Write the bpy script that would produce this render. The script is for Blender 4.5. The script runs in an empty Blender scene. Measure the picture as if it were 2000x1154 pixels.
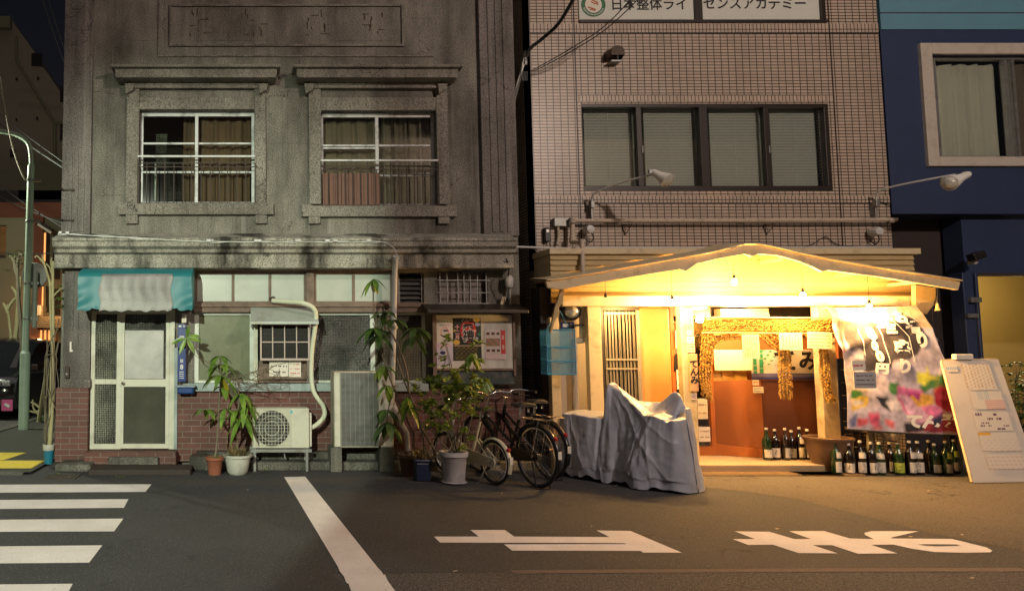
import bpy, bmesh, math, random
from mathutils import Vector, Matrix
random.seed(11)
S = bpy.context.scene
COL = S.collection
# ------------------------------------------------------------ camera, sky, light
TH = math.radians(4.32); F = 1430.0; CX, CY, CH = 480.0, 577.0, 1.5
cam = bpy.data.cameras.new("camera"); cam.sensor_width = 36; cam.lens = F / 2000 * 36
cam.shift_x = (1000 - CX) / 2000; cam.clip_end = 500
co = bpy.data.objects.new("camera", cam); COL.objects.link(co)
co.location = (0, 0, CH); co.rotation_euler = (math.pi / 2 + TH, 0, 0); S.camera = co

W = bpy.data.worlds.new("World"); S.world = W; W.use_nodes = True
wn = W.node_tree; bg = wn.nodes['Background']
sky = wn.nodes.new('ShaderNodeTexSky'); sky.sky_type = 'NISHITA'; sky.sun_disc = False
sky.sun_elevation = math.radians(4); sky.sun_rotation = math.radians(200)
tint = wn.nodes.new('ShaderNodeMix'); tint.data_type = 'RGBA'; tint.blend_type = 'MULTIPLY'; tint.inputs[0].default_value = 1; tint.inputs[7].default_value = (.70, .50, .60, 1)
wn.links.new(sky.outputs[0], tint.inputs[6]); wn.links.new(tint.outputs[2], bg.inputs[0]); bg.inputs[1].default_value = 0.0022
S.view_settings.view_transform = 'Standard'; S.view_settings.look = 'None'
S.view_settings.exposure = 1.8; S.view_settings.gamma = 1.0

def light(name, typ, loc, col, e, aim=None, size=0.1, spot=60, blend=0.5, ang=None):
    l = bpy.data.lights.new(name, typ); l.energy = e; l.color = col
    if typ == 'SUN': l.angle = math.radians(ang or 10)
    else: l.shadow_soft_size = size
    if typ == 'SPOT': l.spot_size = math.radians(spot); l.spot_blend = blend
    o = bpy.data.objects.new(name, l); COL.objects.link(o); o.location = loc
    if aim: o.rotation_euler = (Vector(aim) - Vector(loc)).to_track_quat('-Z', 'Y').to_euler()
    return o
# broad sun lamp added as soft warm fill, and the street lamps standing across the street
light('fill_sun', 'SUN', (0, -5, 20), (1, .86, .80), 0.085, aim=(2, 4, 0), ang=60)
light('street_lamp_light_green', 'SPOT', (-4.1, -7.6, 6.2), (.92, 1.0, .76), 2900, aim=(-0.5, 9.8, 1.1), size=.10, spot=31, blend=.75)
light('street_lamp_light_warm', 'POINT', (7.6, -1.2, 7.4), (1, .80, .68), 620, size=.25)
light('street_lamp_light_side', 'POINT', (-6.6, 14.2, 5.6), (.94, 1.0, .76), 240, size=.12)

# ------------------------------------------------------------ pixel -> place
def ray(px, py):
    r = (px - CX) / F; u = -(py - CY) / F
    return Vector((r, math.cos(TH) - math.sin(TH) * u, math.sin(TH) + math.cos(TH) * u))
def P(px, py, Y):
    d = ray(px, py); t = Y / d.y
    return (d.x * t, CH + d.z * t)
def P3(px, py, Y):
    x, z = P(px, py, Y); return Vector((x, Y, z))
def G(px, py, z=0.0):
    d = ray(px, py); t = (z - CH) / d.z
    return Vector((d.x * t, d.y * t, z))
def R(a, b, c, d, Y):
    m = (b + d) / 2
    return P(a, m, Y)[0], P(c, m, Y)[0], P(a, d, Y)[1], P(a, b, Y)[1]

# ------------------------------------------------------------ materials
def nodes(name):
    m = bpy.data.materials.new(name); m.use_nodes = True
    nt = m.node_tree; return m, nt, nt.nodes['Principled BSDF']
def N(nt, t, **k):
    n = nt.nodes.new(t)
    for a, b in k.items():
        if a.startswith('i_'):
            n.inputs[a[2:].replace('_', ' ')].default_value = b
        else: setattr(n, a, b)
    return n
def c4(c, k=1): return (c[0] * k, c[1] * k, c[2] * k, 1)
def objco(nt): return N(nt, 'ShaderNodeTexCoord').outputs['Object']
def mixc(nt, fac, a, b, mode='MIX'):
    m = N(nt, 'ShaderNodeMix', data_type='RGBA', blend_type=mode)
    for i, v in ((0, fac), (6, a), (7, b)):
        if hasattr(v, 'links') or isinstance(v, bpy.types.NodeSocket): nt.links.new(v, m.inputs[i])
        else: m.inputs[i].default_value = v
    return m.outputs[2]
def noise(nt, co, scale, detail=4, vec=None, rough=.6):
    if vec:
        mp = N(nt, 'ShaderNodeMapping'); mp.inputs['Scale'].default_value = vec
        nt.links.new(co, mp.inputs[0]); co = mp.outputs[0]
    n = N(nt, 'ShaderNodeTexNoise'); n.inputs['Scale'].default_value = scale
    n.inputs['Detail'].default_value = detail; n.inputs['Roughness'].default_value = rough
    nt.links.new(co, n.inputs['Vector']); return n.outputs[0]
def ramp(nt, v, a, b, ca=(0, 0, 0, 1), cb=(1, 1, 1, 1)):
    r = N(nt, 'ShaderNodeValToRGB'); e = r.color_ramp.elements
    e[0].position = a; e[1].position = b; e[0].color = ca; e[1].color = cb
    nt.links.new(v, r.inputs[0]); return r.outputs[0]
def bump(nt, bs, h, st, dist=.01):
    b = N(nt, 'ShaderNodeBump'); b.inputs['Strength'].default_value = st; b.inputs['Distance'].default_value = dist
    nt.links.new(h, b.inputs['Height']); nt.links.new(b.outputs[0], bs.inputs['Normal'])
def mat(name, col, rough=.6, metal=0, var=.25, vs=6, bmp=0, bs_=60, dirt=0, dcol=(.02, .018, .014), ds=2.5, streak=False, trans=0, alpha=1, spec=.5, sheen=0):
    m, nt, b = nodes(name)
    b.inputs['Roughness'].default_value = rough; b.inputs['Metallic'].default_value = metal
    b.inputs['Specular IOR Level'].default_value = spec
    if trans: b.inputs['Transmission Weight'].default_value = trans
    if alpha < 1: b.inputs['Alpha'].default_value = alpha
    if sheen: b.inputs['Sheen Weight'].default_value = sheen
    co = objco(nt)
    c = mixc(nt, noise(nt, co, vs), c4(col, 1 - var), c4([min(1, x) for x in col], 1 + var))
    if dirt:
        d = ramp(nt, noise(nt, co, ds, 6, vec=(1, 1, .18) if streak else None), .5, .72)
        dm = N(nt, 'ShaderNodeMath', operation='MULTIPLY'); nt.links.new(d, dm.inputs[0]); dm.inputs[1].default_value = dirt
        c = mixc(nt, dm.outputs[0], c, c4(dcol))
    nt.links.new(c, b.inputs['Base Color'])
    if bmp: bump(nt, b, noise(nt, co, bs_, 3), bmp)
    return m
def emis(name, col, st):
    m, nt, b = nodes(name); b.inputs['Base Color'].default_value = c4(col)
    b.inputs['Emission Color'].default_value = c4(col); b.inputs['Emission Strength'].default_value = st
    return m
def brickmat(name, c1, c2, mortar, bw, rh, ms, off=.5, rough=.6, bmp=.5, stain=.35, vert=False, sc=(.02, .018, .015)):
    m, nt, b = nodes(name); b.inputs['Roughness'].default_value = rough
    co = objco(nt); s = N(nt, 'ShaderNodeSeparateXYZ'); nt.links.new(co, s.inputs[0])
    ad = N(nt, 'ShaderNodeMath', operation='ADD'); nt.links.new(s.outputs[0], ad.inputs[0]); nt.links.new(s.outputs[1], ad.inputs[1])
    cb = N(nt, 'ShaderNodeCombineXYZ')
    nt.links.new(ad.outputs[0], cb.inputs[1 if vert else 0]); nt.links.new(s.outputs[2], cb.inputs[0 if vert else 1])
    t = N(nt, 'ShaderNodeTexBrick', offset=off, squash=1.0)
    nt.links.new(cb.outputs[0], t.inputs['Vector'])
    t.inputs['Scale'].default_value = 1; t.inputs['Brick Width'].default_value = bw; t.inputs['Row Height'].default_value = rh
    t.inputs['Mortar Size'].default_value = ms; t.inputs['Mortar Smooth'].default_value = .15; t.inputs['Bias'].default_value = 0
    t.inputs['Color1'].default_value = c4(c1); t.inputs['Color2'].default_value = c4(c2); t.inputs['Mortar'].default_value = c4(mortar)
    c = mixc(nt, .35, t.outputs[0], mixc(nt, noise(nt, co, 30, 3), t.outputs[0], c4(c1, .5)))
    d = ramp(nt, noise(nt, co, 1.3, 6, vec=(1, 1, .25)), .45, .75)
    dm = N(nt, 'ShaderNodeMath', operation='MULTIPLY'); nt.links.new(d, dm.inputs[0]); dm.inputs[1].default_value = stain
    c = mixc(nt, dm.outputs[0], c, c4(sc))
    nt.links.new(c, b.inputs['Base Color'])
    inv = N(nt, 'ShaderNodeMath', operation='SUBTRACT'); inv.inputs[0].default_value = 1; nt.links.new(t.outputs[1], inv.inputs[1])
    bump(nt, b, inv.outputs[0], bmp, .004)
    return m
def concrete(name, col, stain=.75, joints=True, seed=0, low=.45, high=.68, bw=1.15, rh=.72):
    m, nt, b = nodes(name); b.inputs['Roughness'].default_value = .9; b.inputs['Specular IOR Level'].default_value = .2
    co = objco(nt)
    mp = N(nt, 'ShaderNodeMapping'); mp.inputs['Location'].default_value = (seed, seed * .7, seed * .3); nt.links.new(co, mp.inputs[0]); cs = mp.outputs[0]
    c = mixc(nt, ramp(nt, noise(nt, cs, 1.4, 8), .3, .7), c4(col, .62), c4(col, 1.35))
    c = mixc(nt, ramp(nt, noise(nt, cs, 70, 2, rough=.9), .42, .60), c, mixc(nt, .72, c, c4((.02, .02, .02))))
    c = mixc(nt, ramp(nt, noise(nt, cs, 110, 1, rough=.9), .56, .66), c, mixc(nt, .5, c, c4((.5, .48, .42))))
    d1 = ramp(nt, noise(nt, cs, 1.6, 8, vec=(1, 1, .35)), low, high)
    d2 = ramp(nt, noise(nt, cs, 9, 5, vec=(1, 1, .06)), .5, .8)
    for d, k in ((d1, stain), (d2, stain * .6)):
        dm = N(nt, 'ShaderNodeMath', operation='MULTIPLY'); nt.links.new(d, dm.inputs[0]); dm.inputs[1].default_value = k
        c = mixc(nt, dm.outputs[0], c, c4((.025, .024, .02)))
    if joints:
        s = N(nt, 'ShaderNodeSeparateXYZ'); nt.links.new(co, s.inputs[0])
        cb = N(nt, 'ShaderNodeCombineXYZ'); nt.links.new(s.outputs[0], cb.inputs[0]); nt.links.new(s.outputs[2], cb.inputs[1])
        t = N(nt, 'ShaderNodeTexBrick', offset=0); nt.links.new(cb.outputs[0], t.inputs['Vector'])
        for k, v in (('Scale', 1), ('Brick Width', bw), ('Row Height', rh), ('Mortar Size', .005), ('Mortar Smooth', .3)): t.inputs[k].default_value = v
        dm = N(nt, 'ShaderNodeMath', operation='MULTIPLY'); nt.links.new(t.outputs[1], dm.inputs[0])
        nt.links.new(ramp(nt, noise(nt, cs, 2, 2), .42, .6), dm.inputs[1])
        c = mixc(nt, dm.outputs[0], c, c4(col, .35))
    vo = N(nt, 'ShaderNodeTexVoronoi', feature='DISTANCE_TO_EDGE'); vo.inputs['Scale'].default_value = .75
    wj = N(nt, 'ShaderNodeVectorMath', operation='ADD'); nn_ = N(nt, 'ShaderNodeTexNoise'); nn_.inputs['Scale'].default_value = 2.2; nn_.inputs['Detail'].default_value = 7; nt.links.new(cs, nn_.inputs['Vector'])
    nt.links.new(cs, wj.inputs[0]); nt.links.new(nn_.outputs[1], wj.inputs[1]); nt.links.new(wj.outputs[0], vo.inputs['Vector'])
    ck = ramp(nt, vo.outputs['Distance'], .0, .006, (1, 1, 1, 1), (0, 0, 0, 1)); ckm = N(nt, 'ShaderNodeMath', operation='MULTIPLY'); nt.links.new(ck, ckm.inputs[0]); nt.links.new(ramp(nt, noise(nt, cs, .7, 3), .50, .60), ckm.inputs[1])
    c = mixc(nt, ckm.outputs[0], c, c4((.03, .028, .024)))
    dr = ramp(nt, noise(nt, cs, 5, 4, vec=(1, 1, .035)), .60, .74); dm = N(nt, 'ShaderNodeMath', operation='MULTIPLY'); nt.links.new(dr, dm.inputs[0]); dm.inputs[1].default_value = .45
    c = mixc(nt, dm.outputs[0], c, c4((.42, .41, .37)))
    nt.links.new(c, b.inputs['Base Color'])
    bump(nt, b, noise(nt, cs, 110, 4, rough=.8), .6, .012)
    return m
def thin_glass(name, tint=(.8, .85, .8), rough=.03, fac=.12):
    m, nt, b = nodes(name)
    out = nt.nodes['Material Output']; nt.nodes.remove(b)
    tr = N(nt, 'ShaderNodeBsdfTransparent'); tr.inputs[0].default_value = c4(tint)
    gl = N(nt, 'ShaderNodeBsdfGlossy'); gl.inputs['Roughness'].default_value = rough
    lw = N(nt, 'ShaderNodeLayerWeight'); lw.inputs[0].default_value = .35
    ad = N(nt, 'ShaderNodeMath', operation='ADD'); nt.links.new(lw.outputs[1], ad.inputs[0]); ad.inputs[1].default_value = fac
    mx = N(nt, 'ShaderNodeMixShader'); nt.links.new(ad.outputs[0], mx.inputs[0]); nt.links.new(tr.outputs[0], mx.inputs[1]); nt.links.new(gl.outputs[0], mx.inputs[2])
    nt.links.new(mx.outputs[0], out.inputs[0]); return m
def dotglass(name, dark, lit, s=.028, rough=.25):
    """patterned obscured glass: small pressed cells"""
    m, nt, b = nodes(name); b.inputs['Roughness'].default_value = rough
    co = objco(nt); v = N(nt, 'ShaderNodeTexVoronoi'); v.inputs['Scale'].default_value = 1 / s; v.inputs['Randomness'].default_value = .12
    mp = N(nt, 'ShaderNodeMapping'); mp.inputs['Scale'].default_value = (1, .0001, 1); nt.links.new(co, mp.inputs[0]); nt.links.new(mp.outputs[0], v.inputs['Vector'])
    f = ramp(nt, v.outputs['Distance'], .22, .5, (1, 1, 1, 1), (0, 0, 0, 1))
    pick = ramp(nt, noise(nt, co, 2.2, 3), .35, .65)
    mm = N(nt, 'ShaderNodeMath', operation='MULTIPLY'); nt.links.new(f, mm.inputs[0]); nt.links.new(pick, mm.inputs[1])
    c = mixc(nt, mm.outputs[0], c4(dark), c4(lit)); nt.links.new(c, b.inputs['Base Color'])
    bump(nt, b, v.outputs['Distance'], .8, .01); return m
def attrmat(name, rough=.5, coat=0):
    m, nt, b = nodes(name); a = N(nt, 'ShaderNodeAttribute', attribute_name='print')
    nt.links.new(a.outputs['Color'], b.inputs['Base Color']); b.inputs['Roughness'].default_value = rough
    b.inputs['Coat Weight'].default_value = coat; b.inputs['Coat Roughness'].default_value = .12
    return m
def leafmat(name, a, b_, tr=.25):
    m, nt, b = nodes(name); co = objco(nt)
    c = mixc(nt, ramp(nt, noise(nt, co, 7, 2), .35, .65), c4(a), c4(b_)); nt.links.new(c, b.inputs['Base Color'])
    b.inputs['Roughness'].default_value = .35
    tl = N(nt, 'ShaderNodeBsdfTranslucent'); nt.links.new(c, tl.inputs[0])
    mx = N(nt, 'ShaderNodeMixShader'); mx.inputs[0].default_value = tr
    nt.links.new(b.outputs[0], mx.inputs[1]); nt.links.new(tl.outputs[0], mx.inputs[2]); nt.links.new(mx.outputs[0], nt.nodes['Material Output'].inputs[0])
    return m

M = {}
M['concrete'] = concrete('rough_concrete', (.31, .295, .255), .68)
M['concrete_trim'] = concrete('trim_concrete', (.31, .29, .25), .55, joints=False, seed=5, low=.5, high=.75)
M['cornice'] = concrete('stained_cornice', (.50, .485, .42), .94, joints=True, seed=9, low=.50, high=.60, bw=.84, rh=3)
M['pilaster'] = concrete('pilaster_stone', (.27, .245, .235), .6, joints=False, seed=3)
M['concrete_low'] = concrete('footing_concrete', (.18, .175, .15), .8, joints=False, seed=7)
M['brick'] = brickmat('red_brick', (.115, .038, .028), (.165, .058, .043), (.26, .22, .19), .235, .074, .0042, stain=.45)
M['tile'] = brickmat('pink_tile', (.50, .40, .32), (.60, .485, .39), (.016, .012, .010), .0985, .0445, .0062, off=0, rough=.35, stain=.22, bmp=.8)
M['tile_v'] = brickmat('pink_tile_upright', (.50, .40, .32), (.59, .475, .385), (.016, .012, .010), .105, .0505, .0056, off=0, rough=.35, stain=.2, vert=True, bmp=.8)
M['granite'] = mat('granite_slab', (.36, .32, .29), .35, var=.4, vs=120)
M['white_paint'] = mat('old_white_paint', (.60, .62, .62), .5, var=.15, dirt=.7, ds=6)
M['cream_metal'] = mat('cream_metal', (.58, .58, .48), .4, var=.08, dirt=.5, ds=3, dcol=(.15, .12, .07))
M['alu'] = mat('pale_aluminium', (.62, .66, .60), .4, var=.1, dirt=.35, ds=5)
M['alu_dark'] = mat('grey_blue_sill', (.33, .40, .40), .5, var=.15, dirt=.4)
M['wood_old'] = mat('weathered_wood', (.20, .145, .115), .8, var=.35, vs=12, dirt=.5, ds=5, bmp=.3)
M['black_metal'] = mat('black_metal', (.015, .013, .012), .4, var=.2)
M['rust_metal'] = mat('rusty_iron', (.045, .03, .022), .7, var=.4, vs=20)
M['dark'] = mat('dark_void', (.006, .006, .007), .9, var=.1)
M['dark_wood'] = mat('dark_brown_frame', (.022, .015, .012), .4, var=.2)
M['green_dark'] = mat('dark_green_board', (.035, .055, .055), .6, var=.3, dirt=.4, ds=8, dcol=(.25, .22, .17))
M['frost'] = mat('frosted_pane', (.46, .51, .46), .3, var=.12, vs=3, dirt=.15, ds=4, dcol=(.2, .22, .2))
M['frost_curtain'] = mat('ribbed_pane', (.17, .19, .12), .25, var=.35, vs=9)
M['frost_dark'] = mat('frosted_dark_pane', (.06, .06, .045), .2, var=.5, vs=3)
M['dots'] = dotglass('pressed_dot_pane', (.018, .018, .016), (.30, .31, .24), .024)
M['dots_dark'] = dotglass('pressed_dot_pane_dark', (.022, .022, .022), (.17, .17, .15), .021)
M['dots_warm'] = dotglass('pressed_dot_pane_warm', (.03, .026, .015), (.26, .24, .13), .021)  # warm lit look is put into the dot colours
M['glass'] = thin_glass('clear_window', (.92, .95, .92), .03, .04)
M['glass_dim'] = thin_glass('dim_window', (.86, .9, .86), .05, .05)
M['curtain_brown'] = mat('brown_curtain', (.20, .115, .075), .9, var=.3, vs=5, sheen=.2)
M['curtain_grey'] = mat('grey_curtain', (.27, .20, .155), .9, var=.25, vs=4)
M['curtain_white'] = mat('white_curtain', (.80, .76, .68), .9, var=.1, vs=4)
M['blind'] = mat('grey_blind', (.82, .80, .78), .6, var=.05)
M['red_board'] = mat('reddish_board', (.17, .09, .07), .8, var=.2)
M['teal'] = mat('teal_vinyl', (.008, .17, .20), .45, var=.18, vs=3, dirt=.5, ds=3, dcol=(.01, .10, .11))
M['paper'] = mat('white_paper', (.72, .68, .60), .8, var=.06)
M['paper_warm'] = mat('cream_paper', (.72, .62, .42), .8, var=.06)
M['ink'] = mat('black_ink', (.012, .012, .012), .6, var=0)
M['white_ink'] = mat('white_ink', (.75, .75, .72), .6, var=0)
M['red_ink'] = mat('red_ink', (.55, .05, .05), .6, var=0)
M['blue_ink'] = mat('blue_ink', (.05, .15, .5), .6, var=0)
M['blue_plate'] = mat('blue_enamel', (.012, .035, .20), .3, var=.1)
M['blue_box'] = mat('blue_plastic', (.01, .05, .20), .3, var=.2)
M['pvc'] = mat('white_pipe', (.55, .55, .54), .45, var=.12, dirt=.3, ds=6)
M['pvc_beige'] = mat('beige_pipe', (.50, .42, .33), .5, var=.12, dirt=.45, ds=5)
M['hose'] = mat('pale_hose', (.60, .62, .48), .6, var=.1, bmp=.3, bs_=40)
M['grey_metal'] = mat('grey_metal', (.28, .29, .28), .45, metal=.6, var=.2, dirt=.4, ds=8, dcol=(.12, .06, .03))
M['chrome'] = mat('chrome', (.75, .75, .75), .18, metal=1, var=.05)
M['cable'] = mat('black_cable', (.02, .02, .02), .6, var=.2)
M['terracotta'] = mat('terracotta', (.30, .10, .055), .8, var=.25, dirt=.3, bmp=.2)
M['pot_white'] = mat('white_pot', (.52, .52, .46), .6, var=.12, dirt=.5, ds=6, dcol=(.14, .12, .08))
M['pot_grey'] = mat('pale_lilac_pot', (.50, .48, .50), .6, var=.2, dirt=.5, ds=5)
M['pot_blue'] = mat('dark_blue_pot', (.012, .022, .06), .35, var=.2)
M['pot_brown'] = mat('brown_pot', (.13, .075, .045), .6, var=.25)
M['soil'] = mat('soil', (.05, .035, .025), .95, var=.4, vs=40, bmp=.6)
M['faint_ink'] = mat('faint_brown_ink', (.42, .30, .20), .8, var=0)
M['leaf'] = leafmat('glossy_leaf', (.09, .19, .03), (.24, .38, .06))
M['leaf_dark'] = leafmat('dark_leaf', (.04, .085, .02), (.10, .18, .04))
M['leaf_yellow'] = leafmat('yellow_leaf', (.40, .33, .02), (.5, .42, .04))
M['dry'] = leafmat('dry_grass', (.16, .13, .06), (.24, .19, .09), .1)
M['bark'] = mat('grey_bark', (.17, .145, .10), .9, var=.35, vs=15, bmp=.5)
M['bark_pale'] = mat('pale_bark', (.36, .33, .18), .9, var=.3, vs=10, bmp=.5)
M['rubber'] = mat('tyre_rubber', (.02, .02, .02), .7, var=.1)
M['bike_white'] = mat('cream_bike_paint', (.55, .54, .42), .3, var=.05)
M['bike_black'] = mat('black_bike_paint', (.012, .012, .014), .25, var=.05)
M['saddle'] = mat('black_saddle', (.022, .021, .02), .5, var=.1)
M['red_glass'] = emis('glowing_red_reflector', (.30, .01, .01), .03)  # faint emission stands in for light returned by the bicycle reflectors
M['tarp'] = mat('silver_grey_cover', (.35, .375, .45), .4, var=.12, vs=3, dirt=.35, ds=4, dcol=(.12, .12, .15))
M['yellow_tactile'] = mat('yellow_tactile', (.62, .50, .06), .7, var=.2, dirt=.3, ds=6)
M['asphalt'] = None
def road_paint():
    m, nt, b = nodes('road_paint'); b.inputs['Roughness'].default_value = .75; co = objco(nt)
    c = mixc(nt, ramp(nt, noise(nt, co, 2.5, 7), .3, .7), c4((.70, .66, .65)), c4((.84, .81, .80)))
    c = mixc(nt, ramp(nt, noise(nt, co, 45, 3, rough=.9), .60, .70), c, c4((.42, .40, .39)))
    wr = ramp(nt, noise(nt, co, 120, 3, rough=.95), .62, .66); w2 = N(nt, 'ShaderNodeMath', operation='MULTIPLY'); nt.links.new(wr, w2.inputs[0]); nt.links.new(ramp(nt, noise(nt, co, 1.6, 4), .42, .62), w2.inputs[1])
    c = mixc(nt, w2.outputs[0], c, c4((.08, .075, .07)))
    nt.links.new(c, b.inputs['Base Color']); bump(nt, b, noise(nt, co, 90, 4, rough=.85), .5, .012); return m
M['road_white'] = road_paint()
M['clap'] = mat('cream_clapboard', (.46, .34, .16), .6, var=.12, vs=3, dirt=.25, ds=4, dcol=(.22, .15, .08))
M['cream_trim'] = mat('cream_trim_paint', (.60, .49, .30), .5, var=.1, dirt=.5, ds=6, dcol=(.14, .09, .05))
M['orange_wood'] = mat('orange_wood', (.42, .13, .03), .4, var=.2, vs=5)
M['brown_panel'] = mat('brown_panel', (.11, .035, .014), .4, var=.12, vs=2)
M['orange_panel'] = mat('orange_brown_panel', (.29, .095, .026), .4, var=.12, vs=2)
M['rope'] = mat('straw_rope', (.34, .19, .035), .8, var=.5, vs=30, bmp=.6, bs_=120)
M['bamboo'] = mat('bamboo_pole', (.60, .42, .16), .5, var=.2, vs=12)
M['urn'] = mat('glazed_brown_urn', (.12, .07, .045), .35, var=.4, vs=4, dirt=.5, ds=3)
M['bottle_green'] = mat('green_bottle', (.010, .035, .010), .06, var=.1, spec=.9)
M['bottle_brown'] = mat('brown_bottle', (.008, .005, .004), .06, var=.1, spec=.9)
M['bottle_lime'] = mat('lime_label', (.42, .50, .08), .6, var=.05)
M['label_white'] = mat('white_bottle_label', (.68, .64, .56), .5, var=.06)
M['label_grey'] = mat('silver_bottle_label', (.38, .38, .40), .4, var=.1)
M['lattice'] = mat('lattice_metal', (.32, .29, .22), .4, metal=.3, var=.1)
M['net_blue'] = mat('blue_net', (.03, .30, .52), .6, alpha=.42)
M['net_edge'] = mat('blue_trim', (.02, .20, .40), .6, var=.1)
M['navy'] = mat('navy_wall', (.028, .045, .105), .5, var=.2, vs=3, dirt=.25, ds=3, dcol=(.03, .045, .11), bmp=.35, bs_=30)
M['teal_wall'] = mat('teal_wall', (.11, .27, .36), .6, var=.1, vs=2, bmp=.2, bs_=30)
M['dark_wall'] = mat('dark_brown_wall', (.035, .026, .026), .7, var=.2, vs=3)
M['beige_frame'] = mat('beige_window_trim', (.52, .47, .40), .6, var=.08, dirt=.3, ds=6)
M['ochre'] = mat('ochre_wall', (.36, .25, .08), .7, var=.08, vs=2)
M['pole_green'] = mat('pale_green_pole', (.36, .46, .36), .45, var=.1, dirt=.35, ds=4, dcol=(.12, .17, .12))
M['car_black'] = mat('black_car_paint', (.014, .014, .018), .10, var=.05, spec=1.0)
M['car_glass'] = mat('dark_car_glass', (.012, .014, .014), .05, var=.1, spec=.8)
M['far_grey'] = mat('far_grey_wall', (.15, .125, .10), .9, var=.12, vs=1)
M['far_grey_b'] = mat('far_grey_wall_b', (.12, .11, .07), .9, var=.12, vs=1)
M['far_red'] = mat('far_red_band', (.17, .055, .03), .8, var=.15, vs=1)
M['far_beige'] = mat('far_beige_wall', (.26, .23, .15), .9, var=.12, vs=1)
M['lamp_glass'] = mat('lamp_glass', (.55, .55, .5), .08, metal=.3, var=.2, vs=30)
M['bulb'] = emis('glowing_bulb', (1, .72, .30), 60)
M['lit_orange'] = emis('lit_shop_window', (1, .42, .12), .30)
M['headlamp'] = mat('headlamp_lens', (.7, .72, .75), .05, metal=.5, var=.1)
M['pane_cyan'] = emis('pale_cyan_lit_pane', (.50, .80, .70), .35)
M['print'] = attrmat('printed_sheet', .45)
M['print_gloss'] = attrmat('printed_vinyl', .32, .5)
M['mat_'] = mat('coir_mat', (.28, .19, .09), .95, var=.4, vs=60, bmp=.6)
M['stone_step'] = mat('shop_step', (.36, .27, .17), .8, var=.2, vs=5, dirt=.3)
M['dish'] = mat('porcelain', (.7, .68, .62), .3, var=.05)
def asphalt(name, base, speck, seed):
    m, nt, b = nodes(name); b.inputs['Roughness'].default_value = .82; b.inputs['Specular IOR Level'].default_value = .35
    co = objco(nt)
    c = mixc(nt, ramp(nt, noise(nt, co, .8, 8), .32, .68), c4(base, .72), c4(base, 1.35))
    c = mixc(nt, ramp(nt, noise(nt, co, 130, 2, rough=.9), .5, .68), c, c4(base, 1 + speck))
    c = mixc(nt, ramp(nt, noise(nt, co, 55, 3, rough=.9), .44, .60), c, c4(base, 1 + speck * .8))
    c = mixc(nt, ramp(nt, noise(nt, co, 38, 2, rough=.9), .60, .68), c, c4(base, .45))
    c = mixc(nt, ramp(nt, noise(nt, co, 90, 1, rough=.9), .66, .70), c, c4((.30, .28, .26)))
    vo = N(nt, 'ShaderNodeTexVoronoi', feature='DISTANCE_TO_EDGE'); vo.inputs['Scale'].default_value = .42
    wj = N(nt, 'ShaderNodeVectorMath', operation='ADD'); nn_ = N(nt, 'ShaderNodeTexNoise'); nn_.inputs['Scale'].default_value = 2.5; nn_.inputs['Detail'].default_value = 6; nt.links.new(co, nn_.inputs['Vector'])
    nt.links.new(co, wj.inputs[0]); nt.links.new(nn_.outputs[1], wj.inputs[1]); nt.links.new(wj.outputs[0], vo.inputs['Vector'])
    ck = ramp(nt, vo.outputs['Distance'], .0, .007, (1, 1, 1, 1), (0, 0, 0, 1)); ckm = N(nt, 'ShaderNodeMath', operation='MULTIPLY'); nt.links.new(ck, ckm.inputs[0]); nt.links.new(ramp(nt, noise(nt, co, .5, 3), .5, .62), ckm.inputs[1])
    c = mixc(nt, ckm.outputs[0], c, c4(base, .3))
    c = mixc(nt, ramp(nt, noise(nt, co, 1.7, 7), .62, .72), c, c4(base, .6))
    nt.links.new(c, b.inputs['Base Color'])
    bump(nt, b, noise(nt, co, 80, 4, rough=.85), seed, .02); return m
M['asphalt'] = asphalt('smooth_asphalt', (.041, .042, .0455), .5, .45)
M['asphalt_worn_lit'] = asphalt('worn_lamplit_asphalt', (.088, .078, .064), 1.3, .9)  # older asphalt, its tone also raised to paint the shop's light pool
M['asphalt_rough'] = asphalt('rough_asphalt', (.040, .038, .038), 4.5, 1.0)
M['asphalt_walk'] = asphalt('walk_asphalt', (.055, .055, .048), .5, .5)

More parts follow.
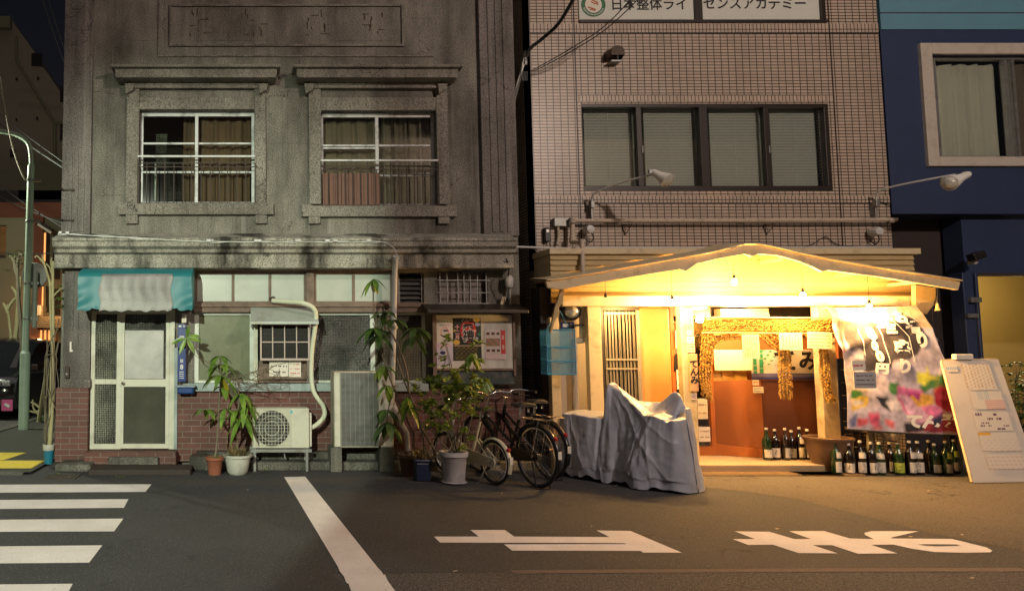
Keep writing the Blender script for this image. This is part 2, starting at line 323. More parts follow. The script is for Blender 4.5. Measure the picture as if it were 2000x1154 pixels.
# ------------------------------------------------------------ mesh building
def wloc(p):
    v = Vector((0, 0, 0))
    while p is not None: v += p.location; p = p.parent
    return v
class MB:
    def __init__(s): s.v = []; s.f = []; s.m = []; s.k = 0
    def add(s, vs, fs):
        n = len(s.v); s.v += [tuple(v) for v in vs]; s.f += [tuple(i + n for i in f) for f in fs]; s.m += [s.k] * len(fs); return s
    def box(s, x0, x1, y0, y1, z0, z1):
        x0, x1 = sorted((x0, x1)); y0, y1 = sorted((y0, y1)); z0, z1 = sorted((z0, z1))
        return s.add([(x0, y0, z0), (x1, y0, z0), (x1, y1, z0), (x0, y1, z0), (x0, y0, z1), (x1, y0, z1), (x1, y1, z1), (x0, y1, z1)],
                     [(0, 3, 2, 1), (4, 5, 6, 7), (0, 1, 5, 4), (1, 2, 6, 5), (2, 3, 7, 6), (3, 0, 4, 7)])
    def rbox(s, r, y0, y1): return s.box(r[0], r[1], y0, y1, r[2], r[3])
    def obox(s, c, size, rot):
        hx, hy, hz = [k / 2 for k in size]; m = rot if isinstance(rot, Matrix) else Matrix.Rotation(rot, 3, 'Z')
        vs = [Vector(c) + m @ Vector((a * hx, b * hy, d * hz)) for d in (-1, 1) for a, b in ((-1, -1), (1, -1), (1, 1), (-1, 1))]
        return s.add(vs, [(0, 3, 2, 1), (4, 5, 6, 7), (0, 1, 5, 4), (1, 2, 6, 5), (2, 3, 7, 6), (3, 0, 4, 7)])
    def quad(s, a, b, c, d): return s.add([a, b, c, d], [(0, 1, 2, 3)])
    def tube(s, pts, r, n=8, closed=False):
        pts = [Vector(p) for p in pts]; L = len(pts); rs = r if isinstance(r, (list, tuple)) else [r] * L
        tan = []
        for i in range(L):
            a = pts[i - 1] if (i or closed) else pts[0]; b = pts[(i + 1) % L] if (i < L - 1 or closed) else pts[-1]
            t = (b - a); tan.append(t.normalized() if t.length > 1e-9 else Vector((0, 0, 1)))
        up = Vector((0, 0, 1)) if abs(tan[0].z) < .9 else Vector((1, 0, 0))
        nrm = (up - tan[0] * up.dot(tan[0])).normalized(); vs = []
        for i in range(L):
            nrm = nrm - tan[i] * nrm.dot(tan[i]); nrm = nrm.normalized() if nrm.length > 1e-6 else tan[i].orthogonal().normalized()
            bi = tan[i].cross(nrm)
            for k in range(n):
                a = 2 * math.pi * k / n; vs.append(pts[i] + (nrm * math.cos(a) + bi * math.sin(a)) * rs[i])
        fs = []
        for i in range(L if closed else L - 1):
            j = (i + 1) % L
            for k in range(n):
                q = (k + 1) % n; fs.append((i * n + k, i * n + q, j * n + q, j * n + k))
        if not closed: fs += [tuple(range(n - 1, -1, -1)), tuple((L - 1) * n + k for k in range(n))]
        return s.add(vs, fs)
    def lathe(s, prof, c=(0, 0, 0), n=20, rot=None, a0=0, a1=2 * math.pi):
        full = abs(a1 - a0 - 2 * math.pi) < 1e-6; m = n if full else n + 1; vs = []
        for r, z in prof:
            for k in range(m):
                a = a0 + (a1 - a0) * k / n; p = Vector((r * math.cos(a), r * math.sin(a), z))
                vs.append(Vector(c) + (rot @ p if rot else p))
        fs = []
        for i in range(len(prof) - 1):
            for k in range(n):
                q = (k + 1) % m; fs.append((i * m + k, i * m + q, (i + 1) * m + q, (i + 1) * m + k))
        return s.add(vs, fs)
    def disc(s, c, r, n=20, rot=None):
        vs = [Vector(c) + ((rot @ Vector((r * math.cos(2 * math.pi * k / n), r * math.sin(2 * math.pi * k / n), 0))) if rot else Vector((r * math.cos(2 * math.pi * k / n), r * math.sin(2 * math.pi * k / n), 0))) for k in range(n)]
        return s.add(vs, [tuple(range(n))])
    def prism(s, poly, lo, hi, ax='y'):
        f = {'y': lambda p, t: (p[0], t, p[1]), 'z': lambda p, t: (p[0], p[1], t), 'x': lambda p, t: (t, p[0], p[1])}[ax]
        n = len(poly); vs = [f(p, lo) for p in poly] + [f(p, hi) for p in poly]
        return s.add(vs, [tuple(range(n - 1, -1, -1)), tuple(range(n, 2 * n))] + [(i, (i + 1) % n, n + (i + 1) % n, n + i) for i in range(n)])
    def grid(s, nu, nv, fn):
        vs = [fn(i / nu, j / nv) for j in range(nv + 1) for i in range(nu + 1)]
        return s.add(vs, [(j * (nu + 1) + i, j * (nu + 1) + i + 1, (j + 1) * (nu + 1) + i + 1, (j + 1) * (nu + 1) + i) for j in range(nv) for i in range(nu)])
    def holes(s, x0, x1, z0, z1, y0, y1, hs):
        """wall front at y0 with rectangular openings whose reveals run back to y1"""
        xs = sorted({x0, x1} | {v for h in hs for v in h[:2] if x0 < v < x1}); zs = sorted({z0, z1} | {v for h in hs for v in h[2:] if z0 < v < z1})
        for i in range(len(xs) - 1):
            for j in range(len(zs) - 1):
                cx, cz = (xs[i] + xs[i + 1]) / 2, (zs[j] + zs[j + 1]) / 2
                if any(h[0] < cx < h[1] and h[2] < cz < h[3] for h in hs): continue
                s.quad((xs[i], y0, zs[j]), (xs[i + 1], y0, zs[j]), (xs[i + 1], y0, zs[j + 1]), (xs[i], y0, zs[j + 1]))
        for a, b, c, d in hs:
            s.quad((a, y0, c), (a, y0, d), (a, y1, d), (a, y1, c)); s.quad((b, y0, c), (b, y1, c), (b, y1, d), (b, y0, d))
            s.quad((a, y0, d), (b, y0, d), (b, y1, d), (a, y1, d)); s.quad((a, y0, c), (a, y1, c), (b, y1, c), (b, y0, c))
        s.quad((x0, y0, z0), (x0, y0, z1), (x0, y1, z1), (x0, y1, z0)); s.quad((x1, y0, z0), (x1, y1, z0), (x1, y1, z1), (x1, y0, z1))
        s.quad((x0, y0, z1), (x1, y0, z1), (x1, y1, z1), (x0, y1, z1))
        return s
    def build(s, name, m, parent=None, smooth=False, bevel=0, label=None, fix=True):
        me = bpy.data.meshes.new(name); w = wloc(parent)
        me.from_pydata([(v[0] - w.x, v[1] - w.y, v[2] - w.z) for v in s.v], [], s.f); me.update()
        ms = m if isinstance(m, (list, tuple)) else [m]
        for q in ms: me.materials.append(M[q] if isinstance(q, str) else q)
        if len(ms) > 1: me.polygons.foreach_set('material_index', s.m)
        if fix:
            bm = bmesh.new(); bm.from_mesh(me); bmesh.ops.recalc_face_normals(bm, faces=bm.faces); bm.to_mesh(me); bm.free()
        if smooth: me.polygons.foreach_set('use_smooth', [True] * len(me.polygons))
        o = bpy.data.objects.new(name, me); COL.objects.link(o)
        if parent is not None: o.parent = parent
        if bevel:
            b = o.modifiers.new('bevel', 'BEVEL'); b.width = bevel; b.segments = 2; b.limit_method = 'ANGLE'
        if smooth and bevel == 0 and smooth != 'all':
            try: me.set_sharp_from_angle(angle=math.radians(50))
            except Exception: pass
        if label: o['label'] = label
        return o
def tag(o, label, cat, group=None):
    o['label'] = label; o['category'] = cat
    if group: o['group'] = group
    return o
def thing(name, label, cat, loc=(0, 0, 0), group=None):
    o = bpy.data.objects.new(name, None); COL.objects.link(o); o.location = loc; o.empty_display_size = .1
    return tag(o, label, cat, group)
def struct(o): o['kind'] = 'structure'; return o
def dup(r, loc=None, rot=None, parent=None, label=None):
    c = r.copy(); COL.objects.link(c)
    if parent is not None: c.parent = parent
    for ch in list(r.children): dup(ch, parent=c)
    if loc is not None: c.location = loc
    if rot is not None: c.rotation_euler = (0, 0, rot)
    if label: c['label'] = label
    return c
def textmesh(s, size, bold=0.0, shear=0):
    cu = bpy.data.curves.new('t', 'FONT'); cu.body = s; cu.size = size; cu.align_x = 'CENTER'; cu.align_y = 'CENTER'; cu.offset = bold; cu.shear = shear; cu.resolution_u = 3
    o = bpy.data.objects.new('t', cu); COL.objects.link(o); bpy.context.view_layer.update()
    me = bpy.data.meshes.new_from_object(o.evaluated_get(bpy.context.evaluated_depsgraph_get()))
    r = ([v.co.copy() for v in me.vertices], [tuple(p.vertices) for p in me.polygons])
    bpy.data.objects.remove(o); bpy.data.curves.remove(cu); bpy.data.meshes.remove(me); return r
def put_text(mb, s, size, fn, bold=0, vert=False, step=1.05, shear=0):
    """fn maps (u, v) in metres about the text's centre to a point"""
    items = [(ch, 0, -(i - (len(s) - 1) / 2) * size * step) for i, ch in enumerate(s)] if vert else [(s, 0, 0)]
    for ch, du, dv in items:
        if ch == ' ': continue
        v, f = textmesh(ch, size, bold, shear); mb.add([fn(p.x + du, p.y + dv) for p in v], f)
    return mb
def flat(x, y, z): return lambda u, v: (x + u, y, z + v)
def printed(name, nu, nv, pos, paint, parent, m='print', thick=0, label=None):
    """a thin printed sheet; pos(u, v) gives the place, paint(u, v) the printed colour, v up"""
    mb = MB(); mb.grid(nu, nv, pos); o = mb.build(name, m, parent, smooth='all', fix=False, label=label)
    a = o.data.color_attributes.new('print', 'FLOAT_COLOR', 'POINT')
    buf = []
    for j in range(nv + 1):
        for i in range(nu + 1): buf += [*paint(i / nu, j / nv), 1]
    a.data.foreach_set('color', buf)
    if thick:
        s = o.modifiers.new('thickness', 'SOLIDIFY'); s.thickness = thick; s.offset = 1
    return o
def pip(x, y, poly):
    c = False; n = len(poly)
    for i in range(n):
        x1, y1 = poly[i]; x2, y2 = poly[i - 1]
        if (y1 > y) != (y2 > y) and x < (x2 - x1) * (y - y1) / (y2 - y1) + x1: c = not c
    return c
def curtain(mb, x0, x1, y, z0, z1, amp=.03, k=9, seed=0, n=60):
    rr = random.Random(seed); ph = [rr.uniform(0, 6) for _ in range(4)]
    def fn(u, v):
        x = x0 + (x1 - x0) * u
        return (x, y + amp * (math.sin(u * k * 6.28 + ph[0]) + .5 * math.sin(u * k * 11 + ph[1] + v * 1.2) + .4 * math.sin(u * 5 + ph[2])), z0 + (z1 - z0) * v)
    return mb.grid(n, 6, fn)
def bez(pts, n=8):
    """smooth curve through points"""
    pts = [Vector(p) for p in pts]; out = []
    for i in range(len(pts) - 1):
        p0 = pts[max(i - 1, 0)]; p1 = pts[i]; p2 = pts[i + 1]; p3 = pts[min(i + 2, len(pts) - 1)]
        for k in range(n):
            t = k / n; out.append(.5 * ((2 * p1) + (p2 - p0) * t + (2 * p0 - 5 * p1 + 4 * p2 - p3) * t * t + (3 * p1 - p0 - 3 * p2 + p3) * t ** 3))
    return out + [pts[-1]]
# ============================================================ ground
YA = 9.8
def sheet(name, poly, z, m, stuff=None):
    mb = MB(); mb.add([(x, y, z) for x, y in poly], [tuple(range(len(poly)))]); return struct(mb.build(name, m, fix=False))
sheet('ground', [(-150, -40), (150, -40), (150, 200), (-150, 200)], -.0015, 'asphalt_rough')
seam = [G(650, 1120), G(820, 1117), G(1000, 1115.5), G(1200, 1114), G(1600, 1112), G(2000, 1111)]
rp = [(-30, 9.62), (-30, 3.2), (1.02, 3.2)] + [(p.x, p.y) for p in seam] + [(30, 5.2), (30, 9.62)]
sheet('road', rp, 0, 'asphalt')
wp_ = [(p.x, p.y) for p in (G(1130, 934), G(1372, 952), G(1470, 962), G(1560, 975), G(1700, 1010), G(1820, 1042), G(2000, 1076), G(2200, 1110))] + [(14, 7), (14, 9.6), (P(1110, 900, 9.5)[0], 9.6)]
sheet('pavement', wp_, .001, 'asphalt_worn_lit')
cj = MB()
cs_ = [G(1372, 951), G(1470, 961), G(1560, 974), G(1700, 1009), G(1820, 1041), G(2000, 1075)]
for i in range(len(cs_) - 1): a, b = cs_[i], cs_[i + 1]; cj.quad((a.x, a.y - .008, .002), (b.x, b.y - .008, .002), (b.x, b.y + .006, .002), (a.x, a.y + .006, .002))
struct(cj.build('pavement_joint', mat('dark_joint', (.02, .017, .014), .9), fix=False))
rr = random.Random(77); db = MB()
for i in range(46):
    p = G(rr.uniform(250, 1950), rr.choice((rr.uniform(925, 960), rr.uniform(960, 1130)))); a_ = rr.uniform(0, 3.14); L_ = rr.uniform(.006, .022)
    db.add([(p.x + L_ * math.cos(a_ + k_), p.y + L_ * math.sin(a_ + k_) * .6, .006 + .004 * (k_ > 3)) for k_ in (0, 1.4, 3.1, 4.6)], [(0, 1, 2, 3)])
o = db.build('litter', mat('pale_litter', (.45, .40, .30), .8, var=.6, vs=3)); o['kind'] = 'stuff'; o['label'] = 'scraps of leaf and paper lying on the road'; o['category'] = 'litter'
sm = MB()
for i in range(2, len(seam) - 1):
    a, b = seam[i], seam[i + 1]; sm.quad((a.x, a.y - .05, .0012), (b.x, b.y - .05, .0012), (b.x, b.y + .03, .0012), (a.x, a.y + .03, .0012))
struct(sm.build('road_seam', mat('pale_seam', (.13, .10, .085), .9, var=.4, vs=20), fix=False))
sheet('sidewalk', [(-4.45, 9.15), (-2.62, 9.05), (-2.62, 60), (-4.45, 60)], .03, 'asphalt_walk')
kb = MB(); kb.box(-4.62, -4.45, 9.15, 60, -.01, .05); kb.box(-4.45, -2.7, 9.0, 9.12, -.01, .032)
struct(kb.build('kerb', 'concrete_low', bevel=.01))
# yellow tactile paving
tp = MB()
def tact(poly):
    g = [G(*p, .036) for p in poly]; tp.add(g, [tuple(range(len(g)))])
    x0 = min(p.x for p in g); x1 = max(p.x for p in g); y0 = min(p.y for p in g); y1 = max(p.y for p in g)
    y = y0 + .03
    while y < y1:
        xs = []
        for i in range(len(g)):
            a, b = g[i], g[(i + 1) % len(g)]
            if (a.y > y) != (b.y > y): xs.append(a.x + (b.x - a.x) * (y - a.y) / (b.y - a.y))
        if len(xs) >= 2: tp.box(min(xs) + .02, max(xs) - .02, y, y + .03, .036, .042)
        y += .07
tact([(-60, 884), (52, 884), (8, 898), (-60, 898)]); tact([(-60, 899), (88, 899), (62, 914), (-60, 914)])
struct(tp.build('tactile_path', 'yellow_tactile'))
# zebra bars, stop line and lettering painted on the road
zb = MB()
bars = [((-80, 946), (296, 945), (284, 960), (-80, 962)), ((-80, 976), (251, 974), (242, 991), (-80, 994)), ((-80, 1015), (241, 1012), (223, 1037), (-80, 1038)),
        ((-80, 1067), (200, 1064), (174, 1098), (-80, 1100)), ((-80, 1141), (142, 1139), (118, 1185), (-80, 1186))]
for q in bars: zb.add([G(*p, .004) for p in q], [(3, 2, 1, 0)])
struct(zb.build('crosswalk_marking', 'road_white', fix=False))
sl = MB(); sl.add([G(*p, .004) for p in [(555, 931), (596, 930), (738, 1108), (745, 1115), (749, 1122), (752, 1121), (757, 1133), (768, 1148), (775, 1156), (790, 1180), (698, 1180), (690, 1160), (684, 1150), (681, 1139), (676, 1137), (672, 1125), (663, 1114), (660, 1106)]], [tuple(range(17, -1, -1))])
struct(sl.build('stop_line_marking', 'road_white', fix=False))
def cp(x0, pts): return [(x0 + x / 3.509, 1010 + y / 3.509) for x, y in pts]
tx = MB()
t1 = [cp(830, [(62, 130), (368, 130), (312, 85), (548, 85), (612, 130), (1265, 133), (1175, 88), (1410, 92), (1760, 240), (1495, 240), (1478, 228), (598, 226), (542, 183), (1385, 181), (1362, 175), (103, 171)])]
t2 = [cp(1400, [(108, 147), (262, 147), (122, 94), (362, 97), (530, 147), (645, 147), (495, 93), (735, 92), (912, 143), (1075, 147), (1015, 118), (1012, 104), (1060, 93), (1385, 93), (1195, 137), (1200, 143), (1610, 146),
                (1690, 165), (1850, 205), (1888, 226), (1875, 238), (1700, 241), (1490, 236), (1330, 212), (1210, 185), (1058, 187), (1238, 245), (968, 248), (790, 189), (655, 188), (828, 245), (560, 243), (385, 186), (215, 187)])]
for q in t1 + t2:
    tx.add([G(*p, .004) for p in q], [tuple(range(len(q) - 1, -1, -1))])
o = tx.build('lettering_marking', 'road_white', fix=False); struct(o)
th = MB(); q = cp(1400, [(1375, 182), (1640, 184), (1672, 190), (1500, 193), (1440, 190)]); th.add([G(*p, .008) for p in q], [tuple(range(len(q) - 1, -1, -1))])
struct(th.build('road_marking_gap', 'asphalt', fix=False))
# manhole-like small covers
mc = thing('drain_cover', 'small dark ribbed drain cover in the paving at the foot of the brick corner', 'drain cover', G(118, 931))
a, b = G(82, 936), G(160, 926); m1 = MB(); m1.box(a.x, b.x, a.y, b.y, 0, .006)
m1.build('frame', 'rust_metal', mc); m2 = MB()
for i in range(9): x = a.x + .02 + i * (b.x - a.x - .04) / 8; m2.box(x, x + .012, a.y + .02, b.y - .02, .006, .012)
m2.build('grating', 'concrete_low', mc)

# ============================================================ stone building
SB = thing('stone_building', 'old grey concrete two storey building with two hooded upper windows and a brick base', 'building', (0.5, YA, 0))
def ra(a, b, c, d, Y=YA): return R(a, b, c, d, Y)
win1 = ra(272, 216, 497, 400); win2 = ra(627, 218, 852, 404)
door = ra(178, 606, 341, 876); tr1 = ra(381, 529, 598, 592); tr2 = ra(614, 529, 768, 592); lou = ra(778, 533, 828, 597); gri = ra(856, 530, 952, 598); wlow = ra(379, 610, 832, 748)
XL = P(127, 250, YA)[0]; XR = P(1003, 250, YA)[0] + .02
w = MB(); w.holes(XL, XR, 0, 8.2, YA, YA + .30, [win1, win2, door, tr1, tr2, lou, gri, wlow])
w.quad((XL, YA + .3, 0), (XL, 16, 0), (XL, 16, 8.2), (XL, YA + .3, 8.2)); w.quad((XR, YA + .3, 0), (XR, 16, 0), (XR, 16, 8.2), (XR, YA + .3, 8.2))
w.quad((XL, 16, 0), (XR, 16, 0), (XR, 16, 8.2), (XL, 16, 8.2)); w.quad((XL, YA, 8.2), (XR, YA, 8.2), (XR, 16, 8.2), (XL, 16, 8.2))
w.build('wall', 'concrete', SB)
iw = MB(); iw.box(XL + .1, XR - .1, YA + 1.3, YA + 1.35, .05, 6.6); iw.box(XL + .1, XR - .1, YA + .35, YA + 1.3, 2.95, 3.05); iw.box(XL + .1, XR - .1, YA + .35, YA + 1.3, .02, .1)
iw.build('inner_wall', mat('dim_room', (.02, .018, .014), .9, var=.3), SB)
# pilasters with flutes
for side, (a, c) in (('l', (127, 181)), ('r', (938, 1004))):
    x0, _z, _, _ = ra(a, 0, c, 460); x1 = ra(a, 0, c, 460)[1]; zt = P(500, 462, YA)[1]
    pm = MB(); pm.box(x0 - .01, x1, YA - .07, YA + (.0), zt, 8.2)
    n = 3
    for i in range(n): xx = x0 + (x1 - x0) * (.22 + .22 * i); pm.box(xx, xx + .05, YA - .085, YA - .068, zt + .05, 8.1 if side == 'r' else zt + 1.15)
    pm.build('pilaster', 'pilaster', SB, bevel=.006)
# cornice between storeys
cx0, cx1 = P(104, 490, 9.5)[0], P(1006, 480, 9.5)[0]
z = lambda py, Y: P(500, py, Y)[1]
prof = [(YA + .0, z(523, 9.55)), (9.56, z(523, 9.55)), (9.56, z(497, 9.55)), (9.50, z(493, 9.5)), (9.50, z(487, 9.5)), (9.44, z(481, 9.45)), (9.44, z(472, 9.45)), (9.42, z(470, 9.42)), (9.42, z(465, 9.42)), (YA, z(459, 9.8) + .02)]
cm = MB(); cm.prism(prof, cx0, cx1, 'x'); cm.build('cornice', 'cornice', SB, bevel=.004)
# sign panel frame high on the wall, with the ghost of old lettering
fr = MB()
x0, x1, z0, z1 = ra(331, 10, 788, 92)
for r_ in ((x0, x1, z1 - .03, z1), (x0, x1, z0, z0 + .03), (x0, x0 + .03, z0 + .03, z1 - .03), (x1 - .03, x1, z0 + .03, z1 - .03)): fr.box(r_[0], r_[1], YA - .03, YA - .0, r_[2], r_[3])
X0, X1, Z0, Z1 = ra(309, -12, 845, 112)
for r_ in ((X0, X1, Z0, Z0 + .02), (X0, X0 + .02, Z0 + .02, Z1)): fr.box(r_[0], r_[1], YA - .02, YA, r_[2], r_[3])
fr.build('panel_moulding', 'concrete_trim', SB, bevel=.004)
gs = MB(); rr = random.Random(5)
for cxp in (385, 490, 615, 725):
    x, zz = P(cxp, 50, YA)
    for k in range(9):
        a_ = x + rr.uniform(-.14, .14); b_ = zz + rr.uniform(-.16, .16)
        if k % 3: gs.box(a_, a_ + rr.uniform(.012, .02), YA - .004, YA, b_, b_ + rr.uniform(.03, .11))
        else: gs.box(a_, a_ + rr.uniform(.05, .14), YA - .004, YA, b_, b_ + .010)
gs.build('old_lettering_marks', mat('rust_stain', (.07, .05, .038), .9, var=.4, vs=30), SB)
# window surrounds: one part per window
def surround(wn, dx):
    a = lambda x0, y0, x1, y1: ra(x0 + dx, y0, x1 + dx, y1)
    mb = MB(); r = wn
    j0 = a(248, 160, 272, 400); j1 = a(497, 160, 519, 400)
    mb.box(j0[0], r[0] - .001, YA - .05, YA, j0[2], j0[3]); mb.box(r[1] + .001, j1[1], YA - .05, YA, j0[2], j0[3])
    l = a(272, 193, 497, 214); mb.box(r[0], r[1], YA - .05, YA, r[3], l[3]);
    p = a(272, 160, 497, 172); mb.box(r[0], r[1], YA - .05, YA, p[2], p[3])
    s = a(233, 400, 534, 420); mb.box(s[0], s[1], YA - .075, YA, r[2] - .145, r[2])
    for q in ((247, 270), (499, 521)): f = a(q[0], 421, q[1], 438); mb.box(f[0], f[1], YA - .06, YA, f[2] + .0, r[2] - .146)
    mb.box(s[0], s[0] + .14, YA - .065, YA, r[2] + .0, r[2] + .02) ; mb.box(s[1] - .14, s[1], YA - .065, YA, r[2] + .0, r[2] + .02)
    mb.build('window_surround', 'concrete_trim', SB, bevel=.006)
    h = MB(); x0, _ = P(217 + dx, 140, 9.55); x1, _ = P(548 + dx, 140, 9.55); xm0, xm1 = x0 + .06, x1 - .06
    for (ya, zt, zb, ins) in ((9.50, 131, 136.5, 0), (9.56, 136.5, 150, .05), (9.535, 150, 155, .06), (9.72, 155, 166, .2)):
        h.box(x0 + ins, x1 - ins, ya, YA, z(zb, 9.6), z(zt, 9.6))
    for sx in (x0 + .16, x1 - .30): h.prism([(sx, z(164, 9.7)), (sx + .14, z(164, 9.7)), (sx + .12, z(176, 9.7)), (sx + .02, z(184, 9.7))], 9.68, YA, 'y')
    h.build('window_hood', 'concrete_trim', SB, bevel=.008)
surround(win1, 0); surround(win2, 355)
# upper sash windows
def sash(wn, px, rails, mull, name_m, lab=None):
    x0, x1, z0, z1 = wn; y = YA + .10
    f = MB(); t = .04
    f.box(x0, x1, y - .02, y + .03, z1 - .055, z1); f.box(x0, x1, y - .03, y + .03, z0, z0 + .05)
    f.box(x0, x0 + t, y - .019, y + .03, z0 + .05, z1 - .055); f.box(x1 - t, x1, y - .019, y + .03, z0 + .05, z1 - .055)
    xm = P(mull, 300, YA + .1)[0]; f.box(xm - .022, xm + .022, y - .024, y + .02, z0 + .05, z1 - .055)
    for a_, c_, py in rails:
        ax = P(a_, py, YA + .1)[0]; bx = P(c_, py, YA + .1)[0]; zz = P(500, py, YA + .1)[1]
        f.box(max(ax, x0 + t), min(bx, x1 - t), y - .015, y + .015, zz - .013, zz + .013)
    fo = f.build('window', 'white_paint', SB, bevel=.003)
    g = MB(); g.box(x0 + .01, x1 - .01, y - .001, y + .003, z0 + .02, z1 - .02); g.build('pane', 'glass_dim', fo)
    return fo
w1 = sash(win1, 0, [(272, 380, 281), (388, 497, 281), (272, 380, 337), (388, 497, 337)], 384, '')
w2 = sash(win2, 0, [(627, 733, 285), (740, 850, 285), (627, 733, 290), (740, 850, 343)], 736, '')
c = MB(); curtain(c, *[P(q, 300, YA + .25)[0] for q in (386, 497)], YA + .25, win1[2], win1[3], .025, 5, 1); c.build('curtain', 'curtain_brown', w1, smooth='all', label='drawn brown curtain')
c = MB(); curtain(c, *[P(q, 300, YA + .25)[0] for q in (358, 380)], YA + .3, win1[2], win1[3], .02, 2, 5, n=20); c.build('curtain', 'curtain_brown', w1, smooth='all')
c = MB(); r = ra(304, 262, 326, 330, YA + .5); c.rbox(r, YA + .5, YA + .52); c.build('glass_door', 'dots', w1)
c = MB(); r = ra(302, 318, 305, 392, YA + .3); c.rbox(r, YA + .3, YA + .32); c.build('screen_post', 'white_paint', w1)
c = MB(); curtain(c, *[P(q, 300, YA + .25)[0] for q in (630, 733)], YA + .25, win2[2], win2[3], .02, 4, 2); c.build('curtain', 'curtain_grey', w2, smooth='all')
c = MB(); curtain(c, *[P(q, 300, YA + .25)[0] for q in (742, 800)], YA + .28, win2[2], win2[3], .03, 3, 8); c.build('curtain', mat('pale_print_curtain', (.30, .25, .20), .9, var=.5, vs=7), w2, smooth='all')
c = MB(); curtain(c, *[P(q, 300, YA + .25)[0] for q in (798, 848)], YA + .25, win2[2], win2[3], .02, 3, 9); c.build('curtain', mat('blotched_curtain', (.28, .23, .18), .9, var=.6, vs=8), w2, smooth='all')
# iron window railings
def railing(wn, rail_py, bars_px, top_py, extra):
    mb = MB(); x0, x1 = wn[0] - .01, wn[1] + .01; zr = P(500, rail_py, YA - .05)[1]
    o = MB(); o.box(x0, x1, YA - .07, YA - .04, zr - .012, zr + .012)
    zt = P(500, top_py, YA)[1]; zb = wn[2] + .012
    for zz in (zt, zt - .05, zb): mb.box(x0, x1, YA - .055, YA - .045, zz - .006, zz + .006)
    n = bars_px
    for i in range(n + 1):
        x = x0 + (x1 - x0) * i / n + random.uniform(-.008, .008); mb.box(x - .006, x + .006, YA - .056, YA - .044, zb, zt + (.06 if i % 3 == 0 else .0))
    r_ = mb.build('railing', 'rust_metal', SB); o.build('railing_bar', 'white_paint', r_)
railing(win1, 306, 13, 321, 0); railing(win2, 314, 15, 326, 0)
c = MB(); r = ra(630, 338, 742, 402, YA + .02)
for i in range(9): c.box(r[0] + (r[1] - r[0]) * i / 9 + .003, r[0] + (r[1] - r[0]) * (i + 1) / 9 - .003, YA + .02, YA + .04, r[2], r[3])
c.build('screen_board', 'red_board', SB)
# ---- ground floor
bk = MB(); xb0 = P(108, 830, 9.66)[0]; zb = P(500, 757, 9.7)[1]
bk.box(xb0, P(171, 830, 9.66)[0], 9.66, YA - .001, .06, zb); bk.build('brick_pier', 'brick', SB, bevel=.004)
bk = MB(); bk.box(door[1] + .05, XR, 9.72, YA - .001, .06, zb - .02); bk.build('brick_base', 'brick', SB)
st = MB(); r = ra(127, 524, 172, 757, 9.7); st.box(r[0] - .02, r[1] + .03, 9.70, YA - .001, zb, z(521, 9.7))
for q in (141, 152): xx = P(q, 600, 9.7)[0]; st.box(xx, xx + .02, 9.69, 9.702, zb + .5, z(522, 9.7))
r = ra(120, 740, 172, 757, 9.68); st.box(r[0], r[1] + .03, 9.67, YA - .001, zb, r[3])
st.build('door_pier', 'pilaster', SB, bevel=.006)
bm_ = MB(); r = ra(379, 593, 832, 610, 9.74); bm_.box(r[0], r[1] + .02, 9.75, YA - .001, wlow[3], tr1[2]); bm_.box(r[0], r[1] + .02, 9.72, YA - .001, tr1[2] - .055, tr1[2] - .02)
for q in ((598, 614), (768, 778)): rr_ = ra(q[0], 529, q[1], 592); bm_.box(rr_[0] + .002, rr_[1] - .002, YA - .02, YA - .001, rr_[2] - .05, rr_[3])
bm_.box(tr1[0] - .03, lou[1], YA - .03, YA - .001, tr1[3] + .001, tr1[3] + .03)
bm_.build('wooden_transom_beam', 'wood_old', SB, bevel=.003)
sl_ = MB(); sl_.box(door[1] + .12, P(832, 750, YA)[0], 9.66, YA + .2, zb - .045, wlow[2]); sl_.build('sill', 'alu_dark', SB, bevel=.004)
for (r, xs, m) in ((tr1, (455, 527), 'frost'), (tr2, (690,), 'frost')):
    f = MB(); y = YA + .05; t = .028
    f.box(r[0], r[1], y - .02, y + .02, r[3] - t, r[3]); f.box(r[0], r[1], y - .02, y + .02, r[2], r[2] + t)
    f.box(r[0], r[0] + t, y - .02, y + .02, r[2] + t, r[3] - t); f.box(r[1] - t, r[1], y - .02, y + .02, r[2] + t, r[3] - t)
    for q in xs: x = P(q, 560, y)[0]; f.box(x - .018, x + .018, y - .02, y + .02, r[2] + t, r[3] - t)
    fo = f.build('transom_window', 'wood_old', SB, bevel=.002); g = MB(); g.box(r[0], r[1], y, y + .006, r[2], r[3]); g.build('pane', m, fo)
f = MB(); r = lou
for i in range(6): zz = r[2] + .05 + i * (r[3] - r[2] - .06) / 6; f.obox(((r[0] + r[1]) / 2, YA + .08, zz), (r[1] - r[0] - .04, .07, .008), Matrix.Rotation(math.radians(38), 3, 'X'))
f.box(r[0], r[0] + .025, YA + .04, YA + .12, r[2], r[3]); f.box(r[1] - .025, r[1], YA + .04, YA + .12, r[2], r[3]); f.box(r[0] + .025, r[1] - .025, YA + .04, YA + .1, r[2], r[2] + .025)
f.build('louvre_window', 'grey_metal', SB); g = MB(); g.box(r[0], r[1], YA + .2, YA + .21, r[2], r[3]); g.build('louvre_backing', 'dark', SB)
r = gri; f = MB()
for q in (858, 872, 893, 905, 917, 931, 948): x = P(q, 560, YA)[0]; f.tube([(x, YA - .03, r[2] + .02), (x, YA - .03, r[3] - .02)], .008, 6)
for q in (548, 572, 593): zz = P(500, q, YA)[1]; f.tube([(r[0] - .02, YA - .04, zz), (r[1] + .02, YA - .04, zz)], .008, 6)
go = f.build('window_grille', 'grey_metal', SB, smooth=True); g = MB(); g.box(r[0], r[1], YA + .12, YA + .13, r[2], r[3]); g.build('window_backing', mat('dim_pink_pane', (.17, .14, .13), .4, var=.5, vs=7), SB)
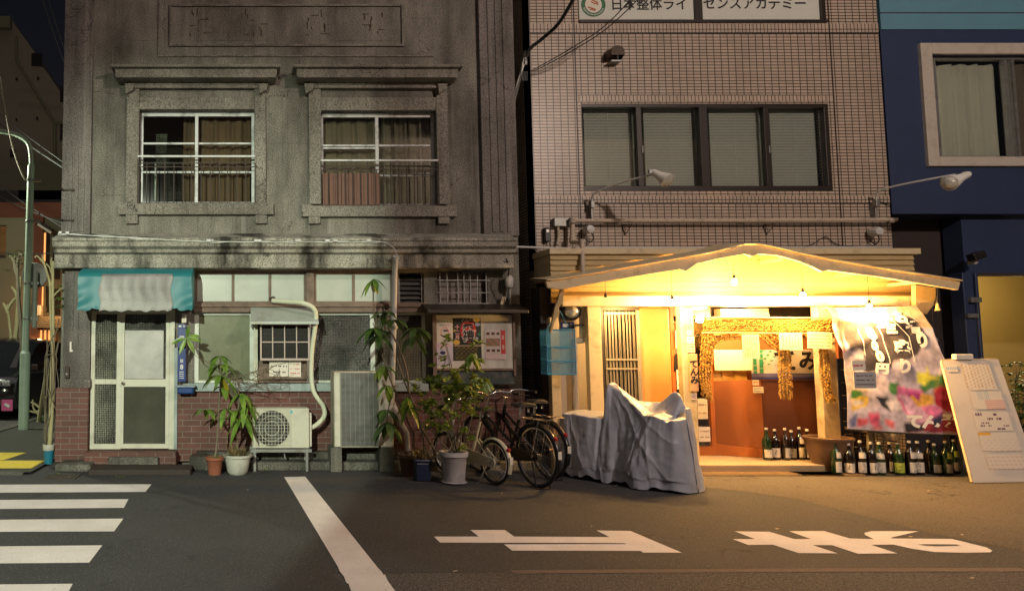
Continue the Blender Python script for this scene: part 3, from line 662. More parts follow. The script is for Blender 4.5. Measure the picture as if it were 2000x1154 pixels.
# lower sliding windows
y = YA + .06; f = MB(); r = wlow; t = .035
f.box(r[0], r[1], y - .03, y + .03, r[3] - t, r[3]); f.box(r[0], r[1], y - .03, y + .03, r[2], r[2] + t)
for q in (384, 492, 603, 727, 828):
    x = P(q, 680, y)[0]; f.box(x - .03, x + .03, y - .032, y + .028, r[2] + t, r[3] - t)
fo = f.build('sliding_window', 'alu', SB, bevel=.002)
for (a_, c_, m, lab) in ((387, 490, 'frost_curtain', 'ribbed greenish pane'), (490, 604, 'frost_dark', 'dark pane'), (606, 724, 'dots_dark', 'dark pressed glass pane'), (730, 826, 'dots_warm', 'pressed glass pane with a warm lit tone in its colour')):
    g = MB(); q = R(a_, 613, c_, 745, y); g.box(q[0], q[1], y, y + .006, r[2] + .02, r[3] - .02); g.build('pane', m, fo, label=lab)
# front door
y = YA - .02; dx0, dx1, dz0, dz1 = door; f = MB(); q = lambda px: P(px, 740, y)[0]; zz = lambda py: P(500, py, y)[1]
f.box(q(178), q(186), y - .03, y + .05, dz0, dz1); f.box(q(331), q(341), y - .03, y + .05, dz0, dz1); f.box(q(228), q(238), y - .032, y + .05, dz0, dz1)
f.box(q(186), q(228), y - .03, y + .05, zz(750), zz(740)); f.box(q(186), q(228), y - .03, y + .05, dz0, zz(866)); f.box(q(186), q(341), y - .029, y + .05, dz1 - .05, dz1)
fo = f.build('door_frame', 'cream_metal', SB, bevel=.003)
dl = MB(); dl.box(q(238), q(331), y - .035, y + .02, zz(755), zz(740)); dl.box(q(238), q(331), y - .035, y + .02, dz0 + .01, zz(866)); dl.box(q(238), q(243), y - .034, y + .02, zz(866), dz1 - .05); dl.box(q(324), q(331), y - .034, y + .02, zz(866), dz1 - .05)
do = dl.build('door', 'cream_metal', SB, bevel=.003)
k = MB(); k.lathe([(0, -.05), (.018, -.045), (.025, -.03), (.018, -.012), (.01, 0)], (q(242), y - .036, zz(748)), 14, Matrix.Rotation(math.radians(-90), 3, 'X')); k.build('handle', 'chrome', do, smooth=True)
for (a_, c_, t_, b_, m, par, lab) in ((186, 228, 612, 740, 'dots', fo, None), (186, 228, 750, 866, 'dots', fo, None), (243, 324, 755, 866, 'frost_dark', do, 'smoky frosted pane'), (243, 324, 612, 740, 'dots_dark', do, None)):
    g = MB(); g.box(q(a_) - .005, q(c_) + .005, y - .005, y, zz(b_) - .005, zz(t_) + .005); g.build('pane', m, par, label=lab)
g = MB(); g.box(q(240), q(319), y - .012, y - .007, zz(739), zz(645)); g.build('door_notice', mat('milky_film', (.42, .42, .40), .35, var=.35, vs=5), do, label='pale film sheet over the upper glass')
g = MB(); g.box(q(341), q(347), y - .04, y, dz0, dz1 - .5); g.build('door_post', 'alu_dark', SB)
bx = MB(); bx.box(XL + .3, q(178) , YA + .28, YA + .3, 0, 3); bx.build('door_backing', 'dark', SB)
# threshold, steps, footing
stp = MB(); stp.box(P(168, 880, 9.6)[0], P(345, 880, 9.6)[0], 9.5, YA + .1, 0, door[2] - .01); struct(stp.build('threshold_step', 'brick', bevel=.004))
s2 = MB(); s2.box(P(216, 880, 9.6)[0], P(312, 880, 9.6)[0], 9.42, 9.5, 0, .155); struct(s2.build('door_step', 'concrete_low', bevel=.01))
s3 = MB(); g0, g1 = G(172, 928), G(372, 928); s3.box(g0.x, g1.x, g0.y, 9.45, -.005, .065); struct(s3.build('mat_slab', mat('dark_wet_slab', (.035, .025, .022), .7, var=.3), bevel=.01))
s4 = MB(); s4.box(P(100, 920, 9.1)[0], P(172, 920, 9.1)[0], 9.25, 9.68, -.005, .09); struct(s4.build('corner_footing', 'concrete_low', bevel=.03))
s5 = MB(); s5.box(P(380, 905, 9.3)[0], XR, 9.38, 9.8, -.005, .10); s5.box(P(380, 905, 9.3)[0], XR, 9.58, 9.8, .1, .20); struct(s5.build('footing', 'concrete_low', bevel=.012))
# ---- awning over the door
AW = thing('awning', 'teal vinyl door awning with a grey patterned cloth patched over its front', 'awning', (P(264, 560, 9.6)[0], 9.75, z(565, 9.7)))
ax0, ax1 = P(153, 560, 9.3)[0], P(375, 560, 9.3)[0]
zt, zbt = z(522, 9.55), z(606, 9.25)
def awp(v):
    # v 0 top back -> 1 bottom front
    if v < .5:
        a_ = v / .5 * math.pi / 2; return (9.72 - .42 * math.sin(a_) , zt - .16 * (1 - math.cos(a_)))
    t_ = (v - .5) / .5; return (9.30 - .05 * t_, zt - .16 - (zt - .16 - zbt) * t_)
def awf(u, v):
    y_, z_ = awp(v); e = max(0, 1 - u / .17, 1 - (1 - u) / .17)
    y_ += .016 * math.sin(v * 24 + u * 18) * e * max(0, v - .45) * 1.6 + .003 * math.sin(u * 33)
    if v > .97: z_ += .007 * math.sin(u * 60) + (.02 if .12 < u < .2 or .8 < u < .88 else 0)
    return (ax0 + (ax1 - ax0) * u + .008 * math.sin(v * 9) * (u < .02 or u > .98), y_, z_)
c = MB(); c.grid(80, 40, awf)
for u in (0, 1):
    pts = [awf(u, j / 40) for j in range(41)]; pts.append((pts[0][0], 9.72, zbt + .05)); c.add(pts, [tuple(range(len(pts)))])
c.build('canopy', 'teal', AW, smooth=True)
def pcol(u, v):
    import math as m_
    b_ = .27 + .07 * m_.sin(u * 5.2 + 1) * m_.sin(v * 4) - .07 * v
    d = ((u * 6.5) % 1 - .5) ** 2 + ((v * 3.6) % 1 - .5) ** 2; e = ((u * 6.5 + .5) % 1 - .5) ** 2 + ((v * 3.6 + .5) % 1 - .5) ** 2
    k_ = 1 - .30 * (abs(e - .02) < .012) - .16 * (abs(d - .22) < .03); k_ *= 1 - .25 * (min(u, 1 - u, v, 1 - v) < .02); return (b_ * k_, b_ * .98 * k_, b_ * .95 * k_)
def pf(u, v):
    uu = (P(196, 560, 9.3)[0] - ax0) / (ax1 - ax0); u2 = (P(336, 560, 9.3)[0] - ax0) / (ax1 - ax0)
    p = awf(uu + (u2 - uu) * u, .40 + .61 * (1 - v)); return (p[0] + .015 * math.sin(v * 9), p[1] - .014 - .003 * math.sin(u * 20 + v * 6), p[2] + .006 * math.sin(u * 17) * (v < .5))
printed('patch_cloth', 90, 60, pf, pcol, AW, 'print')
c = MB()
for x in (ax0 + .02, ax1 - .02): c.tube([(x, 9.72, zt), (x, 9.34, zt - .15), (x, 9.3, zbt + .02)], .009, 6)
c.tube([(ax0 + .02, 9.3, zbt + .03), (ax1 - .02, 9.3, zbt + .03)], .009, 6); c.build('frame', 'grey_metal', AW)
# ---- small plates beside the door
def plate(px, m, lab, cat='sign', name='address_plate', Y=9.68, t=.012, par=None):
    r = R(*px, Y); mb = MB(); mb.rbox(r, Y, Y + t); o = mb.build(name, m, par, bevel=.002)
    if par is None: tag(o, lab, cat)
    return o, r
o, r = plate((347, 637, 363, 745), 'blue_plate', 'tall narrow blue address plate with white figure 8 hung by the cream door')
b = MB(); xm = (r[0] + r[1]) / 2; put_text(b, '8', .085, flat(xm, 9.677, P(355, 717, 9.68)[1]), .002)
put_text(b, '目', .05, flat(xm, 9.677, P(355, 705, 9.68)[1]), .001, vert=False)
b.box(xm - .03, xm + .03, 9.676, 9.6785, P(355, 658, 9.68)[1], P(355, 656, 9.68)[1]); b.box(xm - .02, xm + .03, 9.676, 9.6785, P(355, 663, 9.68)[1], P(355, 661, 9.68)[1])
for i in range(4): zz_ = P(355, 726 + i * 4, 9.68)[1]; b.box(xm - .03, xm + .03, 9.676, 9.6785, zz_ - .004, zz_ + .004)
b.build('lettering', 'white_ink', o)
o, r = plate((355, 612, 364, 630), 'paper', 'small white plate with black figures above the two blue plates'); b = MB(); put_text(b, '7', .05, flat((r[0] + r[1]) / 2, 9.677, (r[2] + r[3]) / 2)); b.build('lettering', 'ink', o)
o, r = plate((347, 633, 363, 641), 'blue_plate', 'tiny blue plate with white marks just over the tall blue plate', Y=9.665)
b = MB(); put_text(b, '8', .035, flat(r[1] - .025, 9.662, (r[2] + r[3]) / 2), .001); b.box(r[0] + .015, r[0] + .05, 9.662, 9.6645, r[2] + .015, r[3] - .015); b.build('lettering', 'white_ink', o)
o, r = plate((136, 667, 142, 687), 'paper', 'small white paper strip on the grey stone pier left of the door', 'paper', 'paper_strip', 9.692)
MBX = thing('mailbox', 'shiny blue plastic box on the wall under the blue plate', 'box', P3(363, 765, 9.6)); r = R(347, 755, 379, 769, 9.6)
b = MB(); b.rbox(r, 9.55, 9.70); b.build('box', 'blue_box', MBX, bevel=.02); b = MB(); b.box(r[0] - .02, r[1] + .02, 9.53, 9.71, r[3] - .005, r[3] + .02); b.build('lid', mat('pale_blue_lid', (.25, .30, .36), .4), MBX, bevel=.006)
KB = thing('wall_niche', 'dark arched bell holder on the grey stone pier beside the door', 'doorbell', P3(131, 728, 9.69)); b = MB()
r = R(127, 714, 136, 738, 9.68); xm = (r[0] + r[1]) / 2; hw = (r[1] - r[0]) / 2
b.prism([(xm - hw, r[2]), (xm + hw, r[2]), (xm + hw, r[3] - hw)] + [(xm + hw * math.cos(a_), r[3] - hw + hw * math.sin(a_)) for a_ in (.5, 1.0, 1.57, 2.1, 2.6)] + [(xm - hw, r[3] - hw)], 9.655, 9.69); b.build('housing', 'rust_metal', KB, bevel=.004)
b = MB(); b.lathe([(0, -.02), (.014, -.016), (.016, 0)], (xm, 9.655, r[2] + .05), 12, Matrix.Rotation(math.radians(-90), 3, 'X')); b.build('button', 'grey_metal', KB)
# rungs sticking out of the left edge
for i, py in enumerate((372, 431)):
    x, zz_ = P(126, py, 9.75); b = MB(); b.box(x - .03, x + .14, 9.70, 9.73, zz_ - .012, zz_ + .008); b.box(x - .03, x - .01, 9.7, 9.8, zz_ - .012, zz_ + .02)
    tag(b.build('iron_bracket', 'rust_metal', None), ('upper' if i == 0 else 'lower') + ' of the two rusty brackets on the left corner of the concrete building', 'bracket')
# cables along the cornice with clamps
CB = thing('cornice_cable', 'bundle of pale and black cables lying along the top of the long cornice', 'cable', P3(500, 466, 9.5))
for j, (m, off, rad) in enumerate((('pvc', 0, .007), ('cable', .018, .006), ('alu', -.012, .005), ('cable', .03, .005))):
    pts = []
    for i in range(60):
        px = 113 + (745 - 113) * i / 59; x, zz_ = P(px, 456 + 16 * min(1, (px - 113) / 300) + .5 * math.sin(i * 1.3 + j) , 9.42)
        pts.append((x, 9.43 + off * .6, zz_ + off * .5 + .004 * math.sin(i * .9 + j * 2)))
    if j < 2: pts += [P3(757, 476, 9.42), P3(770, 486, 9.40), P3(775, 500, 9.40)]
    b = MB(); b.tube(bez(pts, 3), rad, 6); b.build('strand', m, CB, smooth=True)
b = MB(); rr = random.Random(3)
for px in (118, 132, 408, 415, 500, 505, 582, 640, 655, 720):
    x, zz_ = P(px, 456 + 16 * min(1, (px - 113) / 300), 9.42); b = MB(); b.obox((x, 9.42, zz_ + .012), (rr.uniform(.03, .08), .04, .035), rr.uniform(-.2, .2)); b.build('clamp', 'pvc', CB, bevel=.005)
# white downpipe
DP = thing('downpipe', 'white plastic downpipe running down the old facade and kinking near the ground', 'pipe', P3(770, 880, 9.5)); b = MB()
b.tube([P3(773, 500, 9.40), P3(771, 530, 9.55), P3(769, 640, 9.60), P3(766, 740, 9.62), P3(765, 782, 9.62), P3(778, 815, 9.60), P3(794, 845, 9.60), P3(797, 880, 9.60)], .036, 12); b.build('pipe', 'pvc', DP, smooth=True)
for py in (506, 640, 755):
    b = MB(); a_ = P3(770, py, 9.585 if py > 520 else 9.43); b.lathe([(.043, -.02), (.043, .02)], a_, 12); b.box(a_.x - .05, a_.x + .05, a_.y, 9.78, a_.z - .008, a_.z + .008); b.build('clip', 'grey_metal', DP)
# electric fittings at the right end
EF = thing('electric_fitting', 'grey cable gland and tube on the right pier under the cornice', 'electrical box', P3(993, 560, 9.7)); b = MB(); a_ = P3(994, 553, 9.68)
b.lathe([(0, .10), (.03, .1), (.055, .07), (.055, -.03), (.04, -.06), (0, -.06)], a_, 14); b.build('dome', 'pvc', EF, smooth=True); b = MB(); b.tube([P3(995, 562, 9.7), P3(996, 605, 9.7)], .022, 8); b.build('tube', 'grey_metal', EF, smooth=True)
b = MB(); b.tube(bez([P3(985, 530, 9.6), P3(980, 545, 9.6), P3(984, 575, 9.66), P3(986, 600, 9.7)]), .006, 6); b.tube(bez([P3(988, 505, 9.5), P3(994, 520, 9.6), P3(992, 545, 9.65)]), .008, 6); b.build('wire', 'cable', EF)
b = MB(); b.obox(P3(982, 588, 9.72), (.05, .03, .12), Matrix.Rotation(.25, 3, 'Y')); tag(b.build('wall_tag', 'paper_warm', None), 'small cream tilted tag on the pier below the cable gland', 'tag')
# ---- notice board with posters
NB = thing('notice_board', 'old dark green notice board with a hood and a white backing', 'notice board', P3(925, 670, 9.7))
r = ra(846, 612, 1003, 750, 9.68); b = MB(); b.box(r[0], r[1], 9.66, 9.72, r[2], r[3]); b.build('backing', 'green_dark', NB, bevel=.004)
YB = 9.65; q = R(852, 615, 1001, 719, YB); b = MB(); b.rbox(q, 9.648, 9.66); b.build('white_panel', mat('flaking_white_panel', (.62, .60, .55), .6, var=.08, dirt=.5, ds=4, dcol=(.16, .14, .10), streak=True), NB)
b = MB(); b.box(q[0] - .05, q[0], 9.63, 9.66, q[2] - .1, q[3] + .03); b.box(q[1], q[1] + .035, 9.63, 9.66, q[2] - .1, q[3] + .03); b.box(q[0], q[1], 9.63, 9.66, q[2] - .03, q[2]); b.build('frame', 'wood_old', NB, bevel=.003)
h = R(833, 597, 1030, 613, 9.45); b = MB(); b.prism([(9.40, h[2] + .01), (9.40, h[2] + .05), (9.72, h[3] + .04), (9.72, h[3] + .0)], h[0], h[1], 'x'); b.build('hood', 'dark_wood', NB, bevel=.004)
def board_sheet(name, px, paint, lab, cat='poster', n=60, Y=9.642):
    r = R(*px, Y); o = printed(name, n, int(n * 1.3), lambda u, v: (r[0] + (r[1] - r[0]) * u, Y + .002 * math.sin(u * 5 + v * 3), r[2] + (r[3] - r[2]) * v), paint, None, 'print_gloss', .0015); tag(o, lab, cat); return o, r
def lantern(u, v):
    c_ = (.012, .022, .018)
    if v < .36:
        if v > .345: return (.45, .35, .3)
        k_ = (int(u * 12) + int(v * 60)) % 2 and (int(v * 60) % 3); return (.22, .15, .03) if k_ and .06 < u < .86 else c_
    d = ((u - .54) / .29) ** 2 + ((v - .69) / .27) ** 2
    if d < 1: c_ = (.50, .03, .02) if d < .85 else (.30, .02, .015)
    for (a_, b_, w_, cc) in ((.88, .85, .09, (.30, .33, .5)), (.93, .62, .07, (.02, .16, .12)), (.84, .52, .06, (.3, .4, .55)), (.12, .43, .12, (.65, .42, .08)), (.85, .96, .12, (.65, .5, .15)), (.78, .70, .05, (.7, .4, .35)), (.05, .70, .05, (.6, .45, .08))):
        if ((u - a_) / w_) ** 2 + ((v - b_) / (w_ * .5)) ** 2 < 1: c_ = cc
    return c_
po, r = board_sheet('festival_poster', (885, 621, 940, 704), lantern, 'black festival poster with a red lantern and large kanji', n=80)
wv, hv = r[1] - r[0], r[3] - r[2]; b = MB(); fl = lambda u, v: (r[0] + wv * .54 + u, 9.636, r[2] + hv * .70 + v)
put_text(b, '祭禮', .165, fl, .009, True, .98); b.build('lettering_outline', 'white_ink', po)
b = MB(); put_text(b, '祭禮', .165, lambda u, v: (r[0] + wv * .54 + u, 9.634, r[2] + hv * .70 + v), .003, True, .98); b.build('lettering', 'ink', po)
b = MB(); put_text(b, '十二月', .06, lambda u, v: (r[0] + wv * .15 + u, 9.635, r[2] + hv * .66 + v), .003, True, 1.1); b.build('side_lettering', mat('pink_ink', (.6, .35, .35), .6, var=0), po)
def p_eye(u, v):
    d = math.hypot((u - .5), (v - .42) * 1.2)
    if abs(d - .24) < .02: return (.6, .12, .14)
    if abs(v - .48) < .05 and abs(u - .55) < .14: return (.06, .06, .10)
    if .68 < v < .78 and int(u * 16) % 2 and .1 < u < .85: return (.12, .12, .14) if u < .5 else (.5, .2, .25)
    if .86 < v < .93 and int(u * 11) % 2: return (.2, .35, .25)
    return (.60, .58, .56)
board_sheet('notice_sheet', (853, 623, 884, 667), p_eye, 'white notice sheet with a red ring, upper one left of the festival poster')
def p_blue(u, v):
    if ((u - .38) / .17) ** 2 + ((v - .55) / .08) ** 2 < 1: return (.02, .03, .12)
    if .8 < v < .92 and int(u * 13) % 2: return (.6, .35, .4)
    if .2 < v < .34 and int(u * 17) % 2: return (.5, .42, .6)
    return (.56, .52, .62)
board_sheet('notice_sheet', (853, 669, 884, 713), p_blue, 'pale lilac notice sheet with a dark blue oval, lower one left of the festival poster')
def p_red(u, v):
    if u > .78 and v > .2: return (.55, .05, .05) if not (.04 < (v * 3) % 1 < .5 and .84 < u < .94) else (.62, .4, .38)
    if v < .2: return (.62, .40, .42) if (v > .17 or v < .03 or u < .03) else (.62, .52, .50)
    if .45 < v < .72 and .06 < u < .74: return (.22 + .2 * math.sin(u * 9 + v * 14) ** 2, .19, .13)
    if (.84 < v < .93 or .26 < v < .35) and (u * 4) % 1 > .3 and u < .72: return (.12, .04, .03)
    return (.60, .54, .50)
board_sheet('flyer', (947, 645, 987, 702), p_red, 'red and white printed flyer right of the festival poster')
# ---- window air conditioner box
WA = thing('window_air_conditioner', 'window air conditioner behind a pale grille frame under a sloped metal hood', 'air conditioner', P3(555, 740, 9.7))
Yw = 9.50; r = R(508, 632, 605, 704, Yw)
b = MB(); t = .022
b.box(r[0], r[1], Yw, Yw + .03, r[3] - t, r[3]); b.box(r[0], r[1], Yw, Yw + .03, r[2], r[2] + t * 1.3)
for i in range(5): x = r[0] + (r[1] - r[0] - t) * i / 4; b.box(x, x + t * (.7 if 0 < i < 4 else 1), Yw + .001, Yw + .03, r[2] + t * 1.3, r[3] - t)
zm = (r[2] + r[3]) / 2; b.box(r[0] + t, r[1] - t, Yw + .002, Yw + .03, zm - .008, zm + .008); b.build('grille_frame', mat('pinkish_paint', (.46, .39, .35), .6, var=.1, dirt=.3), WA, bevel=.002)
b = MB()
for i in range(26): zz_ = r[2] + .03 + (r[3] - r[2] - .05) * i / 25; b.box(r[0] + .02, r[1] - .02, Yw + .035, Yw + .05, zz_, zz_ + .006)
b.build('fins', 'black_metal', WA); b = MB(); b.rbox((r[0] + .01, r[1] - .01, r[2] + .01, r[3] - .01), Yw + .06, 9.8); b.build('body', 'dark_wood', WA)
q = R(490, 599, 622, 632, 9.40); b = MB(); b.prism([(9.76, z(599, 9.74)), (9.76, z(602, 9.74)), (9.36, z(633, 9.36) - .0), (9.36, z(628, 9.36))], q[0], q[1], 'x')
b.prism([(9.76, z(600, 9.74) - .03), (9.38, z(631, 9.36)), (9.76, z(640, 9.74))], q[0] + .002, q[0] + .012, 'x'); b.build('hood', mat('rusty_pale_sheet', (.42, .47, .44), .5, metal=.2, var=.1, dirt=.55, ds=5, dcol=(.25, .17, .07)), WA, bevel=.002)
s = R(496, 704, 600, 748, 9.6); b = MB(); b.box(s[0] + .02, s[1], 9.66, 9.78, s[2], s[3]); b.box(s[0] + .04, s[1], 9.60, 9.66, s[2] + .05, s[2] + .14); b.build('shelf', 'wood_old', WA, bevel=.003)
b = MB(); b.box(s[0], s[0] + .05, 9.6, 9.78, s[2], z(632, 9.6)); b.build('side_frame', 'cream_metal', WA, bevel=.002)
def small_paper(name, px, Y, lab, lines, tilt=0, m='paper', mk='ink', seed=1, cat='paper', vert=False):
    r = R(*px, Y); o = MB(); cx_, cz_ = (r[0] + r[1]) / 2, (r[2] + r[3]) / 2
    o.obox((cx_, Y, cz_), (r[1] - r[0], .004, r[3] - r[2]), Matrix.Rotation(tilt, 3, 'Y')); s_ = o.build(name, m, None); tag(s_, lab, cat)
    if lines:
        rr = random.Random(seed); t_ = MB(); rm = Matrix.Rotation(tilt, 3, 'Y'); W_, H_ = (r[1] - r[0]) * .8, (r[3] - r[2]) * .8
        for i in range(lines):
            k_ = (i + .5) / lines - .5; p = -.5
            while p < .48:
                l_ = rr.uniform(.02, .09)
                if rr.random() < .85:
                    c_ = Vector((k_ * W_, 0, -(p + l_ / 2) * H_)) if vert else Vector(((p + l_ / 2) * W_, 0, k_ * H_))
                    sz = (W_ / lines * .25, .002, l_ * H_) if vert else (l_ * W_, .002, H_ / lines * .22)
                    t_.obox(Vector((cx_, Y - .0035, cz_)) + rm @ c_, sz, rm)
                p += l_ + .03
        t_.build('writing', mk, s_)
    return s_
small_paper('notice_sheet', (526, 706, 563, 735), 9.59, 'white handwritten note under the window air conditioner', 2, .03, seed=2, cat='notice')
small_paper('notice_sheet', (564, 704, 588, 736), 9.592, 'smaller note with red heading right of the handwritten note', 3, .02, mk='red_ink', seed=3, cat='notice')
# ---- outdoor unit with fan
AC = thing('outdoor_unit', 'cream outdoor air conditioning unit with a round fan grille on a metal stand', 'air conditioner', G(549, 915))
Yf = 9.28; r = R(493, 797, 604, 875, Yf); b = MB(); b.rbox(r, Yf, Yf + .30); b.build('casing', 'cream_metal', AC, bevel=.012)
cxn, czn = P(531, 836, Yf); rad = .235 * .95; ro = Matrix.Rotation(math.radians(90), 3, 'X')
b = MB(); b.disc((cxn, Yf - .003, czn), rad, 36, ro); b.build('fan_opening', 'black_metal', AC)
b = MB()
for k_ in range(3):
    a_ = k_ * 2.09 + .3; pts = [(0, 0)] + [(rad * .85 * math.cos(a_ + t_), rad * .85 * math.sin(a_ + t_)) for t_ in (0, .3, .6, .9, 1.2)]
    b.add([(cxn + p[0], Yf - .004, czn + p[1]) for p in pts], [tuple(range(len(pts)))])
b.build('fan', mat('fan_grey', (.05, .05, .05), .5), AC)
b = MB(); h_ = rad + .015
for i in range(13): o_ = -h_ + 2 * h_ * i / 12; b.box(cxn + o_ - .002, cxn + o_ + .002, Yf - .016, Yf - .012, czn - h_, czn + h_); b.box(cxn - h_, cxn + h_, Yf - .018, Yf - .014, czn + o_ - .002, czn + o_ + .002)
for rr_ in (rad, rad * .7, rad * .4): b.tube([(cxn + rr_ * math.cos(t_ * .2618), Yf - .014, czn + rr_ * math.sin(t_ * .2618)) for t_ in range(24)], .003, 5, True)
b.build('fan_grille', 'cream_metal', AC)
q = P(568, 805, Yf); b = MB(); b.box(q[0] - .012, q[0] + .022, Yf - .003, Yf, q[1] - .012, q[1] + .022); b.build('badge', mat('cyan_badge', (.05, .45, .6), .5, var=0), AC)
b = MB(); q = R(602, 806, 609, 872, Yf + .06); b.box(q[0], q[1], Yf + .06, Yf + .24, q[2], q[3]); b.build('valve_cover', 'cream_metal', AC, bevel=.01)
b = MB()
for x in (r[0] + .03, r[1] - .03):
    for yy in (Yf + .02, Yf + .28): b.box(x - .015, x + .015, yy - .015, yy + .015, 0, r[2] - .03)
b.box(r[0] - .03, r[1] + .03, Yf, Yf + .04, r[2] - .05, r[2] - .012); b.box(r[0] - .03, r[1] + .03, Yf + .26, Yf + .3, r[2] - .05, r[2] - .012)
for x in (r[0] + .03, r[1] - .03): b.box(x - .014, x + .014, Yf + .0, Yf + .3, r[2] - .011, r[2] - .001)
b.tube([(cxn + .15, Yf + .1, r[2] - .02), (cxn + .17, Yf + .1, r[2] - .14)], .012, 6); b.build('stand', 'grey_metal', AC)
HS = thing('wrapped_hose', 'pale wrapped refrigerant hose looping from the black wall cap down to the outdoor unit', 'hose', P3(612, 740, 9.5)); b = MB()
b.tube(bez([P3(532, 587, 9.66), P3(560, 589, 9.55), P3(592, 592, 9.42), P3(613, 603, 9.42), P3(617, 625, 9.46), P3(610, 680, 9.52), P3(608, 730, 9.52), P3(613, 765, 9.5), P3(631, 793, 9.48), P3(633, 812, 9.46), P3(620, 828, 9.44), P3(606, 836, 9.42)]), .030, 10)
b.build('hose', 'hose', HS, smooth=True); b = MB(); a_ = P3(532, 586, 9.7); b.lathe([(0, .05), (.035, .045), (.045, 0), (.045, -.03)], a_, 12, Matrix.Rotation(math.radians(60), 3, 'Y')); b.build('wall_cap', 'rust_metal', HS, smooth=True)
# ---- tall unit
TU = thing('tall_outdoor_unit', 'tall worn outdoor unit with fine louvred front and white panel on blocks', 'air conditioner', G(700, 905))
Yt = 9.22; r = R(652, 725, 768, 874, Yt); b = MB(); b.rbox(r, Yt, Yt + .36); b.build('casing', mat('dirty_casing', (.40, .37, .30), .6, var=.15, dirt=.7, ds=3, dcol=(.10, .07, .045)), TU, bevel=.012)
b = MB(); q = R(653, 728, 664, 872, Yt); b.rbox(q, Yt - .02, Yt); b.build('corner_post', 'cream_metal', TU, bevel=.005)
q = R(666, 728, 738, 870, Yt); b = MB(); n = 62
for i in range(n): zz_ = q[2] + (q[3] - q[2]) * i / n; b.box(q[0], q[1], Yt - .016, Yt - .011, zz_, zz_ + .007)
for i in range(9): x = q[0] + (q[1] - q[0]) * i / 8; b.box(x - .003, x + .003, Yt - .021, Yt - .017, q[2], q[3])
b.build('louvre', 'grey_metal', TU); b = MB(); b.rbox(q, Yt - .006, Yt - .001); b.build('coil', mat('dark_coil', (.045, .04, .035), .6, var=.3), TU)
b = MB(); q = R(740, 727, 767, 872, Yt); b.rbox(q, Yt - .01, Yt); b.build('side_panel', mat('stained_white_panel', (.52, .48, .42), .5, var=.12, dirt=.5, ds=4, dcol=(.2, .15, .09)), TU, bevel=.004)
for q in ((646, 668), (742, 770)): g_ = R(q[0], 876, q[1], 905, Yt); b = MB(); b.box(g_[0], g_[1], Yt + .0, Yt + .34, 0.0, r[2] - .001); b.build('foot_block', 'concrete_low', TU, bevel=.01)

# ============================================================ plants
def leaf(mb, base, d, up, L, Wd, droop=.3, fold=.15):
    d = Vector(d).normalized(); side = d.cross(Vector(up)); side = side.normalized() if side.length > 1e-4 else Vector((1, 0, 0)); nn = side.cross(d).normalized()
    rows = []; 
    for t_, w_ in ((0, .06), (.15, .45), (.4, 1), (.65, .95), (.85, .55), (1, .04)):
        c_ = Vector(base) + d * L * t_ - Vector((0, 0, 1)) * droop * L * t_ * t_
        rows.append((c_ - side * Wd * w_ / 2 + nn * fold * Wd * w_, c_, c_ + side * Wd * w_ / 2 + nn * fold * Wd * w_))
    vs = [p for r_ in rows for p in r_]; fs = []
    for i in range(5): a_ = i * 3; fs += [(a_, a_ + 1, a_ + 4, a_ + 3), (a_ + 1, a_ + 2, a_ + 5, a_ + 4)]
    mb.add(vs, fs)
def tuft(mb, c, n, L, Wd, rr):
    for i in range(n):
        leaf(mb, c, (rr.gauss(0, 1), rr.gauss(0, .8), rr.uniform(-.4, 1.2)), (rr.gauss(0, .4), rr.gauss(0, .4), 1), L * rr.uniform(.6, 1.15), Wd * rr.uniform(.9, 1.3), rr.uniform(0, .3))
def whorl(mb, c, n, L, Wd, rr, elev=-.2, droop=.6, spread=1):
    a0 = rr.uniform(0, 6.28)
    for i in range(n):
        a_ = a0 + 6.283 * i / n + rr.uniform(-.25, .25); e = elev + rr.uniform(-.25, .25)
        leaf(mb, c, (math.cos(a_) * spread, math.sin(a_) * spread * .8, e), (0, 0, 1), L * rr.uniform(.75, 1.1), Wd * rr.uniform(1.15, 1.5), droop * rr.uniform(.7, 1.2))
def pot(par, c, rt, rb, h, m, rim=.015, n=28, soil=True, name='pot'):
    b = MB(); b.lathe([(0, 0), (rb, 0), (rt * .97, h * .82), (rt, h * .83), (rt + rim, h * .86), (rt + rim, h), (rt - .01, h), (rt - .02, h * .86), (0, h * .86)], c, n)
    o = b.build(name, m, par, smooth=True)
    if soil: s_ = MB(); s_.disc((c[0], c[1], c[2] + h * .9), rt - .012, n); s_.build('soil', 'soil', par)
    return o
def grass(mb, c, n, h, rad, rr):
    for i in range(n):
        a_ = rr.uniform(0, 6.28); k_ = rr.uniform(.3, 1) * rad; d = Vector((math.cos(a_) * rr.uniform(.2, 1), math.sin(a_) * rr.uniform(.2, 1), rr.uniform(.6, 1.5)))
        leaf(mb, (c[0] + math.cos(a_) * k_, c[1] + math.sin(a_) * k_, c[2]), d, (0, 0, 1), h * rr.uniform(.5, 1.1), .012, rr.uniform(.2, .9), .1)
# concrete trough left of the terracotta pot
PT = thing('planter', 'low mossy concrete planter beside the terracotta pot', 'planter', G(385, 918)); g_ = PT.location
b = MB(); b.prism([(g_.x - .09, 0), (g_.x + .10, 0), (g_.x + .13, .17), (g_.x - .10, .17)], g_.y, g_.y + .22); b.build('trough', 'concrete_low', PT, bevel=.015); b = MB(); b.box(g_.x - .08, g_.x + .11, g_.y + .02, g_.y + .2, .172, .18); b.build('soil', 'soil', PT)
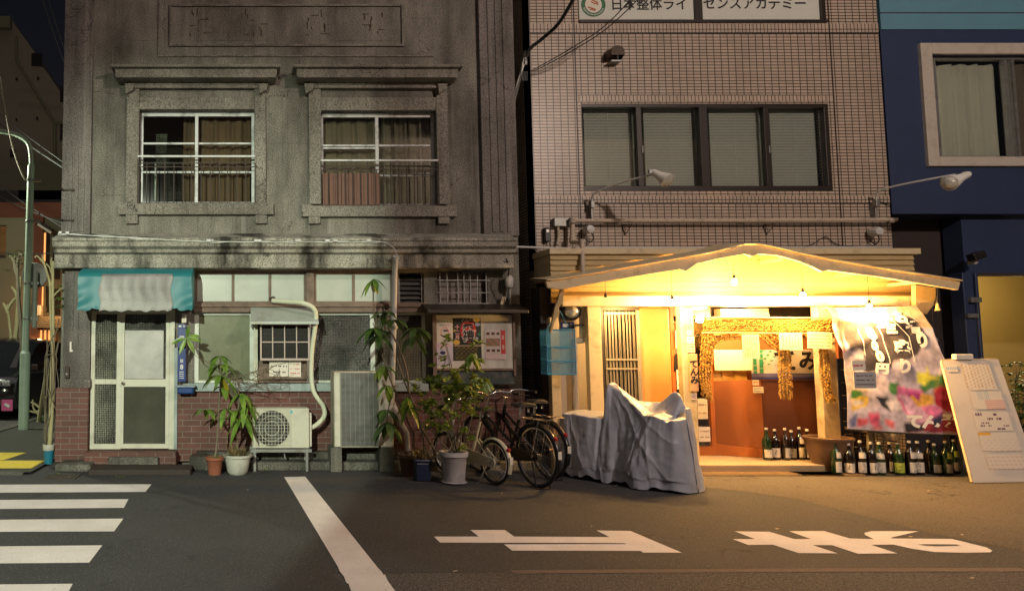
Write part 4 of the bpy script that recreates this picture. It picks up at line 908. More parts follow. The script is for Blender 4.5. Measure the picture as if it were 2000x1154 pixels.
# terracotta pot with tall stem
T1 = thing('potted_plant', 'tall thin large-leaved plant in a small terracotta pot', 'potted plant', G(419, 926)); c0 = T1.location.copy(); rr = random.Random(21)
pot(T1, c0, .098, .075, .21, 'terracotta'); g2 = G(419, 926)
dd = lambda px, py, dy=0: P3(px, py, g2.y + .1 + dy)
b = MB(); b.tube(bez([(c0.x, c0.y, .18), dd(424, 860), dd(427, 800), dd(431, 740), dd(430, 690)]), [.014] * 17 + [.012] * 16, 7) if False else b.tube(bez([(c0.x, c0.y, .18), dd(424, 860), dd(427, 800), dd(431, 740), dd(430, 695)]), .012, 7)
b.tube([dd(428, 800), dd(412, 796), dd(402, 800)], .006, 5); b.build('stem', 'bark', T1, smooth=True)
b = MB()
for (px, py, n, L) in ((430, 695, 6, .20), (431, 712, 7, .24), (430, 733, 6, .25), (402, 800, 5, .18), (436, 755, 3, .18)): whorl(b, dd(px, py), n, L, .055, rr, -.1, .75)
b.build('leaves', 'leaf', T1, smooth='all'); b = MB(); whorl(b, dd(434, 738), 2, .2, .055, rr, -1, .8); b.build('yellow_leaf', 'leaf_yellow', T1, smooth='all')
b = MB(); grass(b, (c0.x, c0.y, .19), 16, .1, .06, rr); b.build('sprouts', 'leaf', T1)
# white round pot
T2 = thing('potted_plant', 'drooping large-leaved plant with dry grass in a rounded white pot', 'potted plant', G(464, 925)); c0 = T2.location.copy(); rr = random.Random(31)
b = MB(); b.lathe([(0, 0), (.10, 0), (.125, .03), (.15, .16), (.155, .20), (.175, .205), (.178, .235), (.155, .235), (.145, .2), (0, .2)], c0, 30); b.build('pot', 'pot_white', T2, smooth=True)
b = MB(); b.disc((c0.x, c0.y, .215), .145, 24); b.build('soil', 'soil', T2); dd = lambda px, py, dy=.05: P3(px, py, c0.y + dy)
b = MB(); b.tube(bez([(c0.x, c0.y, .2), dd(462, 840), dd(465, 800), dd(470, 768)]), .010, 6); b.tube(bez([dd(465, 805), dd(445, 800), dd(432, 797)]), .006, 5)
for i in range(16):  # bare twigs spreading to the right
    a0 = dd(448 + rr.uniform(-10, 25), 742 + rr.uniform(-6, 8)); b.tube(bez([dd(466, 790), a0, dd(rr.uniform(470, 545), rr.uniform(715, 765), rr.uniform(-.1, .2)), dd(rr.uniform(490, 560), rr.uniform(700, 770), rr.uniform(-.1, .2))], 4), .0035, 4)
b.build('stem', 'bark', T2, smooth=True)
b = MB()
for (px, py, n, L) in ((470, 768, 6, .22), (465, 800, 7, .25), (474, 815, 6, .26), (440, 798, 4, .22), (480, 790, 5, .2)): whorl(b, dd(px, py), n, L, .06, rr, -.3, .8)
b.build('leaves', 'leaf', T2, smooth='all'); b = MB(); grass(b, (c0.x, c0.y, .21), 150, .22, .11, rr); b.build('dry_grass', 'dry', T2)
# leafy branch in front of the blue plate
BR = thing('hanging_branch', 'single thin branch with five long leaves in front of the blue address plate', 'branch', P3(395, 700, 9.4)); rr = random.Random(4)
b = MB(); b.tube(bez([P3(364, 660, 9.4), P3(372, 680, 9.4), P3(385, 697, 9.42), P3(408, 708, 9.5), P3(432, 722, 9.35)]), .005, 5); b.build('stem', 'bark', BR); b = MB(); c_ = P3(364, 660, 9.4)
for d in ((-1, 0, -.2), (.9, 0, -.05), (.6, 0, -.9), (-.5, -.2, -1), (.2, -.3, .9), (.9, .2, .3)): leaf(b, c_, d, (0, -1, .4), .20, .06, .2)
b.build('leaves', 'leaf', BR, smooth='all')
# brown pot and blue pot with the tall leaning plants
T3 = thing('potted_plant', 'very tall leaning plant with whorls of long leaves in a brown pot', 'potted plant', G(800, 928)); c0 = T3.location.copy(); rr = random.Random(51)
pot(T3, c0, .125, .095, .26, 'pot_brown'); dd = lambda px, py, dy=0: P3(px, py, c0.y + dy)
b = MB(); b.tube(bez([(c0.x + .02, c0.y, .2), dd(806, 850), dd(786, 800), dd(762, 740), dd(743, 680), dd(731, 620), dd(729, 560), dd(730, 545)]), .0085, 6)
b.tube(bez([(c0.x + .04, c0.y, .2), dd(850, 890), dd(835, 855), dd(805, 800), dd(795, 730), dd(780, 680), dd(760, 640), dd(755, 605)]), .013, 7)
b.tube(bez([dd(790, 700), dd(806, 680), dd(812, 640)]), .006, 5); b.tube(bez([dd(770, 760), dd(758, 800), dd(755, 830)]), .006, 5); b.tube(bez([dd(740, 655), dd(732, 640), dd(728, 630)]), .006, 5); b.build('stem', 'bark', T3, smooth=True)
b = MB()
for (px, py, n, L, e) in ((752, 610, 6, .22, 0), (768, 625, 6, .22, -.1), (730, 640, 8, .24, -.4), (740, 655, 7, .24, -.3), (812, 640, 7, .24, -.2), (808, 655, 5, .24, -.6)): whorl(b, dd(px, py), n, L, .062, rr, e, .55)
b.build('leaves', 'leaf_dark', T3, smooth='all'); b = MB()
for (px, py, n, L, e) in ((730, 545, 5, .2, -.5), (752, 715, 6, .19, -.3), (756, 752, 5, .18, -.5), (795, 775, 5, .22, -.8), (800, 790, 4, .22, -.8)): whorl(b, dd(px, py), n, L, .056, rr, e, .6)
b.build('leaves', 'leaf', T3, smooth='all'); b = MB()
for (px, py, n, L, e) in ((752, 800, 5, .20, -.4), (757, 824, 6, .22, -.6)): whorl(b, dd(px, py, -.1), n, L, .075, rr, e, .6)
b.build('leaves', 'leaf_dark', T3, smooth='all'); b = MB(); leaf(b, dd(731, 548), (.25, 0, -1), (0, -1, 0), .16, .055, .1); b.build('yellow_leaf', 'leaf_yellow', T3)
T4 = thing('potted_plant', 'bare leaning stems and dry grass in a dark blue pot', 'potted plant', G(828, 940)); c0 = T4.location.copy(); rr = random.Random(61)
b = MB(); b.prism([(c0.x - .085, c0.y + .0), (c0.x + .085, c0.y), (c0.x + .085, c0.y + .17), (c0.x - .085, c0.y + .17)], 0, .21, 'z'); b.prism([(c0.x - .1, c0.y - .012), (c0.x + .1, c0.y - .012), (c0.x + .1, c0.y + .185), (c0.x - .1, c0.y + .185)], .21, .25, 'z'); b.build('pot', 'pot_blue', T4, bevel=.012)
b = MB(); b.box(c0.x - .085, c0.x + .085, c0.y, c0.y + .17, .251, .256); b.build('soil', 'soil', T4)
b = MB(); grass(b, (c0.x, c0.y + .08, .25), 170, .24, .07, rr); b.build('dry_grass', 'dry', T4); dd = lambda px, py, dy=.08: P3(px, py, c0.y + dy)
b = MB(); b.tube(bez([dd(828, 900), dd(826, 850), dd(812, 800), dd(790, 745), dd(775, 700)]), .010, 6); b.tube(bez([dd(830, 900), dd(850, 850), dd(862, 820)]), .006, 5); b.tube(bez([dd(828, 890), dd(838, 860), dd(830, 835)]), .005, 5); b.build('stem', 'bark', T4, smooth=True)
# tall pale pot with a bushy shrub
T5 = thing('potted_plant', 'bushy many-stemmed shrub in a tall pale grey pot on a saucer', 'potted plant', G(887, 944)); c0 = T5.location.copy(); rr = random.Random(71)
pot(T5, (c0.x, c0.y, .015), .145, .118, .345, 'pot_grey', .016); b = MB(); b.lathe([(0, 0), (.12, 0), (.145, .022), (.14, .026), (.115, .012), (0, .012)], c0, 26); b.build('saucer', 'pot_grey', T5, smooth=True)
dd = lambda px, py, dy=0: P3(px, py, c0.y + dy); stems = [[(890, 885), (875, 840), (850, 810), (825, 775), (808, 750)], [(888, 885), (870, 830), (866, 780), (862, 740), (870, 705)], [(892, 885), (896, 830), (888, 780), (885, 730), (870, 665)], [(895, 885), (905, 830), (912, 790), (925, 755)], [(884, 885), (850, 850), (838, 820), (835, 790)],
   [(890, 885), (893, 850), (903, 800), (920, 740), (931, 690)], [(893, 885), (880, 800), (884, 770), (892, 740)], [(896, 885), (910, 860), (925, 800), (938, 745)], [(888, 885), (884, 850), (876, 800), (858, 770)]]
b = MB(); tips = []
for i, s_ in enumerate(stems):
    pts = bez([dd(x, y_, rr.uniform(-.12, .18) * (k_ / 3)) for k_, (x, y_) in enumerate(s_)], 6); b.tube(pts, [.009 - .006 * k_ / len(pts) for k_ in range(len(pts))], 6)
    tips += [pts[-1], pts[int(len(pts) * .75)], pts[int(len(pts) * .6)]]
b.tube(bez([dd(868, 665, .05), dd(877, 705), dd(884, 760)]), .004, 5); b.build('stem', 'bark', T5, smooth=True)
b = MB()
for t_ in tips:
    for k_ in range(5):
        c_ = t_ + Vector((rr.gauss(0, .06), rr.gauss(0, .06), rr.gauss(0, .06))); tuft(b, c_, 6, .085, .034, rr)
for k_ in range(26): tuft(b, dd(rr.uniform(830, 915), rr.uniform(735, 845), rr.uniform(-.15, .2)), 6, .085, .034, rr)
for k_ in range(14): tuft(b, dd(rr.uniform(890, 925), rr.uniform(835, 880), rr.uniform(-.15, .1)), 6, .07, .026, rr)
b.build('leaves', leafmat('shrub_leaf', (.09, .17, .025), (.32, .38, .07)), T5, smooth='all')
b = MB(); whorl(b, dd(922, 690), 6, .17, .055, rr, -.7, .7); b.build('leaves', 'leaf', T5, smooth='all')
T6 = thing('sapling', 'slender sapling with five large bright leaves rising behind the black bicycle', 'plant', G(925, 915)); c0 = T6.location.copy(); dd = lambda px, py, dy=0: P3(px, py, c0.y + dy); rr = random.Random(81)
b = MB(); b.tube(bez([G(925, 915), dd(938, 850), dd(946, 800), dd(944, 768), dd(945, 742)]), .007, 6); b.build('stem', 'bark', T6)
b = MB(); c_ = dd(945, 742)
for d in ((-1, 0, .15), (-.7, -.2, -.8), (.1, -.3, -1), (.8, .0, -.6), (-.2, .4, -.3), (.5, -.3, -.9)): leaf(b, c_, d, (0, -1, .5), .17, .062, .15)
b.build('leaves', 'leaf', T6, smooth='all')

wd = MB(); rr = random.Random(404)
for (px, py, n) in ((618, 908, 5), (642, 912, 6), (575, 917, 4), (735, 915, 4), (232, 932, 3), (108, 926, 4), (1390, 904, 12), (1420, 905, 8), (1128, 930, 9), (1080, 928, 6), (520, 918, 4)):
    p = G(px, py)
    for k_ in range(n): grass(wd, (p.x + rr.uniform(-.07, .07), p.y + .02, 0 if px < 1300 and px != 618 else .0), 3, .05, .02, rr)
o = wd.build('weeds', 'leaf', None); o['kind'] = 'stuff'; o['label'] = 'small green weeds in the cracks along the building foot'; o['category'] = 'weeds'
# ============================================================ bicycles
def bicycle(name, lab, contact_rear, heading, R_, base, mf, mtyre, basket=False, rack=True, small=False, fender='bike_black'):
    """local x forward, rear wheel contact at origin"""
    t = thing(name, lab, 'bicycle', (0, 0, 0), 'bicycles parked at the end of the concrete building')
    circ = lambda cx_, r_, n=40: [(cx_ + r_ * math.cos(6.2832 * i / n), 0, R_ + r_ * math.sin(6.2832 * i / n)) for i in range(n)]
    for cx_, back in ((0, 1), (base, 0)):
        b = MB(); b.tube(circ(cx_, R_ - .018), .018, 8, True); wo = b.build('wheel', mtyre, t, smooth=True)
        b = MB(); b.tube(circ(cx_, R_ - .042), .011, 6, True); b.build('rim', 'chrome', wo, smooth=True)
        b = MB(); n = 28
        for i in range(n):
            a_ = 6.2832 * i / n; q = a_ + (.35 if i % 2 else -.35); s_ = .025 if i % 4 < 2 else -.025
            b.tube([(cx_ + .02 * math.cos(q), s_, R_ + .02 * math.sin(q)), (cx_ + (R_ - .045) * math.cos(a_), 0, R_ + (R_ - .045) * math.sin(a_))], .0013, 4)
        b.build('spokes', 'chrome', wo); b = MB(); b.tube([(cx_, -.06, R_), (cx_, .06, R_)], .02 if back else .015, 10); b.build('hub', 'chrome', wo, smooth=True)
        a0, a1 = (.15, 2.75) if back else (.5, 2.5)
        if back: a0, a1 = .35, 3.5
        b = MB(); n = 22; prof = [(-.026, .008), (-.018, .020), (0, .026), (.018, .020), (.026, .008)]
        vs = [(cx_ + (R_ + p[1]) * math.cos(a0 + (a1 - a0) * i / n), p[0], R_ + (R_ + p[1]) * math.sin(a0 + (a1 - a0) * i / n)) for i in range(n + 1) for p in prof]
        b.add(vs, [(i * 5 + k_, i * 5 + k_ + 1, i * 5 + k_ + 6, i * 5 + k_ + 5) for i in range(n) for k_ in range(4)]); fo_ = b.build('mudguard', fender, t, smooth='all')
    bb = (base * .44, 0, R_ * .88 if not small else .27); st = (base * .26, 0, .72 if not small else .68); hd = (base * .82, 0, .80 if not small else .66); hb = (base * .88, 0, .62 if not small else .50)
    b = MB(); b.tube([bb, st], .017, 8); b.tube([bb, hb], .021, 8)
    if not small: b.tube([(base * .36, 0, .42), (base * .85, 0, .72)], .017, 8)
    for s_ in (-1, 1):
        b.tube([(bb[0], s_ * .02, bb[2]), (0, s_ * .055, R_)], .009, 6); b.tube([(base * .31, s_ * .02, .58 if not small else .48), (0, s_ * .055, R_)], .008, 6)
    b.build('frame', mf, t, smooth=True); b = MB(); b.tube([hd, hb], .022, 10)
    for s_ in (-1, 1): b.tube(bez([(hb[0], s_ * .035, hb[2]), (base * .94, s_ * .05, R_ + (.1)), (base, s_ * .05, R_)], 4), .010, 6)
    b.build('fork', mf, t, smooth=True)
    zt = .86 if not small else .80
    b = MB(); b.tube([st, (base * .235, 0, zt)], .013, 8); b.build('seat_post', 'chrome', t, smooth=True)
    b = MB(); sx = base * .23
    def sad(u, v):
        l_ = u; w_ = .095 * (1 - l_) ** .8 + .022 + .01 * math.sin(l_ * 3); a_ = v * math.pi; return (sx - .12 + .27 * l_, math.cos(a_) * w_, zt + .01 + math.sin(a_) * .055 * (1 - .3 * l_) * min(1, (l_ + .12) * 5))
    b.grid(14, 10, sad); n0 = 15; b.add([sad(0, j / 10) for j in range(11)], [tuple(range(11))]); b.add([sad(i / 14, 0) for i in range(15)] + [sad(i / 14, 1) for i in range(14, -1, -1)], [tuple(range(30))]); b.build('saddle', 'saddle', t, smooth='all')
    b = MB(); zs = zt - .03
    for s_ in (-1, 1): b.tube([(sx - .08 + .003 * math.cos(k_), s_ * .04 + .014 * math.cos(k_ * 1.2), zs - .02 + .05 * k_ / 20) for k_ in range(20)], .004, 4)
    b.build('saddle_springs', 'chrome', t)
    hx, hz = base * .78, hd[2] + (.16 if not small else .22); b = MB(); b.tube([hd, (hx, 0, hz)], .013, 8)
    b.tube(bez([(hx - .22, -.27, hz + .02), (hx - .10, -.26, hz + .03), (hx, -.12, hz + .04), (hx + .01, 0, hz), (hx, .12, hz + .04), (hx - .10, .26, hz + .03), (hx - .22, .27, hz + .02)], 6), .011, 8); ho = b.build('handlebar', 'chrome', t, smooth=True)
    b = MB()
    for s_ in (-1, 1): b.tube([(hx - .23, s_ * .27, hz + .02), (hx - .11, s_ * .262, hz + .03)], .018, 8)
    b.build('grips', 'saddle', ho, smooth=True); b = MB()
    for s_ in (-1, 1): b.tube(bez([(hx - .02, s_ * .2, hz + .02), (hx + .03, s_ * .23, hz - .02), (hx - .12, s_ * .25, hz - .03)], 4), .006, 5)
    b.build('brake_levers', 'chrome', ho)
    b = MB(); b.tube([(bb[0] + .09 * math.cos(k_ * .52), .045, bb[2] + .09 * math.sin(k_ * .52)) for k_ in range(12)], .006, 5, True); b.tube([(bb[0], -.05, bb[2]), (bb[0], .05, bb[2])], .018, 8)
    b.tube([(bb[0], .06, bb[2]), (bb[0] + .11, .07, bb[2] - .12)], .008, 6); b.tube([(bb[0], -.06, bb[2]), (bb[0] - .11, -.07, bb[2] + .12)], .008, 6)
    b.build('crank', 'chrome', t, smooth=True); b = MB(); b.obox((bb[0] + .11, .12, bb[2] - .12), (.09, .08, .025), 0); b.obox((bb[0] - .11, -.12, bb[2] + .12), (.09, .08, .025), 0); b.build('pedals', 'saddle', t)
    b = MB(); pr = [(-.07, bb[2] + .1)]; b.prism([(-.05, R_ + .05), (bb[0] + .1, bb[2] + .1), (bb[0] + .12, bb[2]), (bb[0] + .1, bb[2] - .08), (-.05, R_ - .05), (-.07, R_)], .04, .055); b.build('chain_guard', mf if not small else 'bike_white', t, bevel=.004)
    if rack:
        zr = 2 * R_ + .06; b = MB()
        for s_ in (-.055, 0, .055): b.tube([(base * .26, s_, zr), (-.22, s_, zr)], .005, 5)
        for x in (-.22, -.05, .12): b.tube([(x, -.055, zr), (x, .055, zr)], .005, 5)
        for s_ in (-1, 1): b.tube([(0, s_ * .06, R_), (-.12, s_ * .055, zr)], .004, 5)
        b.build('rear_rack', 'chrome', t)
    b = MB(); a_ = 2.75; b.lathe([(0, .03), (.018, .025), (.024, .01), (.024, 0)], (-(R_ + .03) * math.cos(.62), 0, R_ + (R_ + .03) * math.sin(.62)), 12, Matrix.Rotation(math.radians(-90), 3, 'Y')); b.build('reflector', 'red_glass', t)
    b = MB(); b.box(-(R_ + .035) * math.cos(.2), -(R_ + .028) * math.cos(.2), -.022, .022, R_ + .01, R_ + .09); b.build('mudguard_tag', 'paper', t)
    b = MB()
    if small: b.tube([(.05, .06, R_ - .03), (.10, .15, .0)], .008, 6)
    else:
        b.tube([(0, .07, R_ - .01), (-.10, .09, .0)], .007, 6); b.tube([(0, -.07, R_ - .01), (-.10, -.09, .0)], .007, 6); b.tube([(-.10, .09, .006), (-.10, -.09, .006)], .007, 6)
    b.build('kickstand', 'bike_black' if not small else 'chrome', t)
    if basket:
        b = MB(); bx, bz = base * .98, hd[2] + .02
        for i in range(7):
            k_ = i / 6; w_ = .13 + .03 * k_; zz_ = bz - .14 + .2 * k_; b.tube([(bx - .11 - .02 * k_, -w_, zz_), (bx + .13 + .02 * k_, -w_, zz_), (bx + .13 + .02 * k_, w_, zz_), (bx - .11 - .02 * k_, w_, zz_)], .0025, 4, True)
        for i in range(9): yy = -.13 + .26 * i / 8; b.tube([(bx + .15, yy * 1.2, bz + .06), (bx + .13, yy, bz - .14), (bx - .11, yy, bz - .14), (bx - .13, yy * 1.2, bz + .06)], .002, 4)
        b.build('basket', 'black_metal', t)
    t.location = contact_rear; t.rotation_euler = (math.radians(0), 0, heading); return t
H = lambda deg: math.radians(90 - deg)
g_ = G(1052, 953); bicycle('city_bicycle', 'black city bicycle standing nearest the street with its large rear wheel in front', (g_.x, g_.y + .03, 0), H(-17), .345, 1.08, 'bike_black', 'rubber', basket=False)
g_ = G(1088, 940); bicycle('city_bicycle', 'black city bicycle half hidden behind the nearer black one, beside the gap', (g_.x - .02, g_.y + .15, 0), H(-14), .335, 1.05, 'bike_black', 'rubber', basket=False)
g_ = G(968, 947); bicycle('folding_bicycle', 'cream small-wheeled bicycle with a cream rear mudguard beside the pale pot', (g_.x, g_.y + .02, 0), H(-21), .25, .90, 'bike_white', 'rubber', small=True, rack=False, fender='bike_white')
# ============================================================ tiled building
YT = 9.95
TB = thing('tiled_building', 'pink tiled building with a wide dark four-pane window above the lit shop', 'building', (P(1390, 300, YT)[0], YT, 0))
rt = lambda a, b, c, d, Y=YT: R(a, b, c, d, Y)
TX0 = P(1041, 300, YT)[0]; TX1 = P(1731, 300, YT)[0]; wb = rt(1137, 203, 1622, 373); ws = rt(1128, -95, 1610, 43)
w = MB(); w.holes(TX0, TX1, 2.6, 9.5, YT, YT + .25, [wb, ws]); w.quad((TX0, YT, 0), (TX0, 18, 0), (TX0, 18, 9.5), (TX0, YT, 9.5)); w.quad((TX1, YT, 0), (TX1, 18, 0), (TX1, 18, 9.5), (TX1, YT, 9.5)); w.quad((TX0, 18, 0), (TX1, 18, 0), (TX1, 18, 9.5), (TX0, 18, 9.5)); w.quad((TX0, YT, 9.5), (TX1, YT, 9.5), (TX1, 18, 9.5), (TX0, 18, 9.5))
w.build('wall', 'tile', TB)
v = MB(); zt = lambda py: P(1400, py, YT)[1]
def band(y0, y1, a=TX0 - .001, c=TX1 + .001): v.box(a, c, YT - .006, YT + .01, zt(y1), zt(y0))
xj0 = P(1130, 300, YT)[0]; xj1 = P(1634, 300, YT)[0]
band(383, 396); band(47, 64); v.box(xj0, xj1, YT - .006, YT + .01, zt(198), zt(186)); v.build('soldier_course', 'tile_v', TB)
j = MB()
for py in (397, 65): j.box(TX0, TX1, YT - .009, YT - .001, zt(py) - .008, zt(py) + .006)
j.box(xj0 - .008, xj0 + .004, YT - .0092, YT - .001, 1.5, 9.4); j.box(xj1 - .004, xj1 + .008, YT - .0092, YT - .001, 1.5, 9.4); j.build('expansion_joint', 'dark_wood', TB)
f = MB(); y = YT + .06; x0, x1, z0, z1 = wb; t = .045
f.box(x0, x1, y - .05, y + .04, z1 - t, z1); f.box(x0, x1, y - .06, y + .04, z0, z0 + .07); f.box(x0, x0 + .02, y - .05, y + .04, z0 + .07, z1 - t); f.box(x1 - .05, x1, y - .05, y + .04, z0 + .07, z1 - t)
for q, w_ in ((1246, .035), (1372, .055), (1495, .035)): x = P(q, 290, y)[0]; f.box(x - w_, x + w_, y - .052, y + .03, z0 + .07, z1 - t)
fo = f.build('window', 'dark_wood', TB, bevel=.003); g = MB(); g.box(x0 + .01, x1 - .01, y, y + .004, z0 + .02, z1 - .02); g.build('pane', 'glass', fo)
b = MB()
for (a_, c_) in ((1141, 1232), (1258, 1352), (1386, 1482), (1505, 1592)):
    xa, xb = P(a_, 290, y + .12)[0], P(c_, 290, y + .12)[0]; n = 52
    for i in range(n): zz_ = z0 + .05 + (z1 - z0 - .08) * i / n; b.quad((xa, y + .10, zz_), (xb, y + .10, zz_), (xb, y + .118, zz_ + .022), (xa, y + .118, zz_ + .022))
    b.box((xa + xb) / 2 - .003, (xa + xb) / 2 + .003, y + .096, y + .099, z0 + .05, z1 - .03)
b.build('blinds', 'blind', fo, fix=False); b = MB(); b.box(x0, x1, y + .16, y + .17, z0, z1); b.build('curtain_backing', mat('grey_backing', (.16, .17, .15), .9), fo)
for q in (1255, 1503): b = MB(); p_ = P(q, 292, y - .06); b.box(p_[0] - .008, p_[0] + .008, y - .07, y - .052, p_[1] - .05, p_[1] + .05); b.build('handle', 'grey_metal', fo, bevel=.003)
# window sign of the upper floor
f = MB(); x0, x1, z0, z1 = ws; y = YT + .05
f.box(x0, x1, y - .08, y + .04, z0 - .02, z0 + .02); xm = P(1361, 20, y)[0]; f.box(xm - .05, xm + .05, y - .05, y + .04, z0 + .02, z1); f.box(x1 - .06, x1, y - .05, y + .04, z0 + .02, z1); f.box(x0, x1, y - .05, y + .04, z1, z1 + .04)
fo = f.build('window', 'dark_wood', TB, bevel=.003)
for k_, (a_, c_) in enumerate(((1129, 1352), (1368, 1598))):
    r = R(a_, -80, c_, 42, y); b = MB(); b.box(r[0], r[1], y - .01, y, z0 + .02, z1); po = b.build('sign_board', mat('pale_sign_%d' % k_, (.60, .62, .56), .5, var=.06), None)
    tag(po, ('left pale sign panel with a round green emblem and black Japanese text' if k_ == 0 else 'right pale sign panel with black Japanese text and no emblem'), 'sign')
    t_ = MB(); zc = P(1260, 11, y)[1]
    if k_ == 0:
        put_text(t_, '日本整体ライ', .186, lambda u, v: (P(1267, 11, y)[0] + u * .985, y - .014, zc + v * 1.05), .003); t_.build('lettering', 'ink', po)
        c_ = P(1158, 11, y); e = MB(); ro = Matrix.Rotation(math.radians(90), 3, 'X'); e.disc((c_[0], y - .014, c_[1]), .172, 40, ro); eo = e.build('emblem', mat('emblem_green', (.02, .14, .05), .5, var=0), po)
        e = MB(); e.disc((c_[0], y - .017, c_[1]), .118, 36, ro); e.build('emblem_field', 'paper', eo)
        e = MB()
        for (ox, oz, L_, a_) in ((.02, .05, .10, -.5), (.0, .025, .07, -.5), (-.03, -.05, .11, -.3), (-.01, -.075, .08, -.2), (.05, .01, .04, -.6)): e.obox((c_[0] + ox, y - .019, c_[1] + oz), (L_, .002, .018), Matrix.Rotation(-a_, 3, 'Y'))
        e.build('emblem_mark', mat('emblem_orange', (.45, .16, .06), .6, var=0), eo)
        e = MB()
        for i in range(4): e.disc((c_[0] - .03 + .02 * i, y - .020, c_[1] + .008 - .012 * i), .006, 8, ro)
        for i in range(18): a_ = math.radians(200 + i * 8); e.obox((c_[0] + .145 * math.cos(a_), y - .018, c_[1] + .145 * math.sin(a_)), (.008, .002, .022), Matrix.Rotation(-(a_ - 1.57), 3, 'Y'))
        e.build('emblem_dots', 'white_ink', eo)
    else: put_text(t_, 'センスアカデミー', .186, lambda u, v: (P(1473, 8, y)[0] + u * .985, y - .014, zc + .01 + v * 1.05), .003); t_.build('lettering', 'ink', po)
# vent hood
VH = thing('vent_hood', 'small brown metal vent hood high on the pink tiles', 'vent', P3(1193, 115, YT)); c_ = P3(1193, 112, YT); b = MB()
n = 14; vs = []; 
for i in range(n + 1): a_ = math.pi * i / n; vs.append((c_.x + .10 * math.cos(a_), YT - .006, c_.z + .01 + .10 * math.sin(a_))); vs.append((c_.x + .09 * math.cos(a_), YT - .20, c_.z + .0 + .085 * math.sin(a_)))
vs += [(c_.x - .10, YT - .006, c_.z - .09), (c_.x - .09, YT - .2, c_.z - .05), (c_.x + .10, YT - .006, c_.z - .09), (c_.x + .09, YT - .2, c_.z - .05)]
L_ = len(vs); fs = [(2 * i, 2 * i + 1, 2 * i + 3, 2 * i + 2) for i in range(n)] + [(L_ - 4, L_ - 3, 2 * n + 1, 2 * n), (0, 1, L_ - 1, L_ - 2)]; b.add(vs, fs)
b.add([vs[2 * i + 1] for i in range(n + 1)] + [vs[L_ - 3], vs[L_ - 1]], [tuple(range(n + 3))]); b.build('hood', mat('bronze_metal', (.06, .045, .035), .3, metal=.7), VH); b = MB(); b.box(c_.x - .07, c_.x + .07, YT - .15, YT - .01, c_.z - .12, c_.z - .10); b.build('flap', 'grey_metal', VH)
# arm floodlights
def flood(lab, pts, head0, head1):
    o = thing('arm_floodlight', lab, 'lamp', pts[0], 'reflector lamps on long arms above the shop'); b = MB(); b.tube(bez(pts, 6), .013, 8); b.build('arm', 'pvc', o, smooth=True)
    d = (Vector(head1) - Vector(head0)); L_ = d.length; rot = d.to_track_quat('Z', 'Y').to_matrix()
    b = MB(); b.lathe([(0, -.02), (.035, -.015), (.045, .02), (.05, L_ * .35), (.085, L_ * .75), (.095, L_ * .9), (.088, L_ * .9)], head0, 20, rot); b.build('shade', mat('white_enamel', (.82, .80, .74), .35, var=.08, dirt=.2), o, smooth=True)
    b = MB(); b.lathe([(.088, L_ * .88), (.07, L_ * .97), (.04, L_ * 1.03), (0, L_ * 1.05)], head0, 20, rot); b.build('lens', 'lamp_glass', o, smooth=True)
    b = MB(); b.obox(Vector(head0) - Vector((.02, 0, -.01)), (.09, .03, .05), 0); b.obox(pts[0], (.05, .07, .09), 0); b.box(pts[0].x - .012, pts[0].x + .012, pts[0].y, YT, pts[0].z - .2, pts[0].z + .02); b.build('bracket', 'grey_metal', o, bevel=.004)
flood('left arm floodlight above the shop, its white head tilted down to the right', [P3(1156, 400, 9.85), P3(1157, 385, 9.80), P3(1166, 375, 9.72), P3(1215, 356, 9.45), P3(1272, 342, 9.15)], P3(1277, 337, 9.12), P3(1308, 355, 8.95))
flood('right arm floodlight by the navy wall, its white head pointing down to the left', [P3(1711, 398, 9.85), P3(1713, 380, 9.80), P3(1724, 370, 9.72), P3(1780, 357, 9.45), P3(1866, 341, 9.1)], P3(1890, 341, 9.08), P3(1850, 360, 8.95))
# conduits
CP = thing('conduit_pipe', 'long beige conduit running across the tiles and down over the shop front', 'pipe', P3(1440, 430, 9.8)); b = MB(); Yc = 9.82
b.tube([P3(1120, 431, Yc), P3(1440, 431, Yc), P3(1752, 429, Yc)], .026, 10); b.tube([P3(1118, 429, Yc), P3(1118, 470, Yc)], .032, 10); b.tube([P3(1116, 473, Yc), P3(1136, 473, 9.6)], .03, 10); b.tube([P3(1137, 470, 9.45), P3(1138, 533, 9.28)], .028, 10); b.build('pipe', 'pvc_beige', CP, smooth=True)
b = MB()
for px, py in ((1118, 431), (1118, 468), (1136, 473)): b.lathe([(.0, -.035), (.042, -.035), (.042, .035), (0, .035)], P3(px, py, 9.8 if px < 1130 else 9.5), 12)
for px in (1118, 1460, 1740): b.lathe([(.034, -.04), (.034, .04)], P3(px, 430.5, Yc), 12, Matrix.Rotation(math.radians(90), 3, 'Y'))
b.build('coupling', 'pvc_beige', CP, smooth=True); b = MB()
for px in (1229, 1508): b = MB(); a_ = P3(px, 433, Yc); b.tube([(a_.x - .04, YT - .01, a_.z - .03), (a_.x + .04, Yc, a_.z - .03), (a_.x, YT - .01, a_.z - .16), (a_.x - .04, YT - .01, a_.z - .03)], .008, 5); b.build('bracket', 'rust_metal', CP)
JB = thing('junction_box', 'grey square junction box with a short tube under it on the tiles', 'electrical box', P3(1096, 434, 9.9)); r = R(1083, 425, 1111, 442, 9.86); b = MB(); b.rbox(r, 9.86, 9.94); b.build('box', 'grey_metal', JB, bevel=.006); b = MB(); b.tube([P3(1090, 442, 9.9), P3(1091, 462, 9.9), P3(1088, 478, 9.9)], .02, 8); b.build('tube', 'pvc_beige', JB, smooth=True)
